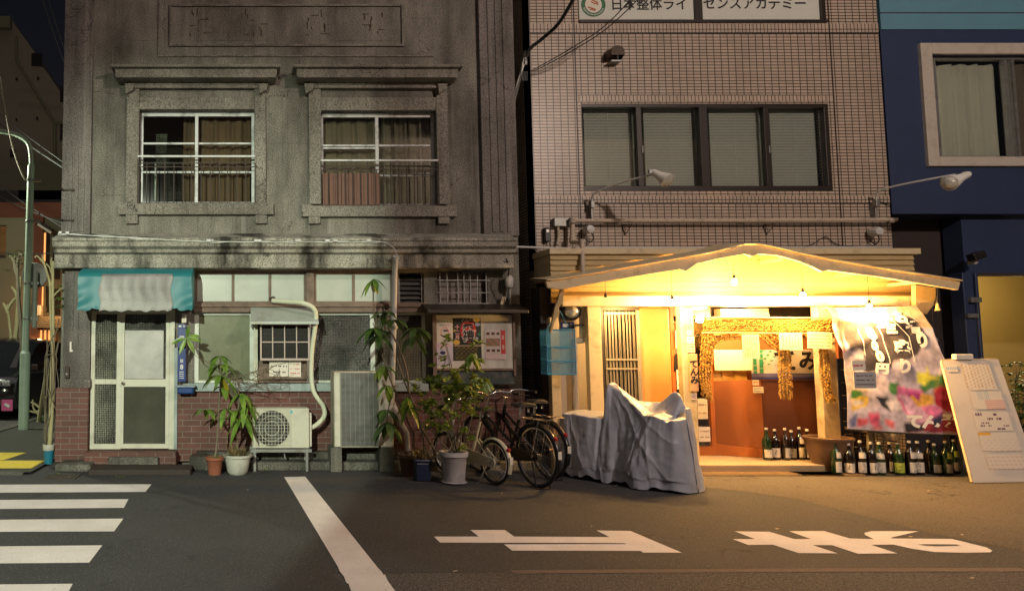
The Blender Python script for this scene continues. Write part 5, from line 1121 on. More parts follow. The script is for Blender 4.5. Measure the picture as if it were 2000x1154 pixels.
SW = thing('wall_switch', 'small black outdoor switch box left of the grey junction box', 'electrical box', P3(1070, 458, 9.9)); r = R(1064, 444, 1075, 472, 9.88); b = MB(); b.rbox(r, 9.87, 9.94); b.build('box', 'black_metal', SW, bevel=.01); b = MB(); b.disc(P3(1070, 451, 9.865), .02, 12, Matrix.Rotation(math.radians(90), 3, 'X')); b.build('dial', 'chrome', SW); b = MB(); b.tube(bez([P3(1072, 472, 9.9), P3(1074, 484, 9.9), P3(1060, 490, 9.9), P3(1040, 486, 9.9)]), .007, 5); b.build('wire', 'cable', SW)
for (px, py, lab) in ((1151, 448, 'round white lamp socket below the left arm floodlight'), (1713, 452, 'round white lamp socket below the right arm floodlight')):
    o = thing('round_socket', lab, 'socket', P3(px, py, 9.9)); c_ = P3(px, py, 9.80); ro = Matrix.Rotation(math.radians(90), 3, 'X'); b = MB(); b.lathe([(0, .05), (.05, .045), (.058, .02), (.05, -.1), (0, -.13)], c_, 16, ro); b.build('socket_body', 'pvc', o, smooth=True)
    b = MB(); b.tube(bez([c_ + Vector((.04, .05, -.02)), c_ + Vector((.09, .08, -.10)), c_ + Vector((.05, .1, -.16)), c_ + Vector((-.02, .1, -.1))]), .008, 5); b.build('wire', 'cable', o)
WR = thing('shop_wire', 'thin dark wire looping along the tiles just over the shop board', 'cable', P3(1600, 480, 9.9)); b = MB(); b.tube(bez([P3(1560, 484, 9.93), P3(1585, 478, 9.93), P3(1612, 463, 9.93), P3(1632, 476, 9.93), P3(1660, 481, 9.93), P3(1735, 484, 9.93)]), .006, 5); b.build('strand', 'cable', WR)
WR = thing('grey_conduit', 'thin grey conduit crossing the gap above the lane between the buildings', 'pipe', P3(1050, 484, 9.7)); b = MB(); b.tube([P3(1004, 482, 9.62), P3(1100, 485, 9.75), P3(1160, 484, 9.8), P3(1740, 483, 9.9)], .014, 7); b.build('pipe', 'pvc', WR, smooth=True)
# gap: blue pipe, cables
b = MB(); b.tube([P3(1003, 175, 10.3), P3(1006, 490, 10.3)], .035, 10); b.tube([P3(1006, 520, 10.3), P3(1010, 640, 10.3)], .03, 8); tag(b.build('drain_pipe', mat('slate_blue_pipe', (.035, .05, .10), .5, var=.15), None, smooth=True), 'slate blue drainpipe in the dark gap beside the tiled building', 'pipe')
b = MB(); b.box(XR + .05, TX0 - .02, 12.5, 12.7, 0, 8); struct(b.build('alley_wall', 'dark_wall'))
for (pts, r_, lab) in (([P3(1028, 112, 9.8), P3(1036, 95, 9.75), P3(1062, 74, 9.6), P3(1092, 45, 9.3), P3(1125, -10, 8.9)], .024, 'thick black cable sweeping up from the gap across the tiles'),
                       ([P3(1036, 140, 9.8), P3(1110, 98, 9.5), P3(1180, 52, 9.2), P3(1245, -15, 8.8)], .007, 'thin upper wire crossing the pink tiles toward the sign'),
                       ([P3(1040, 141, 9.8), P3(1112, 103, 9.5), P3(1184, 57, 9.2), P3(1256, -10, 8.8)], .007, 'thin lower wire crossing the pink tiles beside its twin')):
    b = MB(); b.tube(bez(pts, 6), r_, 7); tag(b.build('overhead_cable', 'cable', None, smooth=True), lab, 'cable')
b = MB(); b.lathe([(0, -.08), (.022, -.07), (.03, -.03), (.022, .03), (.03, .06), (0, .08)], P3(1026, 118, 9.9), 10)
b.tube(bez([P3(1026, 100, 9.9), P3(1016, 150, 9.95), P3(1004, 200, 10.1)]), .02, 6); b.tube(bez([P3(1024, 125, 9.9), P3(1008, 170, 9.95), P3(1000, 220, 10.1)]), .012, 6)
for k_ in range(5): b.tube([P3(1018 + k_ * 3, 140, 9.9), P3(1017 + k_ * 3, 158, 9.88)], .005, 5)
tag(b.build('cable_clamp', 'grey_metal', None), 'cable insulator and clamp hanging in the gap at the tiled corner', 'insulator')
# small speaker-like box and clothes-line things in the gap
# ============================================================ shop front
YS = 9.42
SH = thing('shop_porch', 'cream clapboard shop front with a low curved gable canopy and timber posts', 'shop front', (P(1450, 700, YS)[0], YS, 0))
zs = lambda py, Y=YS: P(1450, py, Y)[1]
r = R(1075, 495, 1785, 585, YS)
b = MB(); n = 9; z0_, z1_ = zs(592), zs(497)
for i in range(n):
    a_, c_ = z0_ + (z1_ - z0_) * i / n, z0_ + (z1_ - z0_) * (i + 1) / n; b.prism([(YS - .024, a_), (YS + .02, a_), (YS + .02, c_ - .002), (YS, c_ - .002)], r[0], r[1], 'x')
b.build('clapboard', 'clap', SH); b = MB(); b.box(r[0] - .02, r[1] + .07, YS - .05, YT - .002, z1_, z1_ + .075); b.box(r[0], r[1], YS + .02, YT - .002, z0_ + .3, z1_ - .002); b.build('top_board', 'cream_trim', SH, bevel=.006)
# curved canopy
YF, YR = 8.92, YS - .026
top = [(1066, 549), (1095, 546), (1200, 528), (1330, 505), (1390, 494), (1430, 484), (1455, 478), (1480, 478), (1510, 484), (1560, 496), (1620, 508), (1700, 522), (1790, 536), (1876, 550)]
bot = [(1872, 566), (1800, 554), (1720, 541), (1618, 528), (1606, 531), (1590, 522), (1560, 510), (1520, 499), (1482, 496), (1470, 501), (1455, 496), (1410, 504), (1362, 515), (1340, 530), (1328, 526), (1260, 537), (1180, 550), (1098, 565), (1070, 562)]
b = MB(); pf_ = [P(*p, YF) for p in top + bot]; b.prism(pf_, YF, YF + .05); b.build('fascia', 'cream_trim', SH, bevel=.004)
b = MB(); tp_ = [P(*p, YF) for p in top]
for i in range(len(tp_) - 1):
    (xa, za), (xb, zb_) = tp_[i], tp_[i + 1]
    b.add([(xa, YF - .03, za + .005), (xb, YF - .03, zb_ + .005), (xb, YR, zb_ + .06), (xa, YR, za + .06), (xa, YF - .03, za + .02), (xb, YF - .03, zb_ + .02), (xb, YR, zb_ + .08), (xa, YR, za + .08)], [(0, 1, 2, 3), (7, 6, 5, 4), (0, 4, 5, 1), (3, 2, 6, 7)])
b.build('canopy_roof', 'cream_trim', SH)
for px in (1140, 1250, 1400, 1540, 1690, 1800): b = MB(); x = P(px, 520, YF)[0]; zz_ = P(px, {1140: 548, 1250: 530, 1400: 500, 1540: 500, 1690: 528, 1800: 546}[px], YF)[1]; b.box(x - .02, x + .02, YF + .05, YR, zz_ - .045, zz_ - .005); b.build('rafter', 'clap', SH)
# beam, curved brackets
b = MB(); q = R(1097, 578, 1828, 598, 9.3); b.box(q[0], q[1], 9.28, YS + .03, q[2], q[3]); b.build('beam', 'cream_trim', SH, bevel=.008)
def brk(pts, Y0, Y1): b = MB(); b.prism([P(*p, Y0) for p in pts], Y0, Y1); b.build('bracket', 'clap', SH, bevel=.004)
brk([(1788, 556), (1828, 562), (1828, 580), (1822, 598), (1810, 614), (1798, 613), (1788, 600)], 9.2, 9.26)
brk([(1096, 562), (1102, 562), (1100, 590), (1091, 600), (1093, 612), (1084, 628), (1078, 650), (1074, 650), (1080, 620), (1084, 600), (1090, 585)], 9.0, 9.04)
# ornament hanging under the fascia
brk([(1450, 502), (1464, 504), (1462, 520), (1457, 535), (1446, 558), (1440, 568), (1438, 580), (1428, 582), (1432, 560), (1444, 538), (1452, 520)], 8.98, 9.0) if False else None
# posts
def post(px, name, m, Y, d=.1, z0=0.0):
    q = R(px[0], px[1], px[2], px[3], Y); b = MB(); b.box(q[0], q[1], Y, Y + d, z0, q[3]); return b.build(name, m, SH, bevel=.006)
post((1152, 597, 1178, 880), 'post', 'cream_trim', 9.32); post((1334, 598, 1360, 880), 'post', 'cream_trim', 9.32); post((1605, 598, 1636, 880), 'post', 'cream_trim', 9.32, .12); post((1078, 620, 1096, 905), 'post', 'cream_trim', 9.40)
b = MB(); q = R(1097, 598, 1152, 905, 9.5); b.box(q[0], q[1], 9.55, 9.7, 0, q[3] + .05); b.build('granite_pier', 'granite', SH); b = MB(); q = R(1148, 630, 1160, 800, 9.6); b.box(q[0], q[1], 9.56, 9.6, .9, q[3] - .05)
o = b.build('glass_slit', 'pane_cyan', SH); b = MB()
for i in range(8): zz_ = .95 + i * .14; b.box(q[0], q[1], 9.55, 9.561, zz_, zz_ + .012)
b.build('slit_bars', 'dark_wood', o)
b = MB(); q = R(1060, 560, 1097, 905, 9.6); b.box(q[0] , q[1], 9.62, 9.9, 0, q[3]); b.build('side_wall', 'dark_wall', SH); b = MB(); b.prism([(9.46, 0), (9.46, .22), (9.6, .30), (9.6, 0)], q[1] + .0, q[1] + .35, 'x'); b.build('plinth', 'cream_trim', SH)
# floor, ceiling and back of the entrance recess
FZ = .10; zc = P(1400, 597, 9.5)[1]
x0, x1 = P(1160, 700, 10.2)[0], P(1645, 700, 9.6)[0] + .1
b = MB(); b.box(P(1097, 900, 9.3)[0], P(1660, 900, 9.3)[0], 9.15, 11.2, -.005, FZ); struct(b.build('shop_step', 'stone_step', bevel=.01))
b = MB(); b.box(x0 - .3, x1 + .3, YS + .03, 11.4, zc + .02, zc + .1); b.build('entrance_ceiling', 'clap', SH)
b = MB(); b.box(x0 - .3, x1 + .6, 11.3, 11.4, FZ, zc + .02); b.box(x1 + .12, x1 + .2, 10.35, 11.3, FZ, zc + .02); b.build('entrance_back', 'orange_wood', SH)
# left lattice gate
LG = thing('folding_gate', 'pale folding lattice gate pulled across the dark doorway', 'gate', (P(1220, 700, 9.75)[0], 9.75, FZ)); b = MB(); q = R(1184, 603, 1250, 860, 9.75)
b.box(q[0] - .06, q[0] - .02, 9.73, 9.9, FZ, q[3]); b.box(q[0] - .06, q[1], 9.72, 9.9, q[3] - .02, q[3] + .03); b.build('frame', 'dark_wood', LG)
b = MB(); n = 19
for i in range(n): x = q[0] + (q[1] - q[0]) * (i + .5) / n + .006 * math.sin(i * 7); b.box(x - .004, x + .004, 9.76 + .02 * (i % 2), 9.775 + .02 * (i % 2), FZ + .02, q[3] - .03)
for py in (612, 702, 720): zz_ = P(1220, py, 9.75)[1]; b.box(q[0], q[1] - .02, 9.745, 9.757, zz_ - .012, zz_ + .012)
b.build('lattice', 'lattice', LG); b = MB(); b.box(q[1] - .03, q[1] + .02, 9.74, 9.80, FZ, q[3] - .02); b.build('side_post', 'lattice', LG); b = MB(); b.box(q[0] - .03, q[1], 9.98, 10.0, FZ, q[3]); b.build('gate_backing', 'dark', LG)
# orange wall panel, glazed bit with notices, interior glow
b = MB(); q = R(1252, 600, 1312, 880, 9.9); b.box(q[0], q[1] - .0, 9.88, 10.1, FZ, q[3]); b.build('orange_panel_wall', mat('orange_stucco', (.62, .25, .075), .5, var=.1, vs=2), SH, bevel=.03)
DG = thing('glazed_door', 'glazed side door with papers inside between the orange wall and the middle post', 'door', (P(1330, 700, 10)[0], 10.0, FZ)); b = MB(); q = R(1312, 600, 1392, 885, 10.0)
b.box(q[0], q[0] + .05, 9.98, 10.04, FZ, q[3]); b.box(q[1] - .06, q[1], 9.98, 10.04, FZ, q[3]); b.box(q[0] + .05, q[1] - .06, 9.98, 10.04, q[3] - .12, q[3]); b.box(q[0] + .05, q[1] - .06, 9.98, 10.04, FZ, FZ + .12); b.build('frame', 'orange_wood', DG, bevel=.004)
b = MB(); b.rbox((q[0] + .04, q[1] - .05, FZ + .1, q[3] - .1), 10.0, 10.005); b.build('pane', 'glass', DG); b = MB(); b.box(q[0], q[1], 10.5, 10.52, FZ, q[3]); b.build('interior', mat('dim_shop_interior', (.10, .06, .03), .8, var=.6, vs=5), DG)
for (px, lab, ln, m) in (((1319, 645, 1331, 680), 'cream notice inside the glazed side door, high and left', 3, 'paper_warm'), ((1322, 722, 1332, 760), 'white notice inside the glazed side door at mid height', 3, 'paper'), ((1363, 778, 1382, 818), 'cream paper low in the side door between the post and the rope', 2, 'paper_warm'), ((1365, 833, 1387, 862), 'white paper sheet lowest in the glazed side door', 2, 'paper')):
    small_paper('notice', px, 9.96, lab, ln, seed=len(lab), m=m, cat='notice', mk='faint_ink')
b = MB(); q = R(1317, 690, 1330, 725, 9.95); b.prism([(q[0], q[2]), (q[1], q[2] + .03), (q[1], q[3]), (q[0] + .02, q[3] - .02)], 9.965, 9.975); b.disc((q[1], 9.964, (q[2] + q[3]) / 2), .03, 12, Matrix.Rotation(math.radians(90), 3, 'X')); tag(b.build('hat', 'black_metal', None), 'small black cap hanging inside the glazed side door', 'cap')
# entrance door
ED = thing('entrance_door', 'shop entrance screen of two brown panels with orange timber base and frame', 'door', (P(1500, 700, 9.95)[0], 9.95, FZ)); YD = 9.95
zd = lambda py, Y=YD: P(1500, py, Y)[1]; xd = lambda px, py=800, Y=YD: P(px, py, Y)[0]
xa, xb, xc = xd(1396), xd(1469), xd(1604)
# left wing angles back from the brown panel
b = MB(); b.add([(xa, 10.05, zd(745)), (xb, YD - .2, zd(740)), (xb, YD - .2, .14), (xa, 10.05, .14)], [(0, 1, 2, 3)]); o = b.build('door_panel', 'orange_panel', ED, label='orange brown left panel'); s_ = o.modifiers.new('t', 'SOLIDIFY'); s_.thickness = .03
b = MB(); b.box(xb, xc, YD - .2, YD - .17, .15, zd(742, YD - .2)); b.build('door_panel', 'brown_panel', ED, label='dark brown right panel')
b = MB(); b.add([(xa - .02, 10.03, .26), (xb, YD - .235, .20), (xb, YD - .235, .105), (xa - .02, 10.03, .105)], [(0, 1, 2, 3)]); o = b.build('base_rail', 'orange_wood', ED); s_ = o.modifiers.new('t', 'SOLIDIFY'); s_.thickness = .05
b = MB(); b.box(xa - .05, xa, 10.0, 10.06, .11, zd(622)); b.box(xb, xb + .14, YD - .24, YD - .21, .105, .20); b.box(xa, xc, 10.0, 10.05, zd(655), zd(622)); b.build('door_frame', 'orange_wood', ED, bevel=.004)
b = MB(); b.box(xa, xb, 10.04, 10.05, zd(684), zd(655)); b.box(xa, xc, 10.08, 10.09, .15, zd(622)); b.build('door_back', 'orange_panel', ED)
b = MB(); b.rbox((xa, xb, zd(745), zd(724)), 10.02, 10.028)
for px in (1425, 1450): x = xd(px); b.box(x - .04, x + .04, 10.0, 10.019, zd(745), zd(722))
b.build('lit_slats', mat('lit_wood_slats', (.55, .32, .08), .5, var=.4, vs=10), ED)
r = R(1365, 600, 1600, 622, 10.0); b = MB(); b.rbox(r, 10.08, 10.1); b.build('transom', 'dark_wood', ED)
small_paper('paper_sheet', (1395, 683, 1468, 723), 9.93, 'wide pale greenish paper behind the left rope', 0, m='paper_warm')
for (px, lab) in (((1408, 603, 1460, 620), 'left cream box on the shelf above the door'), ((1461, 602, 1502, 621), 'right cream box on the shelf above the door')):
    r = R(*px, 9.9); b = MB(); b.rbox(r, 9.9, 10.05); tag(b.build('carton', 'paper_warm', None, bevel=.005), lab, 'box')
# banner behind the rope
BN = thing('door_banner', 'white door banner with large brushed kana, green bamboo and blue lower edge', 'banner', P3(1535, 708, 9.85)); Yb = 9.72; r = R(1467, 683, 1608, 741, Yb)
def bpaint(u, v):
    if v < .22: return (.03, .03, .14) if v < .10 else (.12, .11, .20)
    for c_ in (.06, .14):
        if abs(u - c_) < .028: return (.03, .30, .14) if (v * 6 + c_ * 20) % 1 > .08 else (.4, .5, .35)
    s_ = math.sin(u * 45 + v * 12) * math.sin(v * 30 - u * 18)
    if .14 < u < .34 and v > .45 and s_ > .35 + (u - .14) * 1.5: return (.05, .28, .15)
    return (.66, .62, .52)
printed('cloth', 90, 40, lambda u, v: (r[0] + (r[1] - r[0]) * u, Yb + .006 * math.sin(u * 14), r[2] + (r[3] - r[2]) * v), bpaint, BN, 'print', .002)
b = MB(); put_text(b, 'て', .30, flat(r[0] + (r[1] - r[0]) * .50, Yb - .012, r[2] + (r[3] - r[2]) * .60), .010, shear=-.2); put_text(b, 'み', .27, flat(r[0] + (r[1] - r[0]) * .79, Yb - .012, r[2] + (r[3] - r[2]) * .60), .010); put_text(b, '天ぷら', .05, flat(r[0] + (r[1] - r[0]) * .95, Yb - .012, r[2] + (r[3] - r[2]) * .58), .001); b.build('lettering', 'ink', BN)
small_paper('notice', (1470, 741, 1482, 752), 9.73, 'small red-marked card at the top corner of the brown panel', 1, mk='red_ink', cat='notice'); small_paper('notice', (1471, 755, 1491, 767), 9.73, 'small white card under the red-marked card on the brown panel', 2, seed=9, cat='notice')
b = MB(); q = R(1594, 745, 1610, 825, 9.7)
b.box(q[0], q[1], 9.66, 9.67, q[2], q[3]); b.box(q[0] + .04, q[1] + .02, 9.655, 9.659, q[2] - .28, q[2] - .01); tag(b.build('hanging_paper', 'paper', None), 'long white paper strip hanging at the right edge of the brown panel', 'paper')
# straw rope curtain
RC = thing('rope_curtain', 'plaited straw rope curtain with three hanging bundles over the entrance', 'rope curtain', P3(1500, 640, 9.25)); Yr = 9.26
def braid(mb, pts, Rb, strand, turns, n=3):
    pts = [Vector(p) for p in pts]; L_ = len(pts)
    for s_ in range(n):
        out = []
        for i, p in enumerate(pts):
            t_ = (pts[min(i + 1, L_ - 1)] - pts[max(i - 1, 0)]).normalized(); a_ = t_.orthogonal().normalized() if abs(t_.y) > .9 else t_.cross(Vector((0, 1, 0))).normalized(); c_ = t_.cross(a_)
            an = turns * 6.283 * i / (L_ - 1) + s_ * 6.283 / n; out.append(p + a_ * Rb * math.cos(an) + c_ * Rb * math.sin(an))
        mb.tube(out, strand, 5)
b = MB()
def clump(mb, c, d, L_, w_):
    d = Vector(d).normalized(); s_ = d.cross(Vector((0, 1, 0))); s_ = s_.normalized() if s_.length > .01 else Vector((1, 0, 0)); t_ = d.cross(s_)
    vs = [c - d * L_ / 2] + [c - d * L_ * .2 + (s_ * math.cos(a_) + t_ * math.sin(a_)) * w_ for a_ in (0, 1.26, 2.51, 3.77, 5.03)] + [c + d * L_ * .22 + (s_ * math.cos(a_) + t_ * math.sin(a_)) * w_ for a_ in (.6, 1.86, 3.1, 4.4, 5.6)] + [c + d * L_ / 2]
    mb.add(vs, [(0, 1 + k_, 1 + (k_ + 1) % 5) for k_ in range(5)] + [(1 + k_, 6 + k_, 6 + (k_ + 1) % 5, 1 + (k_ + 1) % 5) for k_ in range(5)] + [(6 + k_, 11, 6 + (k_ + 1) % 5) for k_ in range(5)])
x0_, z0b = P(1376, 647, Yr); x1_, z1b = P(1629, 624, Yr)
for i in range(66):
    for j in range(5):
        x = x0_ + (x1_ - x0_) * (i + .5 * (j % 2) + random.uniform(-.15, .15)) / 66; zz_ = z0b + (z1b - z0b) * (j + .5) / 5
        clump(b, Vector((x, Yr + random.uniform(-.012, .012), zz_ + random.uniform(-.004, .004))), (1, random.uniform(-.3, .1), .75 + random.uniform(-.3, .3)), .052, .0125)
for i in range(90): c_ = Vector((random.uniform(x0_, x1_), Yr - .02, random.uniform(z0b, z1b))); b.tube([c_, c_ + Vector((random.uniform(-.03, .05), -.012, random.uniform(-.02, .03)))], .0018, 3)
b.box(x0_, x1_, Yr + .012, Yr + .02, z0b, z1b)
b.build('plaited_band', 'rope', RC); b = MB(); b.tube([P3(1357, 620, Yr - .02), P3(1630, 621, Yr - .02)], .011, 8); b.tube([P3(1371, 650, Yr - .02), P3(1630, 651, Yr - .02)], .009, 8)
b.tube(bez([P3(1493, 622, Yr), P3(1494, 613, Yr), P3(1500, 612, Yr), P3(1503, 622, Yr)]), .008, 6); b.build('pole', 'bamboo', RC, smooth=True)
def bundle(strands, Yo=0):
    b = MB()
    for s_ in strands:
        j_ = random.uniform(-.02, .02); pts = bez([P3(x, y_, Yr + Yo + j_) for x, y_ in s_], 12); 
        for i_, p_ in enumerate(pts):
            t_ = (pts[min(i_ + 1, len(pts) - 1)] - pts[max(i_ - 1, 0)]).normalized(); sd = t_.cross(Vector((0, 1, 0))).normalized()
            for k2 in (-1, 1): clump(b, p_ + sd * .015 * k2 + Vector((random.uniform(-.006, .006), random.uniform(-.012, .008), random.uniform(-.006, .006))), t_ + sd * k2 * random.uniform(.3, .8) + Vector((0, random.uniform(-.3, .1), 0)), .042, .011)
        for q_ in range(9): e_ = pts[-1]; b.tube([e_ + Vector((random.uniform(-.02, .02), 0, .02)), e_ + Vector((random.uniform(-.05, .05), random.uniform(-.03, .03), -random.uniform(.02, .06)))], .003, 4)
    b.build('rope_bundle', 'rope', RC)
bundle([[(1375 + k_ * 5, 652), (1372 + k_ * 5, 690), (1370 + k_ * 5, 730), (1374 + k_ * 4, 762 + k_ * 5)] for k_ in range(4)]); bundle([[(1448, 658), (1420, 660), (1400, 666), (1385, 690), (1383, 730)], [(1440, 654), (1410, 657), (1395, 664), (1378, 700), (1378, 740)]], .02)
bundle([[(1484 + k_ * 12, 653), (1505 + k_ * 8, 672), (1524 + k_ * 5, 690), (1524 + k_ * 6, 725), (1526 + k_ * 6, 772)] for k_ in range(4)]); bundle([[(1576, 654), (1600, 676), (1604, 700), (1606, 740), (1616, 778)], [(1590, 654), (1606, 676), (1610, 700), (1614, 740), (1622, 776)], [(1604, 654), (1612, 680), (1616, 720), (1620, 760), (1628, 780)]])
small_paper('hanging_paper', (1450, 653, 1483, 700), 9.20, 'left cream paper with faint vertical writing pinned to the rope band', 6, seed=11, m='paper_warm', mk='faint_ink', vert=True)
small_paper('hanging_paper', (1522, 650, 1567, 683), 9.20, 'middle cream paper pinned to the rope band over the central bundle', 6, seed=12, m='paper_warm', mk='faint_ink', vert=True)
small_paper('hanging_paper', (1577, 648, 1625, 681), 9.19, 'right cream paper pinned to the rope band beside the timber post', 4, .04, seed=13, m='paper_warm', mk='faint_ink')
# vertical name board and stickers on the middle post
VS = thing('name_board', 'slim wooden name board with three black brushed kana on the middle post', 'sign', P3(1356, 730, 9.28)); r = R(1348, 691, 1364, 764, 9.28); b = MB(); b.rbox(r, 9.285, 9.305); b.build('board', mat('pale_wood', (.55, .33, .18), .5, var=.1, vs=10), VS, bevel=.003)
b = MB(); put_text(b, 'てんみ', .105, flat((r[0] + r[1]) / 2, 9.282, P(1356, 727, 9.28)[1]), .004, True, .95); b.build('lettering', 'ink', VS)
for (px, lab, m, mk) in (((1342, 646, 1352, 655), 'topmost small white sticker on the middle post', 'paper', 'red_ink'), ((1341, 657, 1356, 671), 'pale blue-lettered sticker second from the top on the middle post', 'paper', 'blue_ink'), ((1342, 673, 1357, 688), 'orange house-shaped sticker above the name board', 'paper_warm', 'red_ink'), ((1350, 769, 1361, 780), 'small lilac sticker under the name board', 'paper', 'red_ink')): small_paper('sticker', px, 9.312, lab, 2, m=m, mk=mk, cat='sticker', seed=len(lab))
# round lamp, small blue plate, net, pipe on the left pier
RL = thing('bulkhead_lamp', 'unlit round grey bulkhead lamp under the left end of the beam', 'lamp', P3(1115, 607, 9.5)); c_ = P3(1115, 607, 9.45); ro = Matrix.Rotation(math.radians(90), 3, 'X'); b = MB(); b.lathe([(.11, -.10), (.125, -.02), (.125, .02), (.10, .035), (.10, .02)], c_, 28, ro); b.build('housing', 'black_metal', RL, smooth=True); b = MB(); b.lathe([(.10, .02), (.085, .06), (.05, .085), (0, .095)], c_, 28, ro); b.build('lens', 'lamp_glass', RL, smooth=True)
o, r = plate((1096, 629, 1122, 642), 'blue_plate', 'small dark blue plate with white kanji under the round lamp', Y=9.50); b = MB(); b.box(r[0] + .02, r[0] + .07, 9.495, 9.498, r[2] + .02, r[3] - .02); put_text(b, '  8-5', .055, flat((r[0] + r[1]) / 2, 9.497, (r[2] + r[3]) / 2), .001); b.build('lettering', 'white_ink', o)
PP = thing('shop_downpipe', 'beige drainpipe with an elbow on the granite pier of the shop', 'pipe', P3(1122, 700, 9.5)); b = MB(); b.tube([P3(1137, 600, 9.46), P3(1138, 660, 9.46)], .04, 10); b.tube([P3(1140, 664, 9.46), P3(1122, 666, 9.46)], .04, 10); b.tube([P3(1121, 662, 9.46), P3(1124, 800, 9.46)], .042, 10); b.build('pipe', 'pvc_beige', PP, smooth=True); b = MB(); b.box(P(1118, 634, 9.4)[0], P(1142, 634, 9.4)[0], 9.41, 9.55, P(1130, 636, 9.4)[1], P(1130, 633, 9.4)[1]); b.build('clip', 'black_metal', PP)
BNt = thing('drying_net', 'blue hanging drying net with three shelves beside the left post', 'drying net', P3(1094, 690, 9.2)); r = R(1066, 644, 1122, 731, 9.15); Y0_, Y1_ = 9.12, 9.32
b = MB()
for (xa_, ya_, xb_, yb_) in ((r[0], Y0_, r[1], Y0_), (r[0], Y1_, r[1], Y1_), (r[0], Y0_, r[0], Y1_), (r[1], Y0_, r[1], Y1_)): b.quad((xa_, ya_, r[2]), (xb_, yb_, r[2] + .0), (xb_, yb_, r[3]), (xa_, ya_, r[3]))
b.build('net', 'net_blue', BNt, fix=False); b = MB()
for t_ in (0, .30, .62, 1): zz_ = r[2] + (r[3] - r[2]) * t_; dz = .02 * (t_ not in (0, 1)); b.tube([(r[0], Y0_, zz_), ((r[0] + r[1]) / 2, Y0_, zz_ - dz), (r[1], Y0_, zz_), (r[1], Y1_, zz_), (r[0], Y1_, zz_)], .007, 5, True)
for x in (r[0], r[1]): b.tube([(x, Y0_, r[2]), (x, Y0_, r[3])], .005, 5)
b.build('edge_cord', 'net_edge', BNt); b = MB()
for t_ in (.30, .62): zz_ = r[2] + (r[3] - r[2]) * t_; b.box(r[0] + .01, r[1] - .01, Y0_ + .01, Y1_ - .01, zz_ - .008, zz_ + .004)
b.build('shelf', 'net_blue', BNt); b = MB(); b.tube(bez([(r[0] + .03, 9.2, r[3]), P3(1083, 620, 9.2), P3(1091, 606, 9.2)]), .005, 5); b.tube(bez([(r[1] - .03, 9.2, r[3]), P3(1100, 620, 9.2), P3(1093, 606, 9.2)]), .005, 5); b.build('cord', 'net_edge', BNt)
EL = thing('ceiling_lamp', 'flat white ceiling lamp lit over the entrance beside the middle post', 'lamp', P3(1364, 601, 9.75)); b = MB(); c_ = P3(1364, 601, 9.72); b.lathe([(0, -.02), (.08, -.018), (.10, 0), (.10, .03), (0, .03)], c_, 20); b.build('shade', emis('lit_lamp_shade', (1, .86, .6), 3), EL, smooth=True); light('ceiling_lamp_light', 'POINT', (P(1440, 610, 9.6)[0], 9.62, c_.z - .12), (1, .66, .30), 22, size=.06)
# bulbs
for (px, py, lab, on) in ((1313, 588, 'glowing bulb hanging over the middle post, second from the left', 1), (1434, 548, 'highest glowing bulb, hanging under the peak of the gable', 1), (1568, 574, 'glowing bulb hanging right of the gable peak over the rope', 1), (1698, 597, 'lowest glowing bulb hanging over the big food banner', 1), (1183, 584, 'small unlit bulb socket hanging at the left end of the beam', 0)):
    Yl = 8.99; c_ = P3(px, py, Yl); o = thing('hanging_bulb', lab, 'bulb', c_, 'bulbs under the shop canopy'); b = MB(); b.tube([c_ + Vector((0, 0, .05)), (c_.x, Yl, P(px, 515 if px in (1434,) else 535, Yl)[1] + .03)], .003, 4); b.build('cord', 'cable', o)
    b = MB(); b.lathe([(0, .075), (.014, .07), (.018, .03), (.016, .02)], c_, 12); b.build('socket', 'black_metal', o)
    if on:
        b = MB(); b.lathe([(.012, .025), (.02, .01), (.030, -.02), (.024, -.045), (0, -.058)], c_, 16); b.build('glass', 'bulb', o, smooth=True)
        light('bulb_light', 'POINT', c_ + Vector((0, -.0, -.10)), (1, .53, .16), 44, size=.035)
# string ends / wind bell at the right
WB = thing('wind_bell', 'small pale bell hanging from a cord under the right end of the canopy', 'bell', P3(1831, 600, 9.0)); b = MB(); b.tube([P3(1830, 560, 9.0), P3(1831, 600, 9.0)], .003, 4); b.build('cord', 'cable', WB); b = MB(); b.lathe([(0, .05), (.012, .045), (.018, .0), (.03, -.04), (.026, -.04)], P3(1831, 600, 9.0), 14); b.build('bell', 'bamboo', WB, smooth=True)
# door mats
for (a_, c_, lab) in (((1372, 906), (1560, 928), 'long ribbed ochre doormat on the step edge beside the covered scooter'), ((1564, 908), (1606, 928), 'short ribbed ochre doormat just left of the brown urn')):
    g0, g1 = G(a_[0], c_[1], .01), G(c_[0], a_[1], .01); b = MB(); b.box(g0.x, g1.x - .1, g0.y, g0.y + .42, 0, .016); o = b.build('doormat', 'mat_', None, bevel=.003); tag(o, lab, 'doormat'); b = MB()
    for i in range(22): yy = g0.y + .01 + i * .0185; b.box(g0.x + .01, g1.x - .11, yy, yy + .007, .016, .021)
    b.build('ribs', 'mat_', o)
# urn
UR = thing('urn', 'large round brown glazed urn standing right of the entrance bottles', 'urn', G(1621, 921)); c_ = UR.location; b = MB(); b.lathe([(0, 0), (.14, 0), (.155, .03), (.20, .17), (.235, .30), (.245, .38), (.262, .395), (.265, .425), (.25, .435), (.225, .42), (.215, .33), (0, .30)], c_, 36); b.build('body', 'urn', UR, smooth=True)
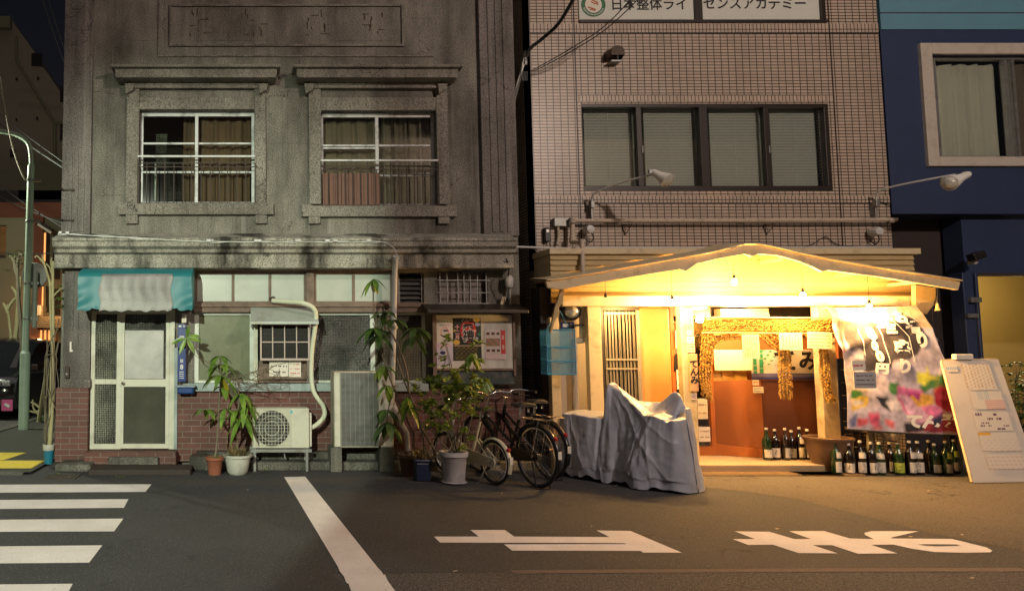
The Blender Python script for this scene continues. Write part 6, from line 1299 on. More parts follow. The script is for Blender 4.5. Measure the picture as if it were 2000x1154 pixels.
# ============================================================ bottles
def bottle(mb_m, lab_m, label_h=.11, neck_label=None):
    t = thing('sake_bottle', 'brown bottle', 'bottle', (0, 0, 0)); b = MB(); b.lathe([(0, 0), (.048, 0), (.052, .01), (.052, .225), (.047, .262), (.028, .300), (.0165, .325), (.0145, .375), (.0145, .383)], (0, 0, 0), 20); b.build('glass', mb_m, t, smooth=True)
    b = MB(); b.lathe([(0, .402), (.017, .402), (.018, .398), (.018, .378), (.0145, .376)], (0, 0, 0), 14); b.build('cap', 'label_white' if lab_m != 'bottle_lime' else 'grey_metal', t, smooth=True)
    a_ = -math.pi / 2; b = MB(); b.lathe([(.0535, .035), (.0535, .035 + label_h)], (0, 0, 0), 14, None, a_ - 1.15, a_ + 1.15); lo = b.build('label', lab_m, t, smooth='all', fix=False)
    rr = random.Random(random.random()); b = MB()
    for k_ in range(2 if label_h > .1 else 1):
        for s_ in range(5):
            u, v_ = rr.uniform(-.016, .016), .035 + label_h * (.7 - .45 * k_) + rr.uniform(-.02, .02); L_, th = rr.uniform(.012, .032), rr.uniform(.003, .006); ang = rr.choice((0, 0, 1.57, .8, -.8))
            pts = [(u + L_ / 2 * math.cos(ang) * e - th / 2 * math.sin(ang) * f_, v_ + L_ / 2 * math.sin(ang) * e + th / 2 * math.cos(ang) * f_) for e, f_ in ((-1, -1), (1, -.4), (1, .4), (-1, 1))]
            b.add([(.0545 * math.sin(p[0] / .0545), -.0545 * math.cos(p[0] / .0545), p[1]) for p in pts], [(0, 1, 2, 3)])
    b.build('brush_marks', 'ink', lo, fix=False)
    if neck_label: b = MB(); b.lathe([(.0535, .200), (.0515, .245), (.044, .27)], (0, 0, 0), 10, None, a_ - .9, a_ + .9); b.build('shoulder_label', neck_label, t, smooth='all', fix=False)
    return t
kinds = {'g': bottle('bottle_green', 'label_white', .125, 'label_white'), 'b': bottle('bottle_brown', 'label_white', .12), 'bw': bottle('bottle_brown', 'label_white', .12, 'label_white'), 'bg': bottle('bottle_brown', 'label_grey', .12), 'l': bottle('bottle_green', 'bottle_lime', .12), 'gp': bottle('bottle_green', 'label_white', .10), 'gd': bottle('bottle_green', 'label_grey', .10, 'bottle_lime')}
used = set()
def put_bottle(k, px, Y, z0, lab, grp):
    x = P(px, 900, Y)[0]; src = kinds[k]
    if k in used: o = dup(src)
    else: o = src; used.add(k)
    s_ = random.uniform(.95, 1.03); o.scale = (s_, s_, random.uniform(.92, 1.04)); o.location = (x + random.uniform(-.008, .008), Y + random.uniform(-.025, .025), z0); o.rotation_euler = (0, 0, random.uniform(-.7, .5)); o['label'] = lab; o['group'] = grp
G1 = 'bottles at the foot of the brown door panel'
for k, px, lab in (('gp', 1499, 'clear green bottle with black brushed label, leftmost by the brown door panel'), ('b', 1517, 'brown bottle second from the left by the brown door panel'), ('bg', 1533, 'brown bottle with silver label third along the brown door panel'), ('bg', 1549, 'brown bottle with silver label fourth along the brown door panel'), ('bw', 1565, 'brown bottle with white shoulder label by the brown door panel'), ('b', 1581, 'dark bottle half behind the rim of the brown urn')): put_bottle(k, px, 9.58, FZ, lab, G1)
G2 = 'bottles in a row under the food banner'
nm = ['first', 'second', 'third', 'fourth', 'fifth', 'sixth', 'seventh', 'eighth', 'ninth', 'tenth', 'eleventh', 'twelfth', 'last']
for i, (k, px) in enumerate((('g', 1635), ('b', 1659), ('bw', 1680), ('b', 1700), ('g', 1720), ('bg', 1738), ('l', 1756), ('bw', 1777), ('bw', 1797), ('bg', 1814), ('gp', 1829), ('gd', 1846), ('gd', 1862))):
    d_ = {'g': 'green two-label bottle', 'b': 'brown bottle with one white label', 'bw': 'brown bottle with white shoulder label', 'bg': 'brown bottle with silver label', 'l': 'green bottle with lime label', 'gp': 'dark green bottle with low white label', 'gd': 'green bottle with lime shoulder label'}[k]
    put_bottle(k, px, 9.02 + (.12 if i in (5, 9, 12) else 0), 0, '%s, %s from the urn in the banner row' % (d_, nm[i]), G2)
# ============================================================ banner, lattice, table, board
LT = thing('lattice_panel', 'pale metal lattice panel with a navy post behind the food banner', 'lattice', P3(1650, 760, 9.45)); r = R(1641, 595, 1668, 862, 9.42); b = MB()
for i in range(13): zz_ = .12 + (r[3] - .14) * i / 12; b.tube([(r[0] - .01, 9.40, zz_), (r[1] + .16, 9.40, zz_)], .006, 5)
for x in (r[0] + .10, r[1] + .02, r[1] + .14): b.tube([(x, 9.41, .02), (x, 9.41, r[3])], .008, 5)
b.build('lattice', 'lattice', LT); b = MB(); q = R(1640, 700, 1654, 880, 9.46); b.box(q[0], q[1], 9.46, 9.52, 0, q[3]); b.build('post', 'navy', LT); b = MB(); q = R(1637, 650, 1652, 700, 9.46); b.box(q[0], q[1], 9.46, 9.52, q[2], q[3] + .25); b.build('upper_post', 'orange_wood', LT)
FB = thing('food_banner', 'large glossy banner of raw fish dishes with white brushed prices and kana', 'banner', P3(1760, 845, 9.0))
cTL, cTR, cBR, cBL = P3(1612, 600, 9.15), P3(1786, 597, 9.15), P3(1884, 850, 8.92), P3(1655, 838, 8.92)
lft = [(0, P3(1655, 838, 8.92)), (.35, P3(1655, 760, 8.98)), (.62, P3(1648, 704, 9.04)), (.82, P3(1626, 655, 9.10)), (1, cTL)]; rgt = [(0, cBR), (.3, P3(1868, 775, 8.98)), (.6, P3(1846, 700, 9.04)), (.8, P3(1822, 640, 9.10)), (1, cTR)]
def lerp_edge(e, v):
    for i in range(len(e) - 1):
        if v <= e[i + 1][0] + 1e-9: t_ = (v - e[i][0]) / (e[i + 1][0] - e[i][0]); return e[i][1].lerp(e[i + 1][1], max(0, t_))
    return e[-1][1]
def bpos(u, v, off=0):
    p = lerp_edge(lft, v).lerp(lerp_edge(rgt, v), u)
    fold = .022 * math.sin((u * 1.1 + v * 2.3) * 4.2) * v + .02 * math.sin(u * 9 - v * 6) * v * (1 - u) + .03 * math.exp(-((v - .70 - .22 * u) / .045) ** 2) * (1 - u * .8) + .05 * math.exp(-((v - .95 + .10 * u) / .05) ** 2) * (1 - u)
    return Vector((p.x, p.y - fold - off, p.z - .012 * math.sin(u * 3.1)))
def U(px, py):
    """banner (u, v) of a place on it"""
    best = (9e9, 0, 0); n = 26
    for i in range(n + 1):
        for j in range(n + 1):
            p = lerp_edge(lft, j / n).lerp(lerp_edge(rgt, j / n), i / n); d = P3(px, py, p.y); e = (d.x - p.x) ** 2 + (d.z - p.z) ** 2
            if e < best[0]: best = (e, i / n, j / n)
    _, u0, v0 = best
    for st in (.02, .007, .002):
        for _k in range(6):
            for du, dv in ((st, 0), (-st, 0), (0, st), (0, -st)):
                p = lerp_edge(lft, min(1, max(0, v0 + dv))).lerp(lerp_edge(rgt, min(1, max(0, v0 + dv))), u0 + du); d = P3(px, py, p.y); e = (d.x - p.x) ** 2 + (d.z - p.z) ** 2
                if e < best[0]: best = (e, u0 + du, v0 + dv)
            _, u0, v0 = best
    return u0, v0
C_ = lambda x, y_: U(1620 + x / 4.438, 590 + y_ / 4.438)
shapes = []
from mathutils import noise as mn
def shp(col, pts, grad=None): shapes.append((col, [C_(*p) for p in pts], grad))
shp((.05, .045, .055), [(90, 230), (200, 120), (420, 180), (700, 120), (870, 330), (740, 470), (540, 560), (330, 620), (170, 480)])
shp((.50, .07, .06), [(40, 150), (150, 160), (95, 260), (120, 440), (90, 430)])
shp((.34, .31, .38), [(760, 460), (900, 380), (1060, 470), (1130, 620), (960, 620), (900, 590), (730, 560)])
shp((.45, .40, .47), [(190, 610), (420, 600), (520, 620), (520, 760), (380, 800), (190, 760)])
shp((.40, .36, .44), [(540, 500), (700, 490), (780, 700), (860, 740), (640, 720), (520, 640)])
shp((.05, .16, .04), [(190, 760), (270, 760), (330, 830), (270, 850), (190, 850)]); shp((.06, .18, .06), [(520, 690), (600, 690), (610, 800), (540, 800), (520, 760)]); shp((.06, .17, .05), [(820, 640), (1010, 620), (1030, 740), (900, 740), (820, 780), (780, 740)])
shp((.62, .60, .08), [(740, 600), (830, 610), (840, 540), (870, 620), (940, 660), (850, 680), (820, 720), (760, 690)]); shp((.55, .38, .07), [(180, 850), (330, 800), (330, 900), (190, 940)])
shp((.48, .45, .44), [(190, 855), (290, 850), (290, 890), (200, 900)])
shp((.42, .38, .46), [(340, 830), (520, 800), (640, 940), (700, 1080), (560, 1110), (260, 1100), (170, 1080), (200, 1000), (300, 930)])
shp((.025, .03, .05), [(400, 810), (500, 820), (560, 900), (540, 960), (450, 900)]); shp((.62, .58, .60), [(480, 850), (600, 830), (650, 930), (560, 920), (540, 950)])
shp((.56, .16, .34), [(585, 720), (800, 760), (900, 880), (1010, 960), (1000, 990), (900, 1060), (800, 1080), (640, 930), (590, 830)]); shp((.62, .40, .56), [(600, 790), (700, 800), (800, 920), (880, 1000), (800, 1070), (680, 950)]); shp((.34, .05, .20), [(700, 760), (800, 790), (820, 860), (760, 880), (680, 800)])
shp((.68, .40, .08), [(800, 790), (880, 800), (920, 870), (820, 900), (770, 900), (700, 820), (720, 800), (780, 860)])
shp((.30, .02, .045), [(900, 740), (960, 720), (1080, 780), (1110, 960), (1030, 960), (930, 900), (890, 780)]); shp((.42, .05, .09), [(920, 790), (1060, 800), (1060, 850), (930, 830)])
shp((.25, .03, .05), [(650, 1080), (1160, 960), (1160, 1130), (650, 1130)])
shp((.60, .12, .16), [(240, 1010), (330, 1000), (330, 1060), (240, 1090)]); shp((.55, .10, .18), [(330, 960), (430, 950), (430, 1070), (350, 1060)]); shp((.64, .14, .16), [(480, 1000), (570, 1030), (560, 1090), (480, 1050)]); shp((.60, .16, .20), [(370, 1070), (470, 1070), (450, 1100), (370, 1100)])
shp((.03, .04, .10), [(880, 1000), (990, 960), (960, 1060), (900, 1090)]); shp((.16, .18, .36), [(170, 1010), (240, 960), (220, 1080), (165, 1070)]); shp((.03, .03, .04), [(640, 1040), (830, 1060), (820, 1120), (650, 1120)])
shp((.5, .46, .52), [(90, 440), (250, 400), (300, 440), (300, 500), (170, 500)])
def paint(u, v):
    # soft irregular edges as in a printed photograph
    uu = u + .015 * mn.noise(Vector((u * 14, v * 14, 7))); vv = v + .012 * mn.noise(Vector((u * 14, v * 14, 17)))
    c_ = (.46, .42, .50)
    if v > .9 - .1 * u: c_ = (.55, .42, .28)
    acc = [0, 0, 0]
    for du_, dv_ in ((0, 0), (.014, .004), (-.012, .008), (.003, -.014), (-.006, -.010)):
        cc = c_
        for col, pl, g_ in shapes:
            if pip(uu + du_, vv + dv_, pl): cc = col
        acc = [acc[i_] + cc[i_] * .23 for i_ in range(3)]
    c_ = acc
    k_ = 1 + .55 * mn.noise(Vector((u * 9, v * 9, 1))) + .35 * mn.noise(Vector((u * 26, v * 26, 4)))
    return tuple(max(.01, x * k_) for x in c_)
printed('cloth', 170, 190, lambda u, v: bpos(u, v), paint, FB, 'print_gloss', .002)
b = MB(); wB = (cBR - cBL).length
def on_banner(px, py, k=1.0, rot=-.10):
    u0, v0 = U(px, py); W_, H_ = 1.26, 1.62
    ca, sa = math.cos(rot), math.sin(rot)
    return lambda u, v: bpos(u0 + (u * ca - v * sa) * k / W_, v0 + (u * sa + v * ca) * k / H_, .012)
items = [('お', 1755, 619, .15), ('造', 1783, 641, .16), ('り', 1801, 665, .16), ('魚', 1722, 628, .14), ('三', 1738, 642, .12), ('盛', 1754, 662, .15), ('り', 1763, 715, .18), ('8', 1699, 651, .17), ('0', 1705, 674, .13), ('0', 1715, 695, .15), ('円', 1720, 719, .14), ('て', 1783, 821, .17), ('ん', 1816, 824, .17), ('み', 1850, 822, .17)]
items[5] = ('盛', 1760, 682, .18)
for ch, px, py, s_ in items: put_text(b, ch, s_ * 1.12, on_banner(px, py), .012, shear=.1)
b.build('lettering', 'white_ink', FB, fix=False); b = MB()
for a_, c_ in (((1674, 641), (1688, 692)), ((1714, 635), (1735, 708)), ((1731, 616), (1776, 656)), ((1776, 656), (1783, 705)), ((1765, 610), (1790, 628))):
    p, q = U(*a_), U(*c_); n = 8
    for i in range(n):
        u1, v1, u2, v2 = p[0] + (q[0] - p[0]) * i / n, p[1] + (q[1] - p[1]) * i / n, p[0] + (q[0] - p[0]) * (i + 1) / n, p[1] + (q[1] - p[1]) * (i + 1) / n; b.quad(bpos(u1 - .004, v1, .010), bpos(u1 + .004, v1, .010), bpos(u2 + .004, v2, .010), bpos(u2 - .004, v2, .010))
b.build('dividing_lines', 'white_ink', FB, fix=False)
b = MB(); b.tube([bpos(i / 20, 0, .005) for i in range(21)], .012, 7); b.build('hem_pole', 'cable', FB)
b = MB(); a_ = bpos(.02, 1); b.tube([bpos(0, 1), P3(1606, 604, 9.3)], .004, 4); b.tube([bpos(1, 1), P3(1800, 590, 9.25)], .004, 4); b.build('tie_cord', 'paper_warm', FB)
small_paper('price_card', (1664, 704, 1690, 723), 8.88, 'small white card with a red seal at the left side of the banner', 1, -.05, mk='red_ink', cat='card', seed=4); small_paper('price_card', (1668, 726, 1711, 758), 8.87, 'larger greyed menu card below the red-sealed card on the banner', 3, 0, m='label_grey', cat='card', seed=6)
BT = thing('bench', 'low worn table behind the bottles under the food banner', 'table', G(1760, 915)); q = R(1670, 845, 1880, 856, 9.3); b = MB(); b.box(q[0], q[1] + .1, 9.12, 9.6, .50, .535); b.build('tabletop', 'wood_old', BT, bevel=.004)
for x, yy in ((q[0] + .08, 9.16), (q[0] + .22, 9.3), (q[1] + .05, 9.40), (q[1] + .05, 9.55)): b = MB(); b.box(x - .025, x + .025, yy, yy + .04, 0, .499); b.build('leg', 'lattice', BT)
b = MB(); b.lathe([(0, 0), (.07, .0), (.10, .05), (.11, .09), (.1, .09), (.06, .02)], P3(1741, 858, 9.2), 18); tag(b.build('bowl', 'dish', None, smooth=True), 'pale bowl tucked under the hem of the banner', 'bowl')
GB = thing('glass_float', 'round glass ball hanging behind the upper right of the banner', 'glass ball', P3(1821, 665, 9.4)); b = MB(); n = 10; b.lathe([(.055 * math.sin(math.pi * i / n), -.055 * math.cos(math.pi * i / n)) for i in range(n + 1)], P3(1821, 665, 9.4), 18); b.build('ball', 'lamp_glass', GB, smooth=True); b = MB(); b.tube([P3(1821, 655, 9.4), P3(1822, 560, 9.35)], .003, 4); b.build('cord', 'cable', GB)
# leaning menu board
MBd = thing('menu_board', 'tall leaning white menu board with pinned sheets at the right edge', 'menu board', G(1960, 944)); p0, p1, p2, p3 = G(1902, 944), G(2032, 942), P3(1950, 704, 9.03), P3(1841, 706, 9.03)
def mp(u, v, off=0): a_ = p0.lerp(p1, u).lerp(p3.lerp(p2, u), v); return Vector((a_.x, a_.y - off, a_.z + .012))
b = MB(); b.grid(12, 16, lambda u, v: mp(u, v)); b.grid(12, 16, lambda u, v: mp(u, v, -.03)); b.build('board', mat('warm_white_board', (.62, .57, .50), .5, var=.05, dirt=.15), MBd)
b = MB()
for e in ((0, 0, 0, 1), (0, 1, 1, 1), (1, 1, 1, 0), (1, 0, 0, 0)): b.tube([mp(e[0], e[1], -.02), mp(e[2], e[3], -.02)], .016, 6)
b.tube([mp(.10, .98, -.04), mp(.5, .05, -.42)], .016, 6); b.tube([mp(.9, .98, -.04), mp(.95, .05, -.42)], .016, 6); b.build('frame', 'cream_trim', MBd); b = MB(); a_ = P3(1880, 700, 9.03); b.obox(a_ + Vector((0, .0, .02)), (.22, .06, .07), 0); b.build('clip_light', 'paper', MBd, bevel=.01)
rr = random.Random(8)
for (u0, v0, u1, v1, k_, lab) in ((.30, .74, .80, .99, 0, 'top sheet with columns of faint writing on the menu board'), (.30, .58, .84, .73, 1, 'second sheet with a blue drawing on the menu board'), (.26, .40, .84, .56, 2, 'third sheet with small dark photographs on the menu board'), (.26, .24, .86, .39, 3, 'fourth sheet with an orange heading on the menu board'), (.28, .10, .86, .22, 4, 'lowest sheet with faint red writing on the menu board'), (.02, .90, .22, .96, 5, 'small blue-lettered card at the top corner of the menu board')):
    def pnt(u, v, k_=k_):
        c_ = (.66, .61, .53)
        if k_ == 0 and (u * 8) % 1 < .4 and math.sin(v * 60 + int(u * 8) * 3) > -.2 and .08 < v < .9: c_ = (.50, .36, .24)
        if k_ == 1 and v < .5 and u > .4 and (v * 9) % 1 < .3: c_ = (.62, .30, .26)
        if k_ == 1 and v > .5 and abs(u - .4) < .2 and (u * 18) % 1 < .5: c_ = (.45, .5, .5)
        if k_ == 2:
            for (a_, c2, w_, h_) in ((.16, .85, .12, .07), (.62, .85, .05, .05), (.46, .62, .09, .05), (.70, .62, .07, .05), (.22, .42, .06, .05), (.34, .42, .06, .05), (.18, .27, .07, .04), (.38, .27, .06, .04), (.85, .27, .08, .03), (.68, .12, .12, .04)):
                if abs(u - a_) < w_ and abs(v - c2) < h_ and math.sin(u * 90) > -.7: c_ = (.12, .05, .10)
        if k_ == 3 and v > .86 and u < .34: c_ = (.68, .38, .06)
        if k_ == 3 and v < .7 and (v * 7) % 1 < .2 and math.sin(u * 40 + v * 20) > .3: c_ = (.6, .42, .34)
        if k_ == 4 and (v * 4) % 1 < .3 and math.sin(u * 50 + v * 30) > .2: c_ = (.62, .40, .32)
        if k_ == 5 and .3 < v < .7 and math.sin(u * 40) > -.3: c_ = (.22, .36, .55)
        return c_
    o = printed('menu_sheet', 50, 36, lambda u, v: mp(u0 + (u1 - u0) * u, v0 + (v1 - v0) * v, .008), pnt, None, 'print'); tag(o, lab, 'paper', 'sheets pinned on the menu board')
# ============================================================ covered scooter
SC = thing('covered_scooter', 'scooter hidden under a wrinkled silver grey cover in front of the shop', 'scooter', (4.45, 8.5, 0))
A0, A1 = Vector((4.02, 9.12, 0)), Vector((4.70, 8.02, 0)); ax = (A1 - A0).normalized(); pr = Vector((ax.y, -ax.x, 0)); LL = (A1 - A0).length
hp = [(0, .72), (.02, .79), (.30, .80), (.385, .80), (.40, 1.08), (.415, 1.14), (.45, 1.11), (.62, .95), (.78, .94), (.87, 1.05), (.90, 1.07), (.95, 1.02), (1, .90)]
wp = [(0, .22), (.1, .26), (.3, .27), (.4, .26), (.6, .28), (.85, .30), (1, .24)]; tw = [(0, .20), (.36, .20), (.40, .08), (.45, .05), (.6, .07), (.75, .16), (.88, .22), (1, .18)]
dl = [(0, .02), (.385, .06), (.41, 0), (.6, 0), (.7, .055), (.8, .15), (.9, .27), (.97, .22), (1, .12)]
def itp(t_, s_):
    for i in range(len(t_) - 1):
        if s_ <= t_[i + 1][0]: k_ = (s_ - t_[i][0]) / (t_[i + 1][0] - t_[i][0]); return t_[i][1] + (t_[i + 1][1] - t_[i][1]) * k_
    return t_[-1][1]
from mathutils import noise as mn
def cov(u, v):
    s_ = (u - .06) / .88; e = 0
    if s_ < 0: e = -s_ / .068; s_ = 0
    if s_ > 1: e = (s_ - 1) / .068; s_ = 1
    h_ = itp(hp, s_); w_ = itp(wp, s_) * (1.12 + .10 * s_); t_ = itp(tw, s_)
    dn = itp(dl, s_)
    # v: 0 near-side hem -> .4 near top edge -> .6 far top edge -> 1 far hem
    hem = .02 + .03 * (1 - s_) + .02 * math.sin(u * 23) + .012 * math.sin(u * 61)
    if v < .42: k_ = v / .42; off = w_ + (t_ - w_) * k_ ** 1.25; zz_ = hem + (h_ - dn - .025 - hem) * k_
    elif v > .58: k_ = (1 - v) / .42; off = -(w_ + (t_ - w_) * k_ ** 1.25); zz_ = hem + (h_ - .025 - hem) * k_
    else: k_ = (v - .42) / .16; off = t_ * (1 - 2 * k_); zz_ = h_ - .025 - dn * (1 - max(0, min(1, (k_ - .45) / .5)) ** 1.5) + .02 * math.sin(k_ * math.pi)
    end = 0
    if e: shrink = 1 - .999 * min(1, e) ** 2.2; end = .11 * math.sin(min(1, e) * 1.57) * (1 if u > .5 else -1); low = (1 - zz_ / h_) if h_ else 0; off *= shrink * (1) ; end *= (.6 + .9 * low)
    p = A0 + ax * (LL * s_ + end) + pr * off; p.z = zz_
    # folds hanging from the high points
    side = 1 if v < .5 else -1; kz = max(0, 1 - zz_ / max(h_, .1)); q_ = Vector((u * 9 + zz_ * 1.6 * (u - .4), zz_ * .9, side * 3.3))
    d = (mn.noise(q_ * .8) * .05 + mn.noise(q_ * 2.1) * .013 + mn.noise(Vector((u * 24 + zz_ * 5, zz_ * 1.8, 5))) * .009 + mn.noise(Vector((u * 16, zz_ * 16, 9))) * .005) * (.3 + 1.0 * kz)
    def fan(s0, z0, ks, am):
        dz = max(0, z0 - zz_); return sum(am * (1 if i % 2 else .6) * min(1, dz * 4) * math.exp(-abs(s_ - s0 - k_ * dz) / (.010 + .03 * dz)) for i, k_ in enumerate(ks))
    fans = fan(.415, 1.14, (-.04, .12, .33, .58, .95), .018) + fan(.80, .82, (-.5, -.22, -.02, .12), .018) + fan(.05, .8, (.1, .35), .02) - fan(.40, .9, (.02,), .03)
    ridge = fans + .3 * sum(a_ * math.exp(-((u - .42 - k_ * (1.05 - zz_)) / w2) ** 2) for a_, k_, w2 in ((.016, .10, .016), (.014, .26, .018), (.013, .46, .02), (.012, -.22, .02))) + .016 * math.exp(-((u - .86 + .22 * (1 - zz_)) / .018) ** 2)
    p += pr * side * (d + (ridge if .05 < v < .95 else 0)) * (abs(off) > .03) + ax * mn.noise(q_ * 2.2 + Vector((9, 1, 2))) * .02
    p.z += mn.noise(Vector((u * 14, v * 14, 2))) * .008 * (zz_ > .2)
    p.z = max(.012, p.z); return p
b = MB(); b.grid(230, 160, cov); o = b.build('cover', 'tarp', SC, smooth='all')
b = MB(); b.tube([Vector((4.10, 8.95, .25)) + Vector((math.cos(a_ * .3) * -.0 + math.cos(a_ * .3142) * .2 * ax.x, math.cos(a_ * .3142) * .2 * ax.y, math.sin(a_ * .3142) * .2)) for a_ in range(20)], .045, 8, True); b.build('wheel', 'rubber', SC, smooth=True)
# ============================================================ navy building
YN = 10.25
NVB = thing('navy_building', 'navy building with pale teal upper band, cream framed window and open ochre bay', 'building', (P(1900, 600, YN)[0], YN, 0))
NX0 = P(1735, 300, YN)[0]; NX1 = 16; rn = lambda a, b_, c, d, Y=YN: R(a, b_, c, d, Y); zn = lambda py, Y=YN: P(1850, py, Y)[1]
wn_ = rn(1822, 108, 2150, 308); bay = (P(1910, 700, YN + .2)[0], 15.2)
w = MB(); w.holes(NX0, NX1, zn(415), zn(59), YN, YN + .25, [wn_]); w.box(NX0, NX1, YN, YN + 7, zn(415) - .02, zn(415)); w.build('wall', 'navy', NVB)
w = MB(); w.box(NX0, NX1, YN - .02, YN + .3, zn(59), 9.0); w.build('upper_band', 'teal_wall', NVB); w = MB(); w.box(NX0, NX1, YN - .026, YN - .018, zn(27) - .006, zn(27) + .006); w.build('band_joint', 'dark_wall', NVB)
w = MB(); w.box(NX0, NX1, YN + .3, YN + 7, 6.8, 9.0); w.build('roof', 'dark_wall', NVB)
f = MB(); o0, o1, o2, o3 = rn(1800, 87, 2180, 326); f.box(o0, wn_[0], YN - .05, YN + .02, o2, o3); f.box(wn_[0], o1, YN - .05, YN + .02, wn_[3], o3); f.box(wn_[0], o1, YN - .05, YN + .02, o2, wn_[2]); fo = f.build('window', 'beige_frame', NVB, bevel=.006)
f = MB(); y = YN + .1; f.box(wn_[0], wn_[1], y - .03, y + .03, wn_[3] - .04, wn_[3]); f.box(wn_[0], wn_[1], y - .03, y + .03, wn_[2], wn_[2] + .04)
for q in (1826, 1966, 1980): x = P(q, 210, y)[0]; f.box(x - .02, x + .02, y - .035, y + .03, wn_[2] + .04, wn_[3] - .04)
f.build('sash', 'grey_metal', fo); g = MB(); g.box(wn_[0], wn_[1], y, y + .004, wn_[2], wn_[3]); g.build('pane', 'glass', fo)
c = MB(); curtain(c, P(1828, 210, y)[0], P(1968, 210, y)[0], y + .12, wn_[2] + .03, wn_[3] - .06, .025, 5, 3); c.build('curtain', 'curtain_white', fo, smooth='all'); c = MB(); curtain(c, P(1970, 210, y)[0], P(2150, 210, y)[0], y + .12, wn_[2] + .03, wn_[3] - .06, .02, 4, 6); c.build('curtain', 'curtain_grey', fo, smooth='all'); c = MB(); c.box(wn_[0], wn_[1], y + .3, y + .32, wn_[2], wn_[3]); c.build('room_backing', 'dark_wall', fo)
w = MB(); w.box(NX0, P(1888, 600, YN + .5)[0], YN + .5, YN + .7, 0, zn(415)); w.build('lower_wall', 'dark_wall', NVB); w = MB(); x = P(1877, 470, YN + .18)[0]; w.box(x, NX1, YN + .16, YN + .45, P(1900, 535, YN + .16)[1], zn(415) - .021); w.build('lintel', 'navy', NVB)
w = MB(); w.box(x + .02, NX1, YN + .12, YN + .16, P(1900, 539, YN + .1)[1], P(1900, 533, YN + .1)[1]); w.build('lintel_trim', 'rust_metal', NVB)
w = MB(); q = R(1890, 532, 1911, 900, YN + .12); w.box(q[0], q[1], YN + .10, YN + .3, 0, q[3]); w.box(q[1] - .01, q[1] + .03, YN + .06, YN + .28, .0, q[3] - .01); w.build('bay_post', 'navy', NVB, bevel=.01); w = MB(); w.box(q[0], q[1], YN + .06, YN + .1, P(1900, 620, YN)[1], P(1900, 612, YN)[1]); w.build('post_clip', 'grey_metal', NVB); w = MB(); w.box(q[0] + .05, q[1] + .05, YN + .05, YN + .1, P(1900, 590, YN)[1], P(1900, 580, YN)[1]); w.build('post_clip', 'grey_metal', NVB)
w = MB(); w.box(bay[0] - .3, bay[1], 12.6, 12.7, 0, 3.2); w.box(bay[0] - .02, bay[0] + .03, YN + .46, 12.6, 0, 3.2); w.box(bay[0], bay[1], YN + .46, 12.6, 2.78, 2.85); w.box(bay[1], bay[1] + .1, YN + .4, 12.6, 0, 3.2); w.build('bay_interior', 'ochre', NVB)
light('bay_ceiling_light', 'POINT', (9.8 + 2.4, 11.5, 2.5), (1, .80, .42), 16, size=.15)
CM = thing('wall_camera', 'small dark spotlight with a white base on the navy wall at the right', 'lamp', P3(1902, 500, 10.3)); b = MB(); c_ = P3(1907, 500, 10.12); b.obox(c_, (.17, .12, .10), Matrix.Rotation(-.35, 3, 'Y')); b.build('head', 'black_metal', CM, bevel=.01); b = MB(); b.lathe([(0, -.03), (.05, -.02), (.06, .01), (.045, .04), (0, .05)], P3(1899, 513, 10.2), 16); b.build('base', 'pvc', CM, smooth=True)
# shrub at the right edge
RS = thing('shrub', 'loose leafy shrub behind the menu board at the right edge', 'shrub', (P(1985, 800, 9.7)[0], 9.75, 0)); rr = random.Random(17); b = MB(); st_ = MB()
for i in range(16):
    top_ = P3(rr.uniform(1935, 2040), rr.uniform(695, 860), 9.7 + rr.uniform(-.25, .3)); st_.tube(bez([(RS.location.x + rr.uniform(-.08, .08), 9.75, 0), (RS.location.x + rr.uniform(-.1, .15), 9.75, .5), top_], 4), .006, 4)
    for k_ in range(7): c_ = Vector((RS.location.x, 9.75, .4)).lerp(top_, rr.uniform(.4, 1)) + Vector((rr.gauss(0, .05), rr.gauss(0, .05), rr.gauss(0, .05))); whorl(b, c_, 5, .10, .03, rr, .2, .5)
st_.build('stem', 'bark', RS); b.build('leaves', 'leaf_dark', RS, smooth='all'); b = MB(); b.box(RS.location.x - .1, RS.location.x + .6, 9.5, 9.52, .0, .62)
for k_ in range(6): b.box(RS.location.x - .1, RS.location.x + .6, 9.49, 9.5, .06 + .1 * k_, .12 + .1 * k_)
o = b.build('planter_board', 'wood_old', RS)
# ============================================================ side street on the left
LP = thing('street_lamp', 'pale green steel lamp post with a curved arm at the corner', 'street lamp', G(46, 838, .03)); c_ = LP.location; Yp = c_.y; b = MB(); x_ = c_.x
z1 = P(50, 690, Yp)[1]; z2 = P(56, 325, Yp)[1]; b.tube([(x_, Yp, .03), (x_, Yp, z1)], .098, 18); b.tube([(x_, Yp, z1), (x_, Yp, z1 + .05)], [.098, .066], 18); b.tube([(x_, Yp, z1), (x_ + .03, Yp, z2)], .066, 18); b.tube([(x_ + .03, Yp, z2), (x_ + .04, Yp, z2 + .06)], [.066, .045], 16)
b.tube(bez([(x_ + .04, Yp, z2), P3(60, 300, Yp), P3(55, 280, Yp), P3(38, 266, Yp), P3(10, 258, Yp), P3(-40, 254, Yp), P3(-100, 254, Yp)], 8), .045, 12); b.build('pole', 'pole_green', LP, smooth=True)
b = MB(); a_ = P3(-120, 256, Yp); b.obox(a_, (.6, .2, .12), 0); b.build('lamp_head', 'grey_metal', LP, bevel=.03); b = MB(); b.obox(a_ - Vector((0, 0, .065)), (.5, .16, .015), 0); b.build('lamp_glass', emis('lit_lamp_glass', (.9, 1, .7), 6), LP)
b = MB()
for py in (352, 432, 553, 622): a_ = P3(48 if py > 500 else 53, py, Yp - .02); b.lathe([(.076, -.02), (.08, 0), (.076, .02)], (x_ + .02, Yp, a_.z), 16); b.obox((x_ + .16, Yp, a_.z), (.14, .05, .05), 0)
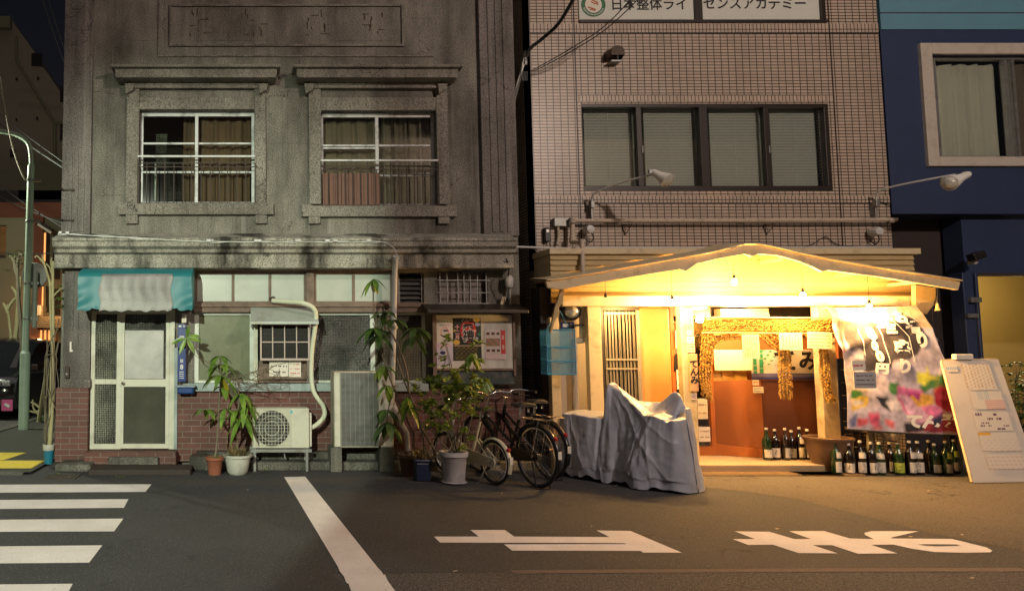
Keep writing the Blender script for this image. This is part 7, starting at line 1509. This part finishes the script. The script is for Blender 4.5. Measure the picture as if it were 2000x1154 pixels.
b.build('clamp', 'grey_metal', LP); b = MB(); b.tube([(x_ + .16, Yp, P(59, 640, Yp)[1]), (x_ + .16, Yp, P(59, 530, Yp)[1])], .05, 10); b.build('side_tube', mat('grey_tube', (.3, .33, .28), .5), LP, smooth=True)
b = MB(); b.lathe([(0, -.012), (.24, -.01), (.25, 0), (.24, .01), (0, .012)], P3(68, 538, Yp + .15), 24, Matrix.Rotation(math.radians(90), 3, 'X')); b.build('round_sign_back', 'grey_metal', LP)
b = MB(); b.tube(bez([P3(0, 150, 13), P3(10, 215, 13.4), P3(25, 290, 13.8), P3(45, 345, Yp - .05), P3(55, 352, Yp - .05)], 6), .014, 6); tag(b.build('overhead_cable', 'pvc_beige', None), 'pale rope-like cable drooping from above onto the lamp post', 'cable')
for i, (a_, c2, r_, lab) in enumerate((((-20, 225), (135, 335), .018, 'thick bundled cable slanting down to the upper corner bracket'), ((-20, 205), (135, 325), .01, 'thin wire just above the thick bundled cable'), ((-20, 372), (130, 440), .01, 'thin wire slanting under the thick cable to the corner'), ((-20, 345), (130, 450), .01, 'lowest slanting thin wire reaching the cornice end'), ((80, -10), (140, 160), .012, 'left thin wire crossing the night sky'), ((92, -10), (140, 135), .012, 'right thin wire crossing the night sky'), ((-20, 492), (125, 492), .012, 'dark level wire crossing in front of the lit beige wall'))):
    b = MB(); p, q = P3(a_[0], a_[1], 18 if i > 3 else 23), P3(c2[0], c2[1], 16 if i > 3 else 11.5); m_ = p.lerp(q, .5) - Vector((0, 0, .06)); b.tube(bez([p, m_, q]), r_, 5); tag(b.build('overhead_cable', 'cable', None), lab, 'cable')
# potted bare tree at the corner
CT = thing('potted_tree', 'bare tied-up tree in a white and blue pot at the brick corner', 'potted tree', G(95, 905, .03)); c_ = CT.location.copy(); rr = random.Random(91); Yq = c_.y
b = MB(); b.lathe([(0, 0), (.055, 0), (.068, .17), (.072, .17), (.06, .18), (0, .18)], c_, 18); b.build('pot', mat('blue_green_pot', (.015, .16, .25), .4), CT, smooth=True); b = MB(); b.lathe([(.066, .17), (.078, .18), (.08, .25), (.07, .25), (.06, .2), (0, .2)], c_, 18); b.build('pot_rim', 'pot_white', CT, smooth=True)
b = MB(); dd = lambda px, py, dy=0: P3(px, py, Yq + dy)
b.tube(bez([dd(96, 880), dd(102, 800), dd(103, 720), dd(104, 640), dd(103, 570), dd(104, 510)], 6), [.028 - .010 * i / 30 for i in range(31)], 8)
b.tube(bez([dd(94, 880), dd(98, 800), dd(99, 740), dd(101, 680), dd(98, 600), dd(97, 555), dd(88, 520), dd(78, 505)], 5), .014, 7)
for s_ in ([(103, 580), (112, 570), (122, 562)], [(104, 545), (98, 525), (90, 515)], [(102, 560), (92, 535), (82, 498)], [(104, 540), (100, 515), (101, 503)], [(78, 505), (72, 500), (68, 503)]): b.tube(bez([dd(*p) for p in s_], 4), .011, 6)
b.build('trunk', 'bark_pale', CT, smooth=True)
b = MB()
for i in range(14): p0_ = dd(rr.uniform(88, 102), 880); b.tube(bez([p0_, dd(rr.uniform(86, 112), rr.uniform(800, 850), rr.uniform(-.1, .1)), dd(rr.uniform(86, 116), rr.uniform(680, 780), rr.uniform(-.1, .1)), dd(rr.uniform(92, 116), rr.uniform(600, 700), rr.uniform(-.1, .1))], 4), .006, 4)
b.build('branches', 'bark', CT); b = MB()
for i in range(5): whorl(b, dd(rr.uniform(112, 121), rr.uniform(555, 600), rr.uniform(0, .15)), 5, .07, .03, rr, .1, .4)
b.build('leaves', 'leaf', CT)
# street trees beyond
def bare_tree(px, base_py, segs, r0, lab, m='bark_pale', leaves=None):
    g_ = G(px, base_py, .03); t = thing('street_tree', lab, 'tree', g_); b = MB()
    for k_, s_ in enumerate(segs): pts = bez([P3(x, y_, g_.y) for x, y_ in s_], 6); rr_ = r0 if k_ == 0 else r0 * .55; b.tube(pts, [rr_ * (1 - .5 * i / len(pts)) for i in range(len(pts))], 7)
    b.build('trunk', m, t, smooth=True)
    if leaves:
        b = MB()
        for i in range(leaves[4]): whorl(b, P3(rr.uniform(leaves[0], leaves[2]), rr.uniform(leaves[1], leaves[3]), g_.y + rr.uniform(-.3, .3)), 5, .14, .03, rr, .3, .3)
        b.build('crown', 'leaf_dark', t)
bare_tree(24, 800, [[(24, 800), (25, 760), (27, 690), (33, 640), (36, 590), (40, 540)], [(24, 680), (20, 640), (16, 610), (14, 595)], [(16, 612), (10, 598), (6, 592)], [(15, 605), (22, 592), (33, 580)], [(36, 590), (30, 570), (22, 560)]], .085, 'pale pruned tree with stubby limbs left of the lamp post')
bare_tree(44, 812, [[(44, 812), (46, 740), (42, 650), (36, 580), (34, 520)], [(34, 530), (24, 505), (18, 500)], [(34, 530), (36, 500), (44, 498)], [(34, 540), (28, 520), (30, 496)]], .07, 'thin dark-crowned tree directly behind the lamp post', 'bark', (14, 490, 44, 530, 10))
bare_tree(76, 824, [[(76, 824), (82, 780), (88, 740), (90, 700)], [(80, 800), (70, 790), (60, 785)], [(80, 800), (68, 805), (58, 802)], [(84, 780), (95, 770), (100, 765)], [(78, 812), (66, 798), (64, 780)]], .05, 'short leaning stake-like tree right of the lamp post', 'bark_pale', (72, 812, 94, 824, 7))
# van
VN = thing('parked_van', '-', 'van', (-5.6, 17.5, 0))
VN['label'] = 'black boxy van parked nose toward us behind the green lamp post'
vx0, vx1, vy0, vy1, vh = -6.72, -4.98, 15.9, 20.3, 1.83
pf2 = [(vy0 + .05, .25), (vy0, .45), (vy0 + .02, .78), (vy0 + .12, .95), (vy0 + .75, 1.08), (vy0 + 1.25, 1.62), (vy0 + 1.55, 1.76), (vy0 + 2.3, vh), (vy1 - .3, vh - .03), (vy1 - .08, 1.6), (vy1, 1.0), (vy1, .35), (vy1 - .1, .25)]
b = MB(); rows_ = ((0, 0, .10), (.10, 0, .03), (.22, 0, 0), (1 - .22, 0, 0), (.90, 0, .03), (1, 0, .10)); n = len(pf2); vs = []
for t_, _, ins in rows_:
    x = vx0 + (vx1 - vx0) * t_
    for yy, zz_ in pf2:
        k_ = ins * (1.0 if zz_ < 1.1 else 1.6); cy_ = 18; vs.append((x, yy + (k_ if yy < cy_ else -k_) * .9, zz_ - (k_ * .6 if zz_ > 1.2 else 0)))
fs = [(i * n + j, i * n + (j + 1) % n, (i + 1) * n + (j + 1) % n, (i + 1) * n + j) for i in range(5) for j in range(n)] + [tuple(range(n)), tuple(range(5 * n + n - 1, 5 * n - 1, -1))]
b.add(vs, fs); body = b.build('body', 'car_black', VN, smooth=True, bevel=0)
b = MB(); s_ = 0.012
b.quad((vx0 + .22, vy0 + .80 - s_, 1.12), (vx1 - .22, vy0 + .80 - s_, 1.12), (vx1 - .26, vy0 + 1.27 - s_, 1.60), (vx0 + .26, vy0 + 1.27 - s_, 1.60)); b.build('windscreen', 'car_glass', VN)
for (ya, yb_, lab) in ((vy0 + 1.15, vy0 + 1.95, 'front'), (vy0 + 2.05, vy0 + 3.1, 'middle'), (vy0 + 3.2, vy0 + 4.0, 'rear')):
    b = MB(); b.add([(vx1 + .006, ya, 1.08), (vx1 + .006, yb_, 1.08), (vx1 - .02, yb_ - .04, 1.58), (vx1 - .02, ya + .28 if lab == 'front' else ya + .04, 1.58)], [(0, 1, 2, 3)]); b.build('side_window', mat('painted_amber_reflection_glass', (.10, .045, .02), .06, var=.8, vs=3, spec=.9), VN)  # amber reflection is painted into the side window colour
b = MB(); b.box(vx1 - .004, vx1 + .004, vy0 + .9, vy1 - .2, .98, 1.02); b.build('trim_strip', 'chrome', VN)
for yy in (vy0 + .85, vy1 - .85):
    b = MB(); b.lathe([(.33, -.1), (.33, .1), (.2, .11), (.2, .09)], (vx1 - .10, yy, .33), 22, Matrix.Rotation(math.radians(90), 3, 'Y')); wo = b.build('wheel', 'rubber', VN, smooth=True); b = MB(); b.lathe([(0, .095), (.2, .10)], (vx1 - .10, yy, .33), 18, Matrix.Rotation(math.radians(90), 3, 'Y')); b.build('rim', 'chrome', wo)
for sx in (vx0 + .28, vx1 - .30):
    b = MB(); b.obox((sx, vy0 + .04, .80), (.40, .10, .13), Matrix.Rotation(.1 if sx < -6 else -.1, 3, 'Z')); ho = b.build('headlight', 'headlamp', VN, bevel=.03)
    b = MB()
    for k_ in range(3): b.lathe([(0, .0), (.035, .012), (.04, 0)], (sx - .11 + .11 * k_, vy0 - .015, .80), 12, Matrix.Rotation(math.radians(90), 3, 'X'))
    b.build('projector', 'chrome', ho)
b = MB(); b.box(vx0 + .5, vx1 - .5, vy0 - .015, vy0 + .01, .70, .86); b.box(vx0 + .3, vx1 - .3, vy0 - .005, vy0 + .03, .32, .44); b.build('grille', 'chrome', VN); b = MB(); q = P3(14, 791, vy0 - .02); b.box(q.x - .12, q.x + .12, vy0 - .03, vy0 - .012, q.z - .12, q.z + .12); po = b.build('pink_badge', mat('pink_sticker', (.65, .12, .30), .5, var=0), VN); b = MB(); b.obox((q.x, vy0 - .033, q.z), (.12, .002, .06), Matrix.Rotation(.5, 3, 'Y')); b.build('badge_mark', 'white_ink', po)
b = MB(); q = P3(33, 740, vy0 + .9); b.lathe([(0, -.02), (.05, 0), (0, .02)], (q.x, vy0 + .95, q.z), 12, Matrix.Rotation(math.radians(90), 3, 'X')); b.build('red_lamp', emis('red_dash_lamp', (1, .05, .02), 6), VN)
b = MB(); b.obox((vx1 + .12, vy0 + 1.05, 1.12), (.18, .1, .16), 0); b.build('mirror', 'car_black', VN, bevel=.03)
# far buildings
YO = 24.0
OB = thing('red_banded_building', 'low beige building with a broad red band and a lit orange entrance', 'building', (P(60, 600, YO)[0], YO, 0)); ro_ = lambda a, b_, c, d, Y=YO: R(a, b_, c, d, Y)
q = ro_(-250, 425, 66, 830); e1 = ro_(0, 440, 14, 500); b = MB(); b.holes(q[0], q[1], 0, ro_(0, 425, 1, 430)[3], YO, YO + .3, [ro_(-40, 440, 12, 498)]); b.box(q[0], q[1], YO + .31, YO + 6, 0, q[3]); b.build('wall', 'far_beige', OB)
q = ro_(-250, 396, 150, 425); b = MB(); b.box(q[0], q[1], YO - .05, YO + 6, q[2], q[3]); q = ro_(66, 425, 84, 560); b.box(q[0], q[1], YO - .05, YO + .3, q[2] - 3.2, q[3]); b.build('red_band', 'far_red', OB)
q = ro_(-40, 440, 12, 498); b = MB(); b.box(q[0], q[1], YO + .2, YO + .22, q[2], q[3]); wo = b.build('window', mat('amber_window', (.35, .16, .06), .3, var=.6, vs=3), OB); b = MB(); b.box(q[0], q[1], YO - .02, YO + .1, q[2] - .1, q[2]); b.box((q[1] + q[0]) / 2 + .1, (q[1] + q[0]) / 2 + .16, YO + .1, YO + .19, q[2], q[3]); b.build('sill', 'rust_metal', wo)
q = ro_(84, 425, 150, 700); b = MB(); b.box(q[0], q[1], YO + .02, YO + .4, q[2], q[3]); b.build('grey_wing', 'far_grey_b', OB)
for (a_, b__, c_, d_) in ((90, 447, 97, 545), (103, 470, 118, 545), (86, 455, 89, 510), (74, 560, 84, 620), (90, 560, 98, 610), (104, 565, 118, 615)):
    q = ro_(a_, b__, c_, d_); b = MB(); b.box(q[0], q[1], YO - .02, YO + .06, q[2], q[3]); b.build('window', 'car_glass' if a_ > 89 else 'lit_orange', OB)
q = ro_(74, 618, 124, 640); b = MB()
for k_ in range(6): b.box(q[0], q[1], YO - .3, YO - .2, q[2] + (q[3] - q[2]) * k_ / 6, q[2] + (q[3] - q[2]) * (k_ + .7) / 6)
b.build('shutter_box', 'far_beige', OB)
q = ro_(52, 632, 62, 700); b = MB(); q = ro_(56, 632, 76, 700); b.box(q[0], q[1], YO - .06, YO + .1, q[2], q[3]); b.build('brick_column', mat('salmon_brick', (.45, .15, .07), .8), OB)
q = ro_(78, 645, 110, 692); b = MB(); b.box(q[0], q[1], YO - .1, YO - .05, q[2], q[3]); eo = b.build('entrance', 'lit_orange', OB); b = MB()
for k_ in range(5): x = q[0] + (q[1] - q[0]) * k_ / 4; b.box(x - .03, x + .03, YO - .14, YO - .1, q[2], q[3])
b.build('entrance_frame', mat('glow_frame', (.45, .16, .05), .5), eo)
light('entrance_lamp', 'POINT', (P(95, 640, YO - 1)[0], YO - .9, 2.9), (1, .45, .15), 14, size=.1)
q = ro_(73, 597, 86, 618); b = MB(); b.box(q[0], q[1], YO - .4, YO - .05, q[2], q[3]); tag(b.build('far_outdoor_unit', 'cream_metal', None, bevel=.03), 'small white outdoor unit on the far grey wall above the lit entrance', 'air conditioner')
b = MB(); q = R(14, 662, 34, 692, 21); b.box(q[0], q[1], 21, 21.3, 0, q[3]); o = b.build('utility_cabinet', 'frost', None, bevel=.03); tag(o, 'pale utility cabinet with two dark windows behind the van', 'cabinet')
b = MB()
for px in (19, 30): x, zz_ = P(px, 670, 20.98); b.box(x - .05, x + .05, 20.98, 21, zz_ - .06, zz_ + .06)
b.build('cabinet_vent', 'black_metal', o)
GBd = thing('grey_apartment_building', 'tall dim grey building with a stepped sloping roofline against the night sky', 'building', (P(60, 300, 30)[0], 30, 0)); Yg = 30
poly = [(-250, 30), (0, 36), (24, 38), (28, 48), (70, 105), (72, 128), (84, 130), (125, 190), (128, 250), (150, 250), (150, 700), (-250, 700)]
b = MB(); b.prism([P(*p, Yg) for p in poly], Yg, Yg + 6); b.build('wall', 'far_grey', GBd, bevel=.05)
b = MB(); q = R(44, 320, 150, 395, Yg - 1); b.box(q[0], q[1], Yg - 1.5, Yg - .01, q[2], q[3]); b.build('lower_block', 'far_grey_b', GBd); b = MB(); q = R(-250, 395, 150, 440, Yg - 1); b.box(q[0], q[1], Yg - 1.5, Yg - .01, q[2] - 2, P(0, 372, Yg - 1.5)[1]); b.build('roof_block', 'dark_wall', GBd)
for (a_, b__, c_, d_) in ((62, 105, 82, 130), (118, 243, 130, 275), (20, 292, 30, 308), (31, 153, 35, 158), (73, 151, 77, 157), (118, 170, 128, 200), (31, 232, 34, 237), (71, 229, 75, 235)):
    q = R(a_, b__, c_, d_, Yg); b = MB(); b.box(q[0], q[1], Yg - .05, Yg + .02, q[2], q[3]); b.build('window', 'car_glass', GBd)
b = MB(); b.box(*R(-20, 30, 24, 60, Yg)[:2], Yg - .3, Yg - .01, *R(-20, 38, 24, 60, Yg)[2:]); b.tube([P3(32, 72, Yg - .1), P3(32, 118, Yg - .1), P3(104, 235, Yg - .1)], .05, 6); b.tube([P3(107, 240, Yg - .1), P3(107, 320, Yg - .1)], .06, 6); b.tube([P3(107, 240, Yg - .1), P3(128, 240, Yg - .1)], .06, 6); b.build('gutter', 'far_grey_b', GBd)
FLm = thing('tube_lamp', 'tilted unlit white tube lamp on the far red wall', 'lamp', P3(86, 441, YO - .6)); b = MB(); b.tube([P3(73, 435, YO - .6), P3(101, 452, YO - .6)], .09, 8); b.build('case', 'rust_metal', FLm); b = MB(); b.tube([P3(74, 438, YO - .75), P3(100, 455, YO - .75)], .04, 8); b.build('tube', 'paper', FLm)
b = MB(); b.box(-14, -6.2, 36, 37, 0, 7.6); b.build('dark_house', 'dark_wall', None); o = bpy.data.objects['dark_house']; tag(o, 'dark building strip between the grey building and the concrete corner', 'building')
bpy.data.objects.remove(o)
# the house across the street, behind the camera
AC_ = thing('opposite_building', 'plain grey building across the street behind the viewer', 'building', (4, -3, 0)); b = MB(); b.holes(-2.25, 16, 0, 8, -2.2, -2.6, [(0, 2, 1, 2.4), (4, 6, 1, 2.4), (0, 2, 4.2, 5.8), (4, 6, 4.2, 5.8)]); b.box(-2.25, 16, -9, -2.61, 0, 8)
b.build('wall', 'far_grey', AC_); b = MB()
for a_ in (0, 4):
    for c_ in (1, 4.2): b.box(a_, a_ + 2, -2.5, -2.48, c_, c_ + 1.6)
b.build('pane', 'car_glass', AC_)
